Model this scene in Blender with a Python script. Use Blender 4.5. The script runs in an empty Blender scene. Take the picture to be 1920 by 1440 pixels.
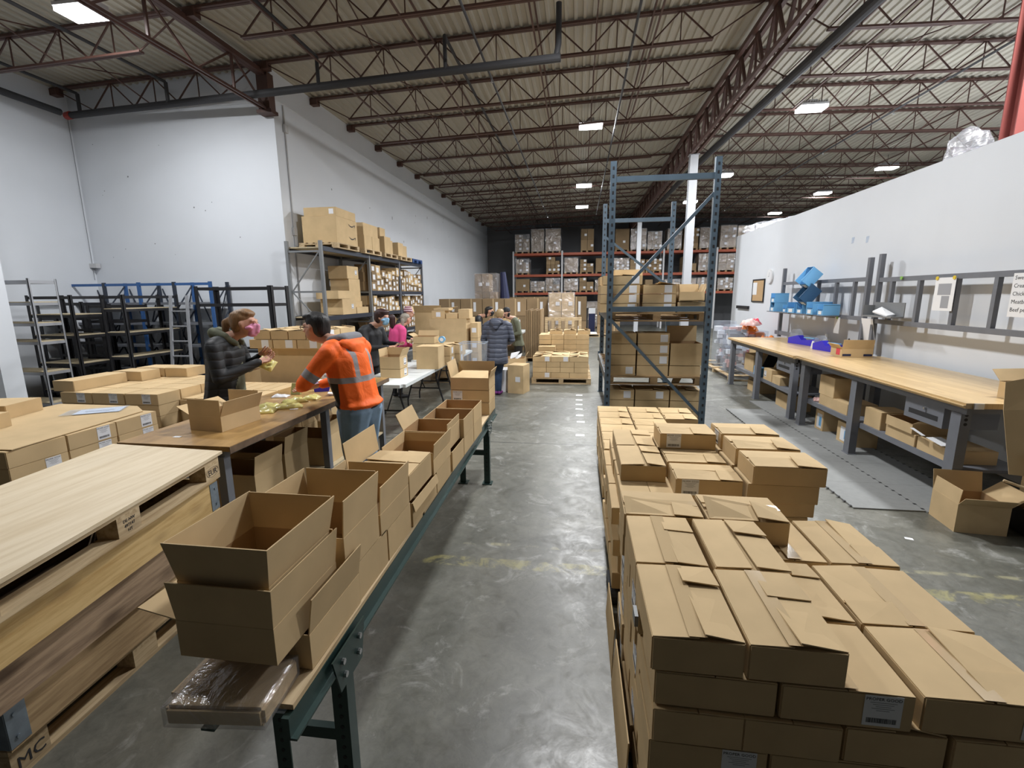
import bpy, bmesh, math, random
from mathutils import Vector, Matrix, Quaternion, noise
random.seed(7)
PI = math.pi
scene = bpy.context.scene
COL = scene.collection

# ---------------------------------------------------------------- camera
cam_data = bpy.data.cameras.new('camera')
cam = bpy.data.objects.new('camera', cam_data)
COL.objects.link(cam)
cam_data.sensor_fit = 'HORIZONTAL'
cam_data.sensor_width = 36.0
cam_data.lens = 36.0 * 880.0 / 1920.0
cam_data.clip_start = 0.05
cam_data.clip_end = 200
yaw, pitch, roll = math.radians(8.113), math.radians(10.704), math.radians(-0.497)
fw = Vector((-math.sin(yaw) * math.cos(pitch), math.cos(yaw) * math.cos(pitch), -math.sin(pitch)))
rt = Vector((math.cos(yaw), math.sin(yaw), 0))
up = rt.cross(fw)
rt2 = math.cos(roll) * rt + math.sin(roll) * up
up2 = -math.sin(roll) * rt + math.cos(roll) * up
cam.matrix_world = Matrix(((rt2.x, up2.x, -fw.x, 0), (rt2.y, up2.y, -fw.y, 0), (rt2.z, up2.z, -fw.z, 1.9), (0, 0, 0, 1)))
scene.camera = cam

# ---------------------------------------------------------------- world, exposure
w = bpy.data.worlds.new('world'); scene.world = w; w.use_nodes = True
w.node_tree.nodes['Background'].inputs[0].default_value = (0.75, 0.8, 0.9, 1)
w.node_tree.nodes['Background'].inputs[1].default_value = 0.1
scene.view_settings.view_transform = 'Standard'
scene.view_settings.look = 'None'
scene.view_settings.gamma = 1.0
scene.view_settings.exposure = 0.2
scene.view_settings.use_curve_mapping = False
scene.cycles.diffuse_bounces = 3
scene.cycles.glossy_bounces = 3
scene.cycles.transmission_bounces = 4
scene.cycles.transparent_max_bounces = 8
scene.cycles.max_bounces = 5
scene.cycles.use_adaptive_sampling = True
scene.cycles.adaptive_threshold = 0.03
scene.cycles.sample_clamp_indirect = 4.0

# high bay lamps: (x, y, z, watts)
LAMPS = [(-6.73, 6.31, 5.71, 150), (0.2, 12.3, 5.85, 300), (0.1, 18.6, 5.85, 260), (0.05, 22.9, 5.85, 130),
         (4.95, 12.0, 5.85, 260), (4.8, 17.9, 5.85, 200), (4.75, 22.6, 5.85, 110), (9.8, 17.8, 5.85, 200),
         (9.7, 21.7, 5.85, 110), (9.7, 26.5, 5.85, 50), (0.2, 6.0, 5.85, 260), (4.95, 5.6, 5.85, 220),
         (9.8, 11.6, 5.85, 200), (-4.4, 2.8, 5.85, 90)]
LAMP_GAIN = 1.0

# ================================================================ materials
MATS = {}
def new_mat(name):
    m = bpy.data.materials.new(name); m.use_nodes = True
    MATS[name] = m
    nt = m.node_tree
    return m, nt, nt.nodes, nt.links, nt.nodes['Principled BSDF']
def plain(name, col, rough=0.6, metal=0.0, var=0.0, scale=8.0, bump=0.0, spec=0.5, emit=None, obvar=0.0, coat=0.0, stretch=(1, 1, 1)):
    m, nt, N, L, B = new_mat(name)
    B.inputs['Base Color'].default_value = (*col, 1)
    B.inputs['Roughness'].default_value = rough
    B.inputs['Metallic'].default_value = metal
    B.inputs['Specular IOR Level'].default_value = spec
    B.inputs['Coat Weight'].default_value = coat
    if emit:
        B.inputs['Emission Color'].default_value = (*emit[0], 1)
        B.inputs['Emission Strength'].default_value = emit[1]
    if var or bump:
        tc = N.new('ShaderNodeTexCoord'); mp = N.new('ShaderNodeMapping'); L.new(tc.outputs['Object'], mp.inputs[0])
        mp.inputs['Scale'].default_value = stretch
        nz = N.new('ShaderNodeTexNoise'); nz.inputs['Scale'].default_value = scale; nz.inputs['Detail'].default_value = 5
        L.new(mp.outputs[0], nz.inputs['Vector'])
        if var:
            mr = N.new('ShaderNodeMapRange'); mr.inputs['From Min'].default_value = .3; mr.inputs['From Max'].default_value = .7
            mr.inputs['To Min'].default_value = 1 - var; mr.inputs['To Max'].default_value = 1 + var
            L.new(nz.outputs['Fac'], mr.inputs[0])
            hs = N.new('ShaderNodeHueSaturation'); hs.inputs['Color'].default_value = (*col, 1)
            L.new(mr.outputs[0], hs.inputs['Value']); L.new(hs.outputs[0], B.inputs['Base Color'])
            last = hs
        if bump:
            bp = N.new('ShaderNodeBump'); bp.inputs['Strength'].default_value = bump; bp.inputs['Distance'].default_value = 0.01
            L.new(nz.outputs['Fac'], bp.inputs['Height']); L.new(bp.outputs[0], B.inputs['Normal'])
    if obvar:
        oi = N.new('ShaderNodeObjectInfo')
        mr2 = N.new('ShaderNodeMapRange'); mr2.inputs['To Min'].default_value = 1 - obvar; mr2.inputs['To Max'].default_value = 1 + obvar
        L.new(oi.outputs['Random'], mr2.inputs[0])
        h2 = N.new('ShaderNodeHueSaturation'); L.new(mr2.outputs[0], h2.inputs['Value'])
        if var: L.new(last.outputs[0], h2.inputs['Color'])
        else: h2.inputs['Color'].default_value = (*col, 1)
        L.new(h2.outputs[0], B.inputs['Base Color'])
    return m
plain('cardboard', (0.60, 0.44, 0.245), 0.75, var=0.07, scale=5, bump=0.03, spec=0.2, obvar=0.07)
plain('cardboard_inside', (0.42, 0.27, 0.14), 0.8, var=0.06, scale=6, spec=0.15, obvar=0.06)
plain('cardboard_edge', (0.62, 0.45, 0.27), 0.85, spec=0.1)
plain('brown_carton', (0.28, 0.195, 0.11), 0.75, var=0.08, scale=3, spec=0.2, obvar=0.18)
plain('tape_clear', (0.58, 0.43, 0.25), 0.12, spec=0.6)
plain('label_white', (0.80, 0.81, 0.84), 0.45)
plain('print_black', (0.03, 0.03, 0.035), 0.7)
plain('print_grey', (0.33, 0.34, 0.37), 0.7)
plain('paper', (0.82, 0.83, 0.85), 0.6)
plain('wall_paint', (0.70, 0.73, 0.775), 0.6, var=0.02, scale=1.2)
plain('deck_white', (0.44, 0.41, 0.34), 0.55, var=0.08, scale=0.6)
plain('oxide_steel', (0.088, 0.042, 0.032), 0.55, var=0.15, scale=3)
plain('pipe_dark', (0.04, 0.04, 0.044), 0.7)
plain('pipe_red', (0.35, 0.04, 0.03), 0.5)
plain('red_column', (0.24, 0.06, 0.05), 0.6)
plain('silver_column', (0.55, 0.57, 0.60), 0.4, metal=0.35)
plain('lamp_body', (0.6, 0.6, 0.62), 0.5)
plain('lamp_glow', (1, 1, 1), 0.5, emit=((0.95, 0.97, 1.0), 14))
plain('rack_slate', (0.075, 0.11, 0.145), 0.45, metal=0.1, var=0.1, scale=6)
plain('rack_grey', (0.23, 0.24, 0.25), 0.5, metal=0.2)
plain('rack_navy', (0.028, 0.036, 0.055), 0.45)
plain('rack_blue', (0.035, 0.11, 0.30), 0.5)
plain('rack_orange', (0.38, 0.085, 0.04), 0.55)
plain('rack_white', (0.55, 0.55, 0.56), 0.5)
plain('black_metal', (0.014, 0.014, 0.017), 0.5)
plain('silver_metal', (0.42, 0.43, 0.46), 0.4, metal=0.4)
plain('particle_board', (0.48, 0.40, 0.26), 0.8, var=0.12, scale=40)
plain('shelf_wire', (0.30, 0.29, 0.27), 0.7)
plain('bench_grey', (0.165, 0.175, 0.20), 0.5, var=0.05, scale=10)
plain('bench_dark_green', (0.028, 0.058, 0.052), 0.35, metal=0.3)
plain('galvanised', (0.26, 0.31, 0.36), 0.45, metal=0.5, var=0.15, scale=25)
plain('steel_bolt', (0.55, 0.56, 0.58), 0.3, metal=0.9)
plain('white_plastic', (0.72, 0.76, 0.76), 0.4)
plain('black_rubber', (0.02, 0.02, 0.022), 0.7)
plain('mat_grey', (0.235, 0.24, 0.235), 0.85, var=0.05, scale=20, bump=0.1)
plain('orange_fabric', (1.0, 0.15, 0.008), 0.7, var=0.06, scale=9, bump=0.25)
plain('grey_fabric', (0.20, 0.20, 0.22), 0.85, bump=0.2, scale=30)
plain('black_fabric', (0.010, 0.011, 0.014), 0.65, bump=0.3, scale=12, var=0.1)
plain('olive_fabric', (0.13, 0.14, 0.095), 0.85, bump=0.2, scale=20, var=0.1)
plain('pink_fabric', (0.72, 0.075, 0.25), 0.8, bump=0.2, scale=14, var=0.08)
plain('pink_mask', (0.68, 0.27, 0.42), 0.8)
plain('blue_mask', (0.28, 0.52, 0.75), 0.8)
plain('skin', (0.60, 0.33, 0.235), 0.55, var=0.04, scale=15)
plain('skin_dark', (0.30, 0.14, 0.10), 0.6)  # deeper brown skin tone for eyes and mouth
plain('hair_brown', (0.21, 0.115, 0.05), 0.5, var=0.25, scale=25, bump=0.5, stretch=(4, 4, .6))
plain('hair_black', (0.010, 0.009, 0.009), 0.5, var=0.2, scale=25, bump=0.4, stretch=(4, 4, .6))
plain('hair_maroon', (0.035, 0.012, 0.012), 0.5, var=0.2, scale=25, bump=0.4, stretch=(4, 4, .6))
plain('hair_grey', (0.30, 0.27, 0.22), 0.5, var=0.2, scale=25, bump=0.4, stretch=(4, 4, .6))
plain('hair_blonde', (0.36, 0.25, 0.12), 0.5, var=0.2, scale=25, bump=0.4, stretch=(4, 4, .6))
plain('denim', (0.25, 0.38, 0.54), 0.8, var=0.25, scale=7, bump=0.3)
plain('denim_dark', (0.03, 0.055, 0.11), 0.8, var=0.2, scale=10)
plain('shoe_purple', (0.25, 0.05, 0.28), 0.6)
plain('reflective', (0.32, 0.30, 0.31), 0.45)
plain('yellow_pouch', (0.66, 0.60, 0.22), 0.25, var=0.12, scale=12, bump=0.6, coat=0.3)
plain('green_pouch', (0.42, 0.42, 0.17), 0.4)
plain('blue_tool', (0.035, 0.025, 0.55), 0.35)
plain('blue_bin', (0.16, 0.42, 0.72), 0.3, coat=0.2)
plain('blue_bin_dark', (0.035, 0.10, 0.20), 0.4)
plain('navy_tarp', (0.012, 0.018, 0.07), 0.6)
plain('cork', (0.50, 0.33, 0.17), 0.9, var=0.15, scale=60)
plain('clock_white', (0.78, 0.79, 0.8), 0.4)
plain('red_bag', (0.65, 0.03, 0.07), 0.35, bump=0.5, scale=20)
plain('orange_bag', (0.9, 0.25, 0.03), 0.3, bump=0.6, scale=20)
plain('pink_bag', (0.72, 0.45, 0.42), 0.35, bump=0.6, scale=20)
plain('yellow_dot', (0.75, 0.55, 0.04), 0.5)
plain('green_dot', (0.25, 0.5, 0.1), 0.5)
plain('pink_dot', (0.65, 0.3, 0.33), 0.5)
plain('floor_white', (0.85, 0.86, 0.86), 0.4)
plain('dark_wall', (0.16, 0.165, 0.175), 0.7)
plain('pallet_blue', (0.03, 0.08, 0.25), 0.6)

def wood(name, col, dark, scale=(0.8, 14, 14), rough=0.7, knots=0.0):
    scale = tuple(q * 1.9 for q in scale)
    m, nt, N, L, B = new_mat(name)
    tc = N.new('ShaderNodeTexCoord'); mp = N.new('ShaderNodeMapping'); mp.inputs['Scale'].default_value = scale
    oi = N.new('ShaderNodeObjectInfo'); vm = N.new('ShaderNodeVectorMath'); vm.operation = 'ADD'
    cr = N.new('ShaderNodeCombineXYZ'); mul = N.new('ShaderNodeMath'); mul.operation = 'MULTIPLY'; mul.inputs[1].default_value = 37
    L.new(oi.outputs['Random'], mul.inputs[0]); L.new(mul.outputs[0], cr.inputs[0]); L.new(mul.outputs[0], cr.inputs[2])
    L.new(tc.outputs['Object'], vm.inputs[0]); L.new(cr.outputs[0], vm.inputs[1]); L.new(vm.outputs[0], mp.inputs[0])
    nz = N.new('ShaderNodeTexNoise'); nz.inputs['Scale'].default_value = 1.5; nz.inputs['Detail'].default_value = 8; nz.inputs['Roughness'].default_value = .65
    L.new(mp.outputs[0], nz.inputs['Vector'])
    rp = N.new('ShaderNodeValToRGB'); rp.color_ramp.elements[0].color = (*dark, 1); rp.color_ramp.elements[1].color = (*col, 1)
    rp.color_ramp.elements[0].position = .36; rp.color_ramp.elements[1].position = .6
    L.new(nz.outputs['Fac'], rp.inputs[0])
    out = rp
    if knots:
        m2 = N.new('ShaderNodeMapping'); m2.inputs['Scale'].default_value = (3.2, 7, 7) if scale[0] < scale[1] else (7, 3.2, 7); L.new(vm.outputs[0], m2.inputs[0])
        vo = N.new('ShaderNodeTexVoronoi'); vo.inputs['Scale'].default_value = 1.0; L.new(m2.outputs[0], vo.inputs['Vector'])
        mr = N.new('ShaderNodeMapRange'); mr.inputs['From Min'].default_value = .08; mr.inputs['From Max'].default_value = .28
        mr.inputs['To Min'].default_value = knots; mr.inputs['To Max'].default_value = 0
        L.new(vo.outputs['Distance'], mr.inputs[0])
        mx = N.new('ShaderNodeMixRGB'); mx.inputs[2].default_value = (dark[0] * .35, dark[1] * .28, dark[2] * .25, 1)
        L.new(mr.outputs[0], mx.inputs[0]); L.new(rp.outputs[0], mx.inputs[1]); out = mx
    mr3 = N.new('ShaderNodeMapRange'); mr3.inputs['To Min'].default_value = .9; mr3.inputs['To Max'].default_value = 1.08
    L.new(oi.outputs['Random'], mr3.inputs[0])
    hs = N.new('ShaderNodeHueSaturation'); L.new(mr3.outputs[0], hs.inputs['Value']); L.new(out.outputs[0], hs.inputs['Color'])
    L.new(hs.outputs[0], B.inputs['Base Color']); B.inputs['Roughness'].default_value = rough
    bp = N.new('ShaderNodeBump'); bp.inputs['Strength'].default_value = .15; bp.inputs['Distance'].default_value = .004
    L.new(nz.outputs['Fac'], bp.inputs['Height']); L.new(bp.outputs[0], B.inputs['Normal'])
    return m
wood('pine_x', (0.60, 0.46, 0.28), (0.40, 0.28, 0.15), (0.8, 14, 14), knots=.5)
wood('pine_y', (0.60, 0.46, 0.28), (0.40, 0.28, 0.15), (14, 0.8, 14), knots=.5)
wood('plank_yellow', (0.70, 0.49, 0.22), (0.52, 0.33, 0.12), (10, 0.9, 12), knots=.35)
wood('plank_old', (0.40, 0.28, 0.175), (0.20, 0.13, 0.08), (10, 0.9, 12), knots=.7)
wood('plank_mid', (0.50, 0.35, 0.19), (0.31, 0.20, 0.10), (10, 0.9, 12), knots=.6)
wood('plywood_pale', (0.72, 0.60, 0.42), (0.62, 0.49, 0.31), (7, 0.6, 5), rough=.55)
plain('worn_edge', (0.16, 0.105, 0.065), 0.6, var=0.3, scale=14)
wood('bench_top_worn', (0.50, 0.30, 0.11), (0.34, 0.195, 0.07), (3, 1.1, 3), rough=.3)
wood('dark_plywood', (0.36, 0.24, 0.12), (0.24, 0.15, 0.07), (1, 6, 6))

def butcher():
    m, nt, N, L, B = new_mat('butcher_block')
    tc = N.new('ShaderNodeTexCoord'); mp = N.new('ShaderNodeMapping'); mp.inputs['Rotation'].default_value = (0, 0, PI / 2)
    L.new(tc.outputs['Object'], mp.inputs[0])
    br = N.new('ShaderNodeTexBrick'); br.inputs['Scale'].default_value = 1.0
    br.inputs['Brick Width'].default_value = .55; br.inputs['Row Height'].default_value = .04; br.inputs['Mortar Size'].default_value = .0006
    br.inputs['Color1'].default_value = (0.60, 0.43, 0.22, 1); br.inputs['Color2'].default_value = (0.48, 0.33, 0.16, 1); br.inputs['Mortar'].default_value = (.3, .19, .09, 1)
    L.new(mp.outputs[0], br.inputs['Vector']); L.new(br.outputs['Color'], B.inputs['Base Color']); B.inputs['Roughness'].default_value = .28
butcher()

def wrap_mat():
    m, nt, N, L, B = new_mat('stretch_wrap')
    tr = N.new('ShaderNodeBsdfTransparent'); tr.inputs[0].default_value = (.97, .97, .98, 1)
    gl = N.new('ShaderNodeBsdfGlossy'); gl.inputs['Roughness'].default_value = .16; gl.inputs['Color'].default_value = (.9, .9, .92, 1)
    df = N.new('ShaderNodeBsdfDiffuse'); df.inputs[0].default_value = (.75, .76, .79, 1)
    m1 = N.new('ShaderNodeMixShader'); m1.inputs[0].default_value = .35; L.new(gl.outputs[0], m1.inputs[1]); L.new(df.outputs[0], m1.inputs[2])
    mx = N.new('ShaderNodeMixShader'); mx.inputs[0].default_value = .30
    tc = N.new('ShaderNodeTexCoord'); nz = N.new('ShaderNodeTexNoise'); nz.inputs['Scale'].default_value = 3; nz.inputs['Detail'].default_value = 6; nz.inputs['Distortion'].default_value = 1.5
    L.new(tc.outputs['Object'], nz.inputs['Vector'])
    bp = N.new('ShaderNodeBump'); bp.inputs['Strength'].default_value = 1.0; bp.inputs['Distance'].default_value = .08; L.new(nz.outputs['Fac'], bp.inputs['Height'])
    L.new(bp.outputs[0], gl.inputs['Normal'])
    L.new(tr.outputs[0], mx.inputs[1]); L.new(m1.outputs[0], mx.inputs[2])
    L.new(mx.outputs[0], N['Material Output'].inputs[0])
wrap_mat()
def clear_plastic():
    m, nt, N, L, B = new_mat('clear_plastic')
    tr = N.new('ShaderNodeBsdfTransparent'); tr.inputs[0].default_value = (.93, .95, .98, 1)
    mx = N.new('ShaderNodeMixShader'); mx.inputs[0].default_value = .16
    B.inputs['Base Color'].default_value = (.75, .81, .90, 1); B.inputs['Roughness'].default_value = .2
    L.new(tr.outputs[0], mx.inputs[1]); L.new(B.outputs[0], mx.inputs[2]); L.new(mx.outputs[0], N['Material Output'].inputs[0])
clear_plastic()

def floor_mat():
    m, nt, N, L, B = new_mat('polished_concrete')
    g = N.new('ShaderNodeNewGeometry')
    def noise_(scale, detail=6, dist=0.0, rough=.6, stretch=None):
        n = N.new('ShaderNodeTexNoise'); n.inputs['Scale'].default_value = scale; n.inputs['Detail'].default_value = detail
        n.inputs['Distortion'].default_value = dist; n.inputs['Roughness'].default_value = rough
        if stretch:
            mp = N.new('ShaderNodeMapping'); mp.inputs['Scale'].default_value = stretch; L.new(g.outputs['Position'], mp.inputs[0]); L.new(mp.outputs[0], n.inputs['Vector'])
        else: L.new(g.outputs['Position'], n.inputs['Vector'])
        return n
    def ramp(src, p0, p1, c0, c1):
        r = N.new('ShaderNodeValToRGB'); r.color_ramp.elements[0].position = p0; r.color_ramp.elements[1].position = p1
        r.color_ramp.elements[0].color = (*c0, 1); r.color_ramp.elements[1].color = (*c1, 1); L.new(src, r.inputs[0]); return r
    def mix(f, a, b, t='MIX'):
        x = N.new('ShaderNodeMixRGB'); x.blend_type = t
        if isinstance(f, float): x.inputs[0].default_value = f
        else: L.new(f, x.inputs[0])
        L.new(a, x.inputs[1])
        if isinstance(b, tuple): x.inputs[2].default_value = (*b, 1)
        else: L.new(b, x.inputs[2])
        return x
    n1 = noise_(.7, 8, .6)
    base = ramp(n1.outputs['Fac'], .35, .68, (0.078, 0.079, 0.063), (0.175, 0.172, 0.146))
    n2 = noise_(3.2, 10, 1.2, .7)
    spots = ramp(n2.outputs['Fac'], .56, .66, (0, 0, 0), (1, 1, 1))
    f2 = N.new('ShaderNodeMath'); f2.operation = 'MULTIPLY'; f2.inputs[1].default_value = .55; L.new(spots.outputs[0], f2.inputs[0])
    c1 = mix(f2.outputs[0], base.outputs[0], (0.36, 0.36, 0.34))
    n3 = noise_(9, 8, 1.5, .7)
    sp2 = ramp(n3.outputs['Fac'], .3, .42, (1, 1, 1), (0, 0, 0))
    f3 = N.new('ShaderNodeMath'); f3.operation = 'MULTIPLY'; f3.inputs[1].default_value = .5; L.new(sp2.outputs[0], f3.inputs[0])
    c2 = mix(f3.outputs[0], c1.outputs[0], (0.07, 0.07, 0.062))
    n6 = noise_(13, 10, .8, .8)
    mot = N.new('ShaderNodeMapRange'); mot.inputs['From Min'].default_value = .3; mot.inputs['From Max'].default_value = .7; mot.inputs['To Min'].default_value = .72; mot.inputs['To Max'].default_value = 1.3; L.new(n6.outputs['Fac'], mot.inputs[0])
    hm = N.new('ShaderNodeHueSaturation'); L.new(mot.outputs[0], hm.inputs['Value']); L.new(c2.outputs[0], hm.inputs['Color']); c2 = hm
    # faded yellow aisle line across the floor, worn away in patches
    sx = N.new('ShaderNodeSeparateXYZ'); L.new(g.outputs['Position'], sx.inputs[0])
    def band(comp, lo, hi, soft=.012):
        a = N.new('ShaderNodeMapRange'); a.interpolation_type = 'SMOOTHSTEP'; a.inputs['From Min'].default_value = lo - soft; a.inputs['From Max'].default_value = lo + soft; L.new(sx.outputs[comp], a.inputs[0])
        b = N.new('ShaderNodeMapRange'); b.interpolation_type = 'SMOOTHSTEP'; b.inputs['From Min'].default_value = hi - soft; b.inputs['From Max'].default_value = hi + soft; b.inputs['To Min'].default_value = 1; b.inputs['To Max'].default_value = 0; L.new(sx.outputs[comp], b.inputs[0])
        c = N.new('ShaderNodeMath'); c.operation = 'MULTIPLY'; L.new(a.outputs[0], c.inputs[0]); L.new(b.outputs[0], c.inputs[1]); return c
    n4 = noise_(5, 8, .5, .7)
    wear = ramp(n4.outputs['Fac'], .48, .60, (0, 0, 0), (1, 1, 1))
    bm = band(1, 2.98, 3.10)
    ym = N.new('ShaderNodeMath'); ym.operation = 'MULTIPLY'; L.new(bm.outputs[0], ym.inputs[0]); L.new(wear.outputs[0], ym.inputs[1])
    ym2 = N.new('ShaderNodeMath'); ym2.operation = 'MULTIPLY'; ym2.inputs[1].default_value = .6; L.new(ym.outputs[0], ym2.inputs[0])
    c3 = mix(ym2.outputs[0], c2.outputs[0], (0.42, 0.38, 0.15))
    bm2 = band(1, 3.28, 3.32)
    ym3 = N.new('ShaderNodeMath'); ym3.operation = 'MULTIPLY'; L.new(bm2.outputs[0], ym3.inputs[0]); L.new(wear.outputs[0], ym3.inputs[1])
    ym4 = N.new('ShaderNodeMath'); ym4.operation = 'MULTIPLY'; ym4.inputs[1].default_value = .5; L.new(ym3.outputs[0], ym4.inputs[0])
    c4 = mix(ym4.outputs[0], c3.outputs[0], (0.45, 0.42, 0.25))
    # joints
    j = band(1, 5.84, 5.862, .004)
    c5 = mix(j.outputs[0], c4.outputs[0], (0.05, 0.05, 0.045))
    L.new(c5.outputs[0], B.inputs['Base Color'])
    n5 = noise_(5.5, 10, 1.2, .75)
    rr = N.new('ShaderNodeMapRange'); rr.inputs['From Min'].default_value = .3; rr.inputs['From Max'].default_value = .7; rr.inputs['To Min'].default_value = .27; rr.inputs['To Max'].default_value = .52
    L.new(n5.outputs['Fac'], rr.inputs[0]); L.new(rr.outputs[0], B.inputs['Roughness'])
    B.inputs['Specular IOR Level'].default_value = .6
    bp = N.new('ShaderNodeBump'); bp.inputs['Strength'].default_value = .06; bp.inputs['Distance'].default_value = .01; L.new(n3.outputs['Fac'], bp.inputs['Height']); L.new(bp.outputs[0], B.inputs['Normal'])
floor_mat()

def hivis():
    # orange jacket with grey reflective bands printed on it, in the object's own coordinates
    m, nt, N, L, B = new_mat('hivis_jacket')
    tc = N.new('ShaderNodeTexCoord'); s = N.new('ShaderNodeSeparateXYZ'); L.new(tc.outputs['Object'], s.inputs[0])
    def rng(src, lo, hi):
        a = N.new('ShaderNodeMath'); a.operation = 'GREATER_THAN'; a.inputs[1].default_value = lo; L.new(src, a.inputs[0])
        b = N.new('ShaderNodeMath'); b.operation = 'LESS_THAN'; b.inputs[1].default_value = hi; L.new(src, b.inputs[0])
        c = N.new('ShaderNodeMath'); c.operation = 'MULTIPLY'; L.new(a.outputs[0], c.inputs[0]); L.new(b.outputs[0], c.inputs[1]); return c.outputs[0]
    def mul(a, b):
        c = N.new('ShaderNodeMath'); c.operation = 'MULTIPLY'; L.new(a, c.inputs[0]); L.new(b, c.inputs[1]); return c.outputs[0]
    def mx(a, b):
        c = N.new('ShaderNodeMath'); c.operation = 'MAXIMUM'; L.new(a, c.inputs[0]); L.new(b, c.inputs[1]); return c.outputs[0]
    def lin(cx, cy, cz, c0):
        v = N.new('ShaderNodeVectorMath'); v.operation = 'DOT_PRODUCT'; v.inputs[1].default_value = (cx, cy, cz); L.new(tc.outputs['Object'], v.inputs[0])
        a = N.new('ShaderNodeMath'); a.operation = 'ADD'; a.inputs[1].default_value = c0; L.new(v.outputs['Value'], a.inputs[0]); return a.outputs[0]
    X, Y, Z = s.outputs[0], s.outputs[1], s.outputs[2]
    belt = rng(Z, 1.165, 1.215)
    absx = N.new('ShaderNodeMath'); absx.operation = 'ABSOLUTE'; L.new(X, absx.inputs[0])
    back_v = mul(rng(absx.outputs[0], .085, .135), rng(Z, 1.21, 1.60))
    tagattr = N.new('ShaderNodeAttribute'); tagattr.attribute_name = 'arm'
    notarm = N.new('ShaderNodeMath'); notarm.operation = 'LESS_THAN'; notarm.inputs[1].default_value = .5; L.new(tagattr.outputs['Fac'], notarm.inputs[0])
    torso = mul(mx(belt, back_v), notarm.outputs[0])
    sleeve = mul(rng(tagattr.outputs['Fac'], 1.62, 1.84), rng(tagattr.outputs['Fac'], .5, 3))
    stripe = mx(torso, sleeve)
    side = mul(mul(rng(Z, .8, 1.165), rng(Y, -.6, -.03)), notarm.outputs[0])
    hs = N.new('ShaderNodeMixRGB'); hs.inputs[1].default_value = (1.0, .15, .008, 1); hs.inputs[2].default_value = (.30, .28, .29, 1); L.new(stripe, hs.inputs[0])
    h2 = N.new('ShaderNodeMixRGB'); h2.inputs[2].default_value = (.008, .008, .01, 1); L.new(side, h2.inputs[0]); L.new(hs.outputs[0], h2.inputs[1])
    L.new(h2.outputs[0], B.inputs['Base Color']); B.inputs['Roughness'].default_value = .65
    nz = N.new('ShaderNodeTexNoise'); nz.inputs['Scale'].default_value = 6; nz.inputs['Detail'].default_value = 4; nz.inputs['Distortion'].default_value = .8
    L.new(tc.outputs['Object'], nz.inputs['Vector'])
    bp = N.new('ShaderNodeBump'); bp.inputs['Strength'].default_value = .6; bp.inputs['Distance'].default_value = .03; L.new(nz.outputs['Fac'], bp.inputs['Height']); L.new(bp.outputs[0], B.inputs['Normal'])
hivis()
def quilt(name, col, step, rough=.55, strength=.9):
    # quilted puffer fabric: horizontal stitched channels as relief
    m, nt, N, L, B = new_mat(name)
    tc = N.new('ShaderNodeTexCoord'); s = N.new('ShaderNodeSeparateXYZ'); L.new(tc.outputs['Object'], s.inputs[0])
    nz = N.new('ShaderNodeTexNoise'); nz.inputs['Scale'].default_value = 5; L.new(tc.outputs['Object'], nz.inputs['Vector'])
    a = N.new('ShaderNodeMath'); a.operation = 'MULTIPLY_ADD'; a.inputs[1].default_value = .05; L.new(nz.outputs['Fac'], a.inputs[0]); L.new(s.outputs[2], a.inputs[2])
    b = N.new('ShaderNodeMath'); b.operation = 'MULTIPLY'; b.inputs[1].default_value = PI / step; L.new(a.outputs[0], b.inputs[0])
    c = N.new('ShaderNodeMath'); c.operation = 'SINE'; L.new(b.outputs[0], c.inputs[0])
    d = N.new('ShaderNodeMath'); d.operation = 'ABSOLUTE'; L.new(c.outputs[0], d.inputs[0])
    e = N.new('ShaderNodeMath'); e.operation = 'POWER'; e.inputs[1].default_value = .5; L.new(d.outputs[0], e.inputs[0])
    bp = N.new('ShaderNodeBump'); bp.inputs['Strength'].default_value = strength; bp.inputs['Distance'].default_value = .02; L.new(e.outputs[0], bp.inputs['Height']); L.new(bp.outputs[0], B.inputs['Normal'])
    B.inputs['Base Color'].default_value = (*col, 1); B.inputs['Roughness'].default_value = rough
quilt('puffer_black', (.006, .007, .009), .075, rough=.62, strength=.3)
quilt('puffer_slate', (.075, .085, .12), .085, strength=.55)
def beanie():
    m, nt, N, L, B = new_mat('striped_knit')
    tc = N.new('ShaderNodeTexCoord'); s = N.new('ShaderNodeSeparateXYZ'); L.new(tc.outputs['Object'], s.inputs[0])
    a = N.new('ShaderNodeMath'); a.operation = 'MULTIPLY'; a.inputs[1].default_value = 150; L.new(s.outputs[2], a.inputs[0])
    c = N.new('ShaderNodeMath'); c.operation = 'SINE'; L.new(a.outputs[0], c.inputs[0])
    r = N.new('ShaderNodeValToRGB'); r.color_ramp.interpolation = 'CONSTANT'
    r.color_ramp.elements[0].color = (.28, .12, .16, 1); r.color_ramp.elements[1].color = (.7, .55, .58, 1); r.color_ramp.elements[1].position = .45
    L.new(c.outputs[0], r.inputs[0]); L.new(r.outputs[0], B.inputs['Base Color']); B.inputs['Roughness'].default_value = .9
beanie()

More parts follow.
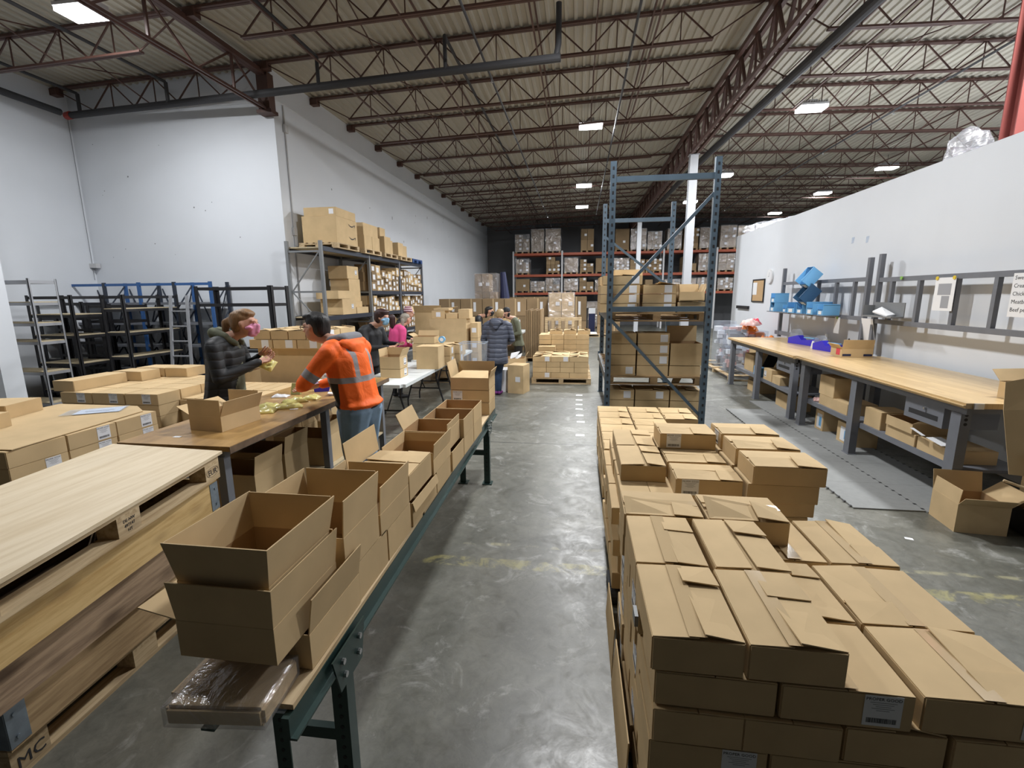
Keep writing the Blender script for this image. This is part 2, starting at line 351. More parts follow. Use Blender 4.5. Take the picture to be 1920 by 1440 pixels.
# ================================================================ mesh helpers
class MB:
    """collects shapes into one mesh"""
    def __init__(s): s.v = []; s.f = []; s.m = []
    def add(s, vs, fs, mi=0):
        o = len(s.v); s.v += [tuple(v) for v in vs]; s.f += [tuple(i + o for i in f) for f in fs]; s.m += [mi] * len(fs); return s
    def box(s, x0, y0, z0, x1, y1, z1, mi=0):
        vs = [(x0, y0, z0), (x1, y0, z0), (x1, y1, z0), (x0, y1, z0), (x0, y0, z1), (x1, y0, z1), (x1, y1, z1), (x0, y1, z1)]
        return s.add(vs, [(0, 3, 2, 1), (4, 5, 6, 7), (0, 1, 5, 4), (1, 2, 6, 5), (2, 3, 7, 6), (3, 0, 4, 7)], mi)
    def bar(s, a, b, w, h, mi=0, upv=(0, 0, 1)):
        a = Vector(a); b = Vector(b); d = (b - a).normalized(); u = Vector(upv)
        if abs(d.dot(u)) > .99: u = Vector((1, 0, 0))
        r = d.cross(u).normalized() * (w / 2); t = r.cross(d).normalized() * (h / 2)
        vs = [a - r - t, a + r - t, a + r + t, a - r + t, b - r - t, b + r - t, b + r + t, b - r + t]
        return s.add(vs, [(0, 1, 2, 3), (7, 6, 5, 4), (0, 4, 5, 1), (1, 5, 6, 2), (2, 6, 7, 3), (3, 7, 4, 0)], mi)
    def tube(s, pts, r, n=8, mi=0, r2=None):
        pts = [Vector(p) for p in pts]; rings = []; o = len(s.v); up_ = Vector((0, 0, 1))
        for i, p in enumerate(pts):
            d = (pts[min(i + 1, len(pts) - 1)] - pts[max(i - 1, 0)]).normalized()
            u = up_ if abs(d.dot(up_)) < .95 else Vector((1, 0, 0))
            a = d.cross(u).normalized(); b = a.cross(d).normalized()
            rr = r if r2 is None else r + (r2 - r) * i / (len(pts) - 1)
            for k in range(n):
                t = 2 * PI * k / n; s.v.append(tuple(p + a * math.cos(t) * rr + b * math.sin(t) * rr))
        for i in range(len(pts) - 1):
            for k in range(n):
                s.f.append((o + i * n + k, o + i * n + (k + 1) % n, o + (i + 1) * n + (k + 1) % n, o + (i + 1) * n + k)); s.m.append(mi)
        s.f.append(tuple(o + k for k in reversed(range(n)))); s.m.append(mi)
        s.f.append(tuple(o + (len(pts) - 1) * n + k for k in range(n))); s.m.append(mi)
        return s
    def plate(s, q, t, mi=0):
        """a thin sheet: four corners, thickened downwards along the normal"""
        q = [Vector(p) for p in q]; n = (q[1] - q[0]).cross(q[3] - q[0]).normalized() * t
        vs = q + [p - n for p in q]
        return s.add(vs, [(0, 1, 2, 3), (7, 6, 5, 4), (0, 4, 5, 1), (1, 5, 6, 2), (2, 6, 7, 3), (3, 7, 4, 0)], mi)
    def cyl(s, c, r, h, n=16, mi=0):
        return s.tube([c, (c[0], c[1], c[2] + h)], r, n, mi)
    def mesh(s, name, mats, smooth=False):
        me = bpy.data.meshes.new(name); me.from_pydata(s.v, [], s.f)
        for mt in mats: me.materials.append(MATS[mt])
        if any(s.m): me.polygons.foreach_set('material_index', s.m)
        if smooth: me.polygons.foreach_set('use_smooth', [True] * len(me.polygons))
        me.update(); return me
    def build(s, name, mats, parent=None, smooth=False, loc=None):
        if isinstance(mats, str): mats = [mats]
        return obj(name, s.mesh(name, mats, smooth), parent, loc)
def obj(name, me, parent=None, loc=None, rz=None):
    o = bpy.data.objects.new(name, me); COL.objects.link(o)
    if parent: o.parent = parent
    if loc is not None: o.location = loc
    if rz is not None: o.rotation_euler = (0, 0, rz)
    return o
def tag(o, label, cat, group=None, kind=None):
    if label: o['label'] = label
    if cat: o['category'] = cat
    if group: o['group'] = group
    if kind: o['kind'] = kind
    return o
def thing(name, label, cat, loc=(0, 0, 0), rz=0.0, group=None):
    o = bpy.data.objects.new(name, None); COL.objects.link(o); o.empty_display_size = .1
    o.location = loc; o.rotation_euler = (0, 0, rz); return tag(o, label, cat, group)
def struct(o): o['kind'] = 'structure'; return o
def copy_tree(o, parent=None):
    c = o.copy(); COL.objects.link(c)
    if parent: c.parent = parent
    for ch in list(o.children): copy_tree(ch, c)
    return c
ORD = ['first', 'second', 'third', 'fourth', 'fifth', 'sixth', 'seventh', 'eighth', 'ninth', 'tenth', 'eleventh', 'twelfth', 'thirteenth', 'fourteenth', 'fifteenth', 'sixteenth', 'seventeenth', 'eighteenth', 'nineteenth', 'twentieth']
CACHE = {}
def cached(key, fn):
    if key not in CACHE: CACHE[key] = fn()
    return CACHE[key]
def text_mesh(txt, size, mat, depth=0.0006, align='CENTER'):
    def f():
        c = bpy.data.curves.new('lettering', 'FONT'); c.body = txt; c.size = size; c.align_x = align; c.align_y = 'CENTER'; c.extrude = depth; c.resolution_u = 2
        t = bpy.data.objects.new('lettering', c); COL.objects.link(t)
        bpy.context.view_layer.update()
        me = bpy.data.meshes.new_from_object(t.evaluated_get(bpy.context.evaluated_depsgraph_get()))
        bpy.data.objects.remove(t); me.materials.clear(); me.materials.append(MATS[mat]); return me
    return cached(('text', txt, size, mat, align), f)
# ================================================================ lamps
def lamp_mesh_parts():
    a = MB(); a.box(-.28, -.17, .03, .28, .17, .07)
    for k in range(-5, 6): a.box(k * .05 - .004, -.15, .07, k * .05 + .004, .15, .13)
    a.box(-.08, -.06, .07, .08, .06, .17)
    g = MB(); g.box(-.27, -.16, -.03, .27, .16, .03)
    r = MB(); r.tube([(0, 0, .17), (0, 0, .42)], .006, 6)
    return a.mesh('housing', ['lamp_body']), g.mesh('diffuser', ['lamp_glow']), r.mesh('hanger', ['pipe_dark'])
LM = lamp_mesh_parts()
lamp_words = ['above the left alcove, nearest top left corner', 'nearest of the row over the aisle', 'second of the row over the aisle', 'farthest of the row over the aisle', 'nearest over the tall slate upright frame',
    'behind the top of the slate upright frame', 'beside the far silver column', 'just above the white partition, nearer', 'above the partition between two others', 'farthest above the partition edge',
    'out of view over the near aisle', 'out of view over the right benches', 'out of view beyond the partition', 'out of view over the left pallets']
for i, (lx, ly, lz, wt) in enumerate(LAMPS):
    t = thing('high_bay_lamp', 'bright white rectangular high bay lamp ' + lamp_words[i], 'lamp', (lx, ly, lz), 0, 'high bay lamps under the roof deck')
    obj('housing', LM[0], t); obj('diffuser', LM[1], t); obj('hanger', LM[2], t)
    ld = bpy.data.lights.new('lamp_light', 'AREA'); ld.shape = 'RECTANGLE'; ld.size = .54; ld.size_y = .32
    ld.energy = wt * LAMP_GAIN; ld.color = (0.97, 0.985, 1.0)
    lo = obj('lamp_light', ld, None, (lx, ly, lz)); lo.parent = t; lo.location = (0, 0, -.035)

# ================================================================ room shell
WL, WB, YB, XP = -5.85, 9.05, 30.5, 4.4       # long left wall, alcove back wall, far wall, partition
def zt(x):                                     # top of the joists (roof falls away on both sides of the girder)
    return 6.13 + .035 * (x + 5.85) if x < 2.9 else 6.436 - .028 * (x - 2.9)
fl = MB(); fl.box(-10.6, -13, -.2, 17, 31, 0); struct(fl.build('floor', 'polished_concrete'))
for nm, b in (('wall_left', (WL - .2, WB, 0, WL, YB, 6.6)), ('wall_alcove', (-10.55, WB, 0, WL - .2, WB + .2, 6.5)), ('wall_alcove_side', (-10.55, -13, 0, -10.35, WB, 6.5)),
              ('wall_right', (16.8, -13, 0, 17, YB, 6.6))):
    m = MB(); m.box(*b); struct(m.build(nm, 'wall_paint'))
m = MB(); m.box(-10.55, -13.2, 0, 17, -13, 6.6); struct(m.build('wall_front', 'dark_wall'))  # unseen end wall; dark colour stands in for an unlit end, less bounce light
m = MB(); m.box(WL - .2, YB, 0, 17, YB + .2, 6.6); struct(m.build('wall_back', 'dark_wall'))
m = MB(); m.box(XP, -5.9, 0, XP + .12, 14.6, 3.48); struct(m.build('wall_partition', 'wall_paint'))
m = MB(); m.box(XP + .12, 14.48, 0, 12, 14.6, 3.48); struct(m.build('wall_partition_end', 'wall_paint'))
m = MB(); m.box(XP + .12, -5.9, 3.30, 12, 14.48, 3.42); struct(m.build('trim_1', 'wall_paint'))
m = MB(); m.box(WL, WB + .02, 5.62, WL + .015, YB, 5.68); struct(m.build('trim_2', 'wall_paint'))
m = MB(); m.box(-10.35, WB - .015, 5.55, WL, WB, 5.61); struct(m.build('trim_3', 'wall_paint'))
# corrugated roof deck: ribs run away from the camera
def deck(x0, x1, y0, y1):
    b = MB(); x = x0; prof = []
    while x < x1:
        for dx, dz in ((0, .03), (.075, .03), (.092, 0), (.133, 0)):
            if x + dx <= x1: prof.append((x + dx, zt(x + dx) + .012 + dz))
        x += .15
    n = len(prof)
    vs = [(a, y0, z) for a, z in prof] + [(a, y1, z) for a, z in prof]
    b.add(vs, [(i, i + 1, n + i + 1, n + i) for i in range(n - 1)]); return b
db = deck(-10.6, 17, -13.2, YB + .2); ceiling = struct(db.build('ceiling', 'deck_white'))
m = MB(); m.add([(-10.8, -13.4, 6.25), (2.9, -13.4, 6.75), (17.2, -13.4, 6.35), (-10.8, 31, 6.25), (2.9, 31, 6.75), (17.2, 31, 6.35)], [(0, 1, 4, 3), (1, 2, 5, 4)])
m.build('roof_cover', 'deck_white', ceiling)
# open web joists, bridging, girders
def joist_meshes(x0, x1, key):
    D = .47
    c = MB(); L = x1 - x0
    zt0, zt1 = zt(x0 + .001) - .02, zt(x1 - .001) - .02
    f = lambda x: zt0 + (zt1 - zt0) * (x - x0) / L
    for s in (-.028, .028): c.bar((x0, s, f(x0)), (x1, s, f(x1)), .045, .035)
    xa, xb = x0 + .85, x1 - .85
    for s in (-.025, .025): c.bar((xa, s, f(xa) - D), (xb, s, f(xb) - D), .04, .03)
    c.box(x0 - .03, -.07, f(x0) - .12, x0 + .16, .07, f(x0))
    wv = MB(); n = max(2, round((xb - xa) / .98)); st = (xb - xa) / n
    wv.bar((x0 + .1, 0, f(x0) - .02), (xa + .05, 0, f(xa) - D), .018, .018); wv.bar((x1 - .1, 0, f(x1) - .02), (xb - .05, 0, f(xb) - D), .018, .018)
    for k in range(n):
        a, b, mid = xa + k * st, xa + (k + 1) * st, xa + (k + .5) * st
        wv.bar((a, 0, f(a) - D), (mid, 0, f(mid)), .02, .02); wv.bar((mid, 0, f(mid)), (b, 0, f(b) - D), .02, .02)
        wv.bar((mid, 0, f(mid)), (mid, 0, f(mid) - D), .016, .016)
    return c.mesh('roof_joist', ['oxide_steel']), wv.mesh('joist_web', ['oxide_steel'])
JL = joist_meshes(WL, 2.9, 'l'); JR = joist_meshes(2.9, 14.2, 'r'); JA = joist_meshes(-10.35, WL, 'a')
ys = [10.46 + 1.66 * k for k in range(-9, 12)]
for y in ys:
    for J, lim in ((JL, 99), (JR, 99), (JA, 9)):
        if y > lim or y > YB - .2: continue
        a = obj('roof_joist', J[0], ceiling, (0, y, 0)); obj('joist_web', J[1], a)
def girder(x, y0, y1, zb, ztop, step=.83, th=1.0):
    b = MB()
    for s in (-.07, .07):
        b.bar((x + s * th, y0, ztop), (x + s * th, y1, ztop), .07, .08); b.bar((x + s * th, y0, zb), (x + s * th, y1, zb), .06 * th, .07 * th)
    g = b.build('roof_girder', 'oxide_steel', ceiling)
    wv = MB(); n = round((y1 - y0) / step); st = (y1 - y0) / n
    for k in range(n):
        a = y0 + k * st
        wv.bar((x, a, zb), (x, a + st / 2, ztop), .05 * th, .05 * th); wv.bar((x, a + st / 2, ztop), (x, a + st, zb), .05 * th, .05 * th); wv.bar((x, a + st / 2, ztop), (x, a + st / 2, zb), .035, .035)
    wv.build('girder_web', 'oxide_steel', g)
girder(2.9, -5.9, YB - .1, 5.50, 6.22)
girder(WL - .05, -5.9, WB - .15, 5.38, 5.98, 1.66, .55)
m = MB()                                                     # girder seat where it lands on the wall corner
m.box(WL - .2, WB - .22, 5.30, WL + .1, WB - .005, 5.36); m.box(WL - .16, WB - .2, 5.36, WL + .06, WB - .01, 6.0); m.build('girder_seat', 'oxide_steel', ceiling)
for x in (-4.3, -2.55, -.75, 1.1, 4.6, 6.7, 9.0, 11.4):
    for zz in (.04, .47):
        b = MB(); b.bar((x, -5.9, zt(x) - zz - .02), (x, YB - .1, zt(x) - zz - .02), .026, .026)
        b.build('bridging_bar', 'oxide_steel', ceiling)
b = MB()
for x in (-3.4, 0.2, 5.6, 8.2, -8.2):
    for i in range(len(ys) - 1):
        if x < -6 and ys[i + 1] > 9: continue
        zz = zt(x)
        b.bar((x, ys[i], zz - .05), (x, ys[i + 1], zz - .49), .016, .016); b.bar((x, ys[i], zz - .49), (x, ys[i + 1], zz - .05), .016, .016)
tag(b.build('bridging_cross', 'oxide_steel', ceiling), None, None, kind='stuff')

# columns
def column(x, y, z0, z1, mat, label, wdt=.2):
    t = thing('steel_column', label, 'column', (x, y, z0))
    b = MB(); h = z1 - z0; s = wdt / 2
    b.box(-s, -s, .012, s, -s + .014, h - .012); b.box(-s, s - .014, .012, s, s, h - .012); b.box(-.006, -s + .014, .012, .006, s - .014, h - .012)
    b.build('shaft', mat, t)
    c = MB(); c.box(-s - .06, -s - .06, 0, s + .06, s + .06, .012); c.build('base_plate', mat, t)
    c = MB(); c.box(-s - .03, -s - .03, h - .012, s + .03, s + .03, h); c.build('cap_plate', mat, t)
column(2.9, 13.7, 0, 5.46, 'silver_column', 'silver painted steel I-beam column behind the near slate rack frame')
column(2.9, 25.0, 0, 5.46, 'silver_column', 'silver painted steel I-beam column in front of far orange racking')
column(5.18, 6.9, 3.42, 6.34, 'red_column', 'red painted steel column rising above the white partition at right edge', .22)
t = thing('steel_column', 'light grey square column at the left edge in front of empty shelves', 'column', (-8.85, 6.05, 0))
b = MB(); b.box(-.14, -.14, 0, .14, .14, 6.0); b.build('shaft', 'wall_paint', t)
b = MB(); b.box(-.30, -.20, 0, -.145, .1, 1.75); b.build('corner_guard', 'plank_mid', t)
b = MB(); b.box(.02, -.145, 1.9, .10, -.14, 1.94); b.build('tape_scrap', 'paper', t)

# sprinkler pipes
t = thing('sprinkler_main', 'dark steel sprinkler main pipe running across under the roof joists', 'pipe', (-10.1, 8.5, 5.47))
b = MB(); b.tube([(0, 0.3, 0), (4.7, -.05, .0), (9.75, -.48, .0)], .062, 12); b.build('pipe', 'pipe_dark', t)
b = MB(); b.tube([(-.03, .31, 0), (.10, .28, 0)], .07, 12); b.build('elbow', 'pipe_red', t)
b = MB(); b.tube([(9.68, -.47, 0), (9.72, -.47, .2), (9.72, -.47, .75)], .045, 10); b.build('riser', 'pipe_dark', t)
for k, (x, top, y1) in enumerate(((.35, .36, -12), (2.45, .36, -12), (5.6, .45, -12), (7.9, .5, 17))):
    t = thing('branch_line', 'dark sprinkler branch pipe rising from the cross main, %s from the left' % ORD[k], 'pipe', (-10.1, 8.5, 5.47)); b = MB(); yy = .28 - x * .08
    b.tube([(x, yy, 0), (x, yy, top)], .032, 8); b.tube([(x, yy - .01, top), (x, yy + y1, top + .02)], .027, 8)
    b.build('branch_pipe', 'pipe_dark', t)
t2_ = thing('sprinkler_main', 'dark steel sprinkler main pipe running along the alcove side wall', 'pipe', (-10.1, 8.5, 5.47))
b = MB(); b.tube([(0.05, .12, 0), (-.02, -14, .1)], .062, 12); b.build('pipe', 'pipe_dark', t2_)
t = thing('sprinkler_main', 'large dark sprinkler feed pipe running lengthwise beside the central girder', 'pipe', (3.55, -3, 5.72))
b = MB(); b.tube([(.55, 0, 0), (.3, 10.6, 0), (-.13, 19, 0), (-.3, 30, 0)], .085, 12); b.build('pipe', 'pipe_dark', t)
b = MB(); b.tube([(.32, 9.9, 0), (.305, 10.2, 0)], .1, 12); b.build('coupling', 'pipe_red', t)
for x in (-1.6, .75, 6.6):
    t = thing('branch_line', 'thin dark sprinkler branch line under the joists, %s' % {-1.6: 'nearest the left wall', .75: 'left of the aisle lamps', 6.6: 'above the white partition'}[x], 'pipe', (x, 0, zt(x) - .62))
    b = MB(); b.tube([(0, -5, 0), (0, 30, 0)], .02, 8); b.build('pipe', 'pipe_dark', t)
    b = MB()
    for y in range(-3, 30, 3): b.tube([(0, y, 0), (0, y, -.06)], .012, 6); b.tube([(0, y, -.06), (0, y, -.065)], .03, 8)
    tag(b.build('sprinkler_heads', 'steel_bolt', t), None, None, kind='stuff')
# conduit on the wall corner, small wall fittings
t = thing('conduit', 'thin grey electrical conduit up the left wall beside the corner', 'conduit', (WL + .02, WB + .3, 0))
b = MB(); b.tube([(0, 0, .0), (0, 0, 5.6)], .014, 6); b.build('tube', 'rack_white', t)
for z in (3.15, 5.1): b = MB(); b.box(-.01, -.05, z, .04, .05, z + .15); b.build('junction_box', 'rack_white', t)
t = thing('conduit', 'thin cable dropping down the alcove corner to a small box', 'conduit', (-10.33, WB - .06, 0))
b = MB(); b.tube([(0, 0, 2.3), (0, 0, 5.5)], .005, 6); b.build('tube', 'rack_grey', t)
b = MB(); b.box(-.02, -.05, 2.55, .14, .05, 2.64); b.build('junction_box', 'rack_white', t)
b = MB()
for k in range(13):
    x = random.uniform(-10.1, -6.1); z = random.uniform(2.6, 5.4); s = random.uniform(.005, .013)
    b.box(x - s, WB - .002, z - s, x + s, WB - .0002, z + s)
for k in range(16):
    y = random.uniform(9.6, 22); z = random.uniform(3.6, 5.5); s = random.uniform(.006, .02)
    b.box(WL + .0002, y - s, z - s, WL + .002, y + s, z + s * random.uniform(1, 4))
tag(b.build('wall_scuffs', 'rack_grey'), 'small dark scuffs and anchor holes on the white alcove and left walls', 'marks', kind='stuff')

# white square stickers on the aisle floor
sq = MB(); sq.box(-.06, -.045, 0, .06, .045, .0008); sqm = sq.mesh('floor_marker', ['floor_white'])
for i, (x, y) in enumerate(((.03, 8.92), (.03, 8.5), (.03, 8.14), (.03, 7.8), (.04, 7.37), (.055, 6.98), (.045, 6.28))):
    o = obj('floor_marker', sqm, None, (x, y, .0004), random.uniform(-.06, .06))
    tag(o, 'white rectangular sticker on the aisle floor, %s in the row counted from the far end' % ORD[i], 'marker', 'white floor stickers in the aisle')
m = MB(); m.plate([(0, 0, .001), (.05, -.02, .001), (.06, .015, .001), (.01, .03, .001)], .0008)
o = m.build('paper_scrap', 'paper', None, loc=(2.56, 3.78, .0002)); tag(o, 'small white paper scrap lying on the floor by the grey mat', 'scrap')

# grey anti-fatigue mat in two strips with dark interlocking notches
t = thing('floor_mat', 'grey interlocking foam floor mat in front of the workbenches', 'mat', (2.46, 4.3, 0))
pw = .58
for c, (x0, x1, y0, y1) in enumerate(((0, pw, 0, 3.75), (pw + .004, 2 * pw, -.02, 4.4))):
    m = MB(); k = 0; y = y0
    while y < y1 - .01:
        yy = min(y + .625, y1); m.box(x0, y + .001, .0005, x1, yy - .001, .012); y = yy
    m.build('mat_strip', 'mat_grey', t)
m = MB()
for x in (0, pw, 2 * pw):
    for k in range(int(3.7 / .1)):
        w_ = .022 if x == 0 else .012
        m.box(x - w_, k * .1 + .03, .0121, x + (.006 if x == 0 else w_), k * .1 + .055, .0135)
tag(m.build('notches', 'black_rubber', t), None, None, kind='stuff')
# ================================================================ cartons
T = .004
def label_meshes():
    a = MB(); a.box(-.05, -.0008, 0, .05, 0, .10)
    plate = a.mesh('shipping_label', ['label_white'])
    tm = text_mesh('PROPER GOOD', .0135, 'print_black', 0.0002)
    b = MB(); tv = [tuple(v.co) for v in tm.vertices]
    b.add([(x, -.0010 - z, .088 + y) for x, y, z in tv], [tuple(p.vertices) for p in tm.polygons], 0)
    for i, wd in enumerate((.07, .055, .04, .06, .035)): b.box(-wd / 2, -.0011, .076 - i * .0065, wd / 2, -.0009, .078 - i * .0065, 1)
    rr = random.Random(3); x = -.04
    while x < .038:
        w_ = rr.choice((.001, .0015, .0025)); b.box(x, -.0011, .010, x + w_, -.0009, .026, 0); x += w_ + rr.choice((.001, .0015))
    return plate, b.mesh('label_print', ['print_black', 'print_grey'])
LP = label_meshes()
def put_label(t, face, w, d, h, off=0.0, s=1.0, small=False):
    lh = min(.10 * s, h - .012)
    k = lh / .10
    o = obj('shipping_label', LP[0], t)
    z = (h - lh) / 2 + .003
    if face == 'front': o.location = (off, -d / 2 - .0006, z)
    elif face == 'back': o.location = (off, d / 2 + .0006, z); o.rotation_euler[2] = PI
    elif face == 'right': o.location = (w / 2 + .0006, off, z); o.rotation_euler[2] = PI / 2
    elif face == 'left': o.location = (-w / 2 - .0006, off, z); o.rotation_euler[2] = -PI / 2
    o.scale = (k, 1, k)
    if not small: obj('label_print', LP[1], o)['kind'] = 'stuff'
def body_closed(w, d, h, mat='cardboard'):
    def f():
        bm = bmesh.new(); bmesh.ops.create_cube(bm, size=1)
        bmesh.ops.scale(bm, vec=(w, d, h - T), verts=bm.verts); bmesh.ops.translate(bm, vec=(0, 0, (h - T) / 2), verts=bm.verts)
        e = [e for e in bm.edges if abs(e.verts[0].co.z - e.verts[1].co.z) > h / 2]
        bmesh.ops.bevel(bm, geom=e, offset=.004, segments=2, affect='EDGES')
        me = bpy.data.meshes.new('body'); bm.to_mesh(me); bm.free(); me.materials.append(MATS[mat]); return me
    return cached(('bc', round(w, 3), round(d, 3), round(h, 3), mat), f)
def flap_sheet(q, mat='cardboard', name='flap', t=T):
    m = MB(); m.plate(q, t); return m.mesh(name, [mat])
def words(s_):
    if len(s_.split()) > 16: print('LONG', len(s_.split()), s_)
    return s_
def carton(x0, y0, z0, w, d, h, label, top='pinwheel', seam='y', lab=None, laboff=None, rz=0, group=None, tape=False, flip=(1, 1), name='cardboard_box', mat='cardboard', small=False, lift=1.0, cat='box', flaps=None, fl=None, inside=None):
    """carton with its low corner at (x0, y0, z0)."""
    cx, cy = x0 + w / 2, y0 + d / 2
    t = thing(name, words(label), cat, (cx, cy, z0), rz, group)
    if top == 'open':
        def f():
            b = MB(); a, c = w / 2, d / 2
            b.box(-a, -c, 0, a, c, T); b.box(-a, -c, T, a, -c + T, h); b.box(-a, c - T, T, a, c, h)
            b.box(-a, -c + T, T, -a + T, c - T, h); b.box(a - T, -c + T, T, a, c - T, h)
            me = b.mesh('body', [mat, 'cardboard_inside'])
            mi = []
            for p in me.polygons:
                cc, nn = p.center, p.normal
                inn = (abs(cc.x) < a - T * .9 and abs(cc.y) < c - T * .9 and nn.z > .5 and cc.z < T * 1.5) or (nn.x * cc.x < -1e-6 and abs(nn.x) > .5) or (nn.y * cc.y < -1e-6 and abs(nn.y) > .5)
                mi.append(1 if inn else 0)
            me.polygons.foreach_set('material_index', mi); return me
        obj('body', cached(('bo', round(w, 3), round(d, 3), round(h, 3), mat), f), t)
        L_ = fl or d / 2
        for side, ang, *rest in (flaps or []):
            g = math.radians(ang); sp = rest[0] if rest else 0.0; L2 = rest[1] if len(rest) > 1 else L_
            s_, c_ = math.sin(g) * L2, math.cos(g) * L2; a, c = w / 2 - .001, d / 2 - .001
            if side == 'front': q = [(-a, -c, h), (a, -c, h), (a + sp, -c - s_, h + c_), (-a - sp, -c - s_, h + c_)]
            elif side == 'back': q = [(a, c, h), (-a, c, h), (-a - sp, c + s_, h + c_), (a + sp, c + s_, h + c_)]
            elif side == 'left': q = [(-a, c, h), (-a, -c, h), (-a - s_, -c - sp, h + c_), (-a - s_, c + sp, h + c_)]
            else: q = [(a, -c, h), (a, c, h), (a + s_, c + sp, h + c_), (a + s_, -c - sp, h + c_)]
            obj('flap', flap_sheet(q, mat), t)
        if inside: pass
    else:
        obj('body', body_closed(w, d, h, mat), t)
        fx, fy = flip; W2, D2 = (w / 2, d / 2) if seam == 'y' else (d / 2, w / 2)
        R = lambda p: (p[0] * fx, p[1] * fy, p[2]) if seam == 'y' else (p[1] * fy, p[0] * fx, p[2])
        def add(q):
            q = [R(p) for p in q]; q = [Vector(p) for p in q]
            if (q[1] - q[0]).cross(q[3] - q[0]).z < 0: q = q[::-1]
            obj('flap', flap_sheet(q, mat), t)
        if top == 'pinwheel':
            r = random.uniform; k = lift
            e1, e2, e3, e4 = r(.002, .008) * k, r(.008, .022) * k, r(.002, .008) * k, r(.006, .016) * k
            xm = W2 * r(-.12, .06); yb = D2 * r(.15, .42)
            add([(-W2 + .002, -D2 + .003, h), (xm, -D2 + .003, h + e1), (xm, D2 - .003, h + .003), (-W2 + .002, D2 - .003, h)])
            add([(W2 - .001, -D2 + .006, h), (W2 - .001, yb, h + .001), (xm + .012, yb + .01, h + e3 + .001), (xm + .016, -D2 + .004, h + e2)])
            add([(W2 - .003, D2 - .002, h + .002), (xm + .008, D2 - .002, h + .004), (xm + .008, yb, h + e4 + .004), (W2 - .001, yb - .005, h + e4 * .5 + .003)])
        elif top == 'flat':
            add([(-W2 + .002, -D2 + .002, h), (-.002, -D2 + .002, h + .002), (-.002, D2 - .002, h + .002), (-W2 + .002, D2 - .002, h)])
            add([(W2 - .002, -D2 + .002, h), (.002, -D2 + .002, h + .002), (.002, D2 - .002, h + .002), (W2 - .002, D2 - .002, h)])
        if tape:
            b = MB(); q = [R(p) for p in ((-.026, -D2 + .004, h + .0075), (.026, -D2 + .004, h + .0075), (.026, D2 - .004, h + .0065), (-.026, D2 - .004, h + .0065))]
            q = [Vector(p) for p in q]
            if (q[1] - q[0]).cross(q[3] - q[0]).z < 0: q = q[::-1]
            b.plate(q, .0006)
            b.build('tape', 'tape_clear', t)
    if lab:
        if laboff is None: laboff = (w if lab in ('front', 'back') else d) * .5 - .08
        put_label(t, lab, w, d, h, laboff, small=small)
    return t
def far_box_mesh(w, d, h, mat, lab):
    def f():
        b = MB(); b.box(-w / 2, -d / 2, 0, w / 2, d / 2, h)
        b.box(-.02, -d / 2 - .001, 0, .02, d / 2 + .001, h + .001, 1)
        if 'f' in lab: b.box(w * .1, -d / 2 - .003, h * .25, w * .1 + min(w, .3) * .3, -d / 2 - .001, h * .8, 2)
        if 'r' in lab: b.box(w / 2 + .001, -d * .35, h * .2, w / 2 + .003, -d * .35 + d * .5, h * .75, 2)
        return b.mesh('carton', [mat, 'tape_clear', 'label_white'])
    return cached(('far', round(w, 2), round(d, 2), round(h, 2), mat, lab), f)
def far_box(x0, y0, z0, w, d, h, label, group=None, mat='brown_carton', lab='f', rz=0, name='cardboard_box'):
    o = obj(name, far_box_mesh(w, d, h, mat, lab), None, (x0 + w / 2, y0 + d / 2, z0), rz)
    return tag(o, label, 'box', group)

# ================================================================ pallets
def pallet(x0, y0, z0, w, d, label, cat='pallet', h=.144, mats=('pine_x', 'pine_y'), far=False, group=None, blocks=True, rz=0, long='x'):
    """deck boards run along x when long == 'x'. w, d = size along x, y"""
    t = thing('wooden_pallet', label, cat, (x0 + w / 2, y0 + d / 2, z0), rz, group)
    mb = mats[0] if long == 'x' else mats[1]; ms = mats[1] if long == 'x' else mats[0]
    W, D = (w, d) if long == 'x' else (d, w)
    def P(m, x0_, y0_, za, x1_, y1_, zb):
        if long == 'x': m.box(x0_, y0_, za, x1_, y1_, zb)
        else: m.box(y0_, x0_, za, y1_, x1_, zb)
    bt = .02; parts = []
    n = 5
    wid = [.145, .1, .145, .1, .145]; gap = (D - sum(wid)) / 4; y = -D / 2
    for k in range(n):
        parts.append(('deck_board', mb, (-W / 2, y, h - bt, W / 2, y + wid[k], h))); y += wid[k] + gap
    for cx in (-W / 2, -.05, W / 2 - .1):
        parts.append(('stringer_board', ms, (cx, -D / 2, h - 2 * bt, cx + .1, D / 2, h - bt - .0005)))
        for cy in (-D / 2, -.06, D / 2 - .12): parts.append(('block', ms, (cx, cy, bt + .0005, cx + .1, cy + .12, h - 2 * bt - .0005)))
    for cy, ww in ((-D / 2, .1), (-.06, .12), (D / 2 - .1, .1)):
        parts.append(('bottom_board', mb, (-W / 2, cy, 0, W / 2, cy + ww, bt)))
    if far:
        m = MB()
        for _, _, b in parts: P(m, *b)
        m.build('frame', mb, t)
    else:
        for nm, mt, b in parts:
            m = MB(); P(m, *b); m.build(nm, mt, t)
    return t

def fill_box(m, cx, cy, z, w, d, h): m.box(cx - w / 2, cy - d / 2, z, cx + w / 2, cy + d / 2, z + h)
# ================================================================ near right pallet of cartons
H = .115
def lays(k): return .125 + H * k
pallet(.24, 1.24, 0, 1.08, 1.06, 'pine pallet on the floor under the near right stack of cartons', h=.125, far=False)
S = 'of near right stack'
def nb(x, y, k, w, d, lb, **kw):
    j = lambda: random.uniform(-.004, .004)
    kw.setdefault('flip', (1, 1)); kw.setdefault('rz', random.uniform(-.012, .012))
    return carton(x + .003 + j(), y + .003 + j(), lays(k) + .0012 * k, w - .008, d - .008, H - .006, lb, group='cartons stacked on the near right pallet', **kw)
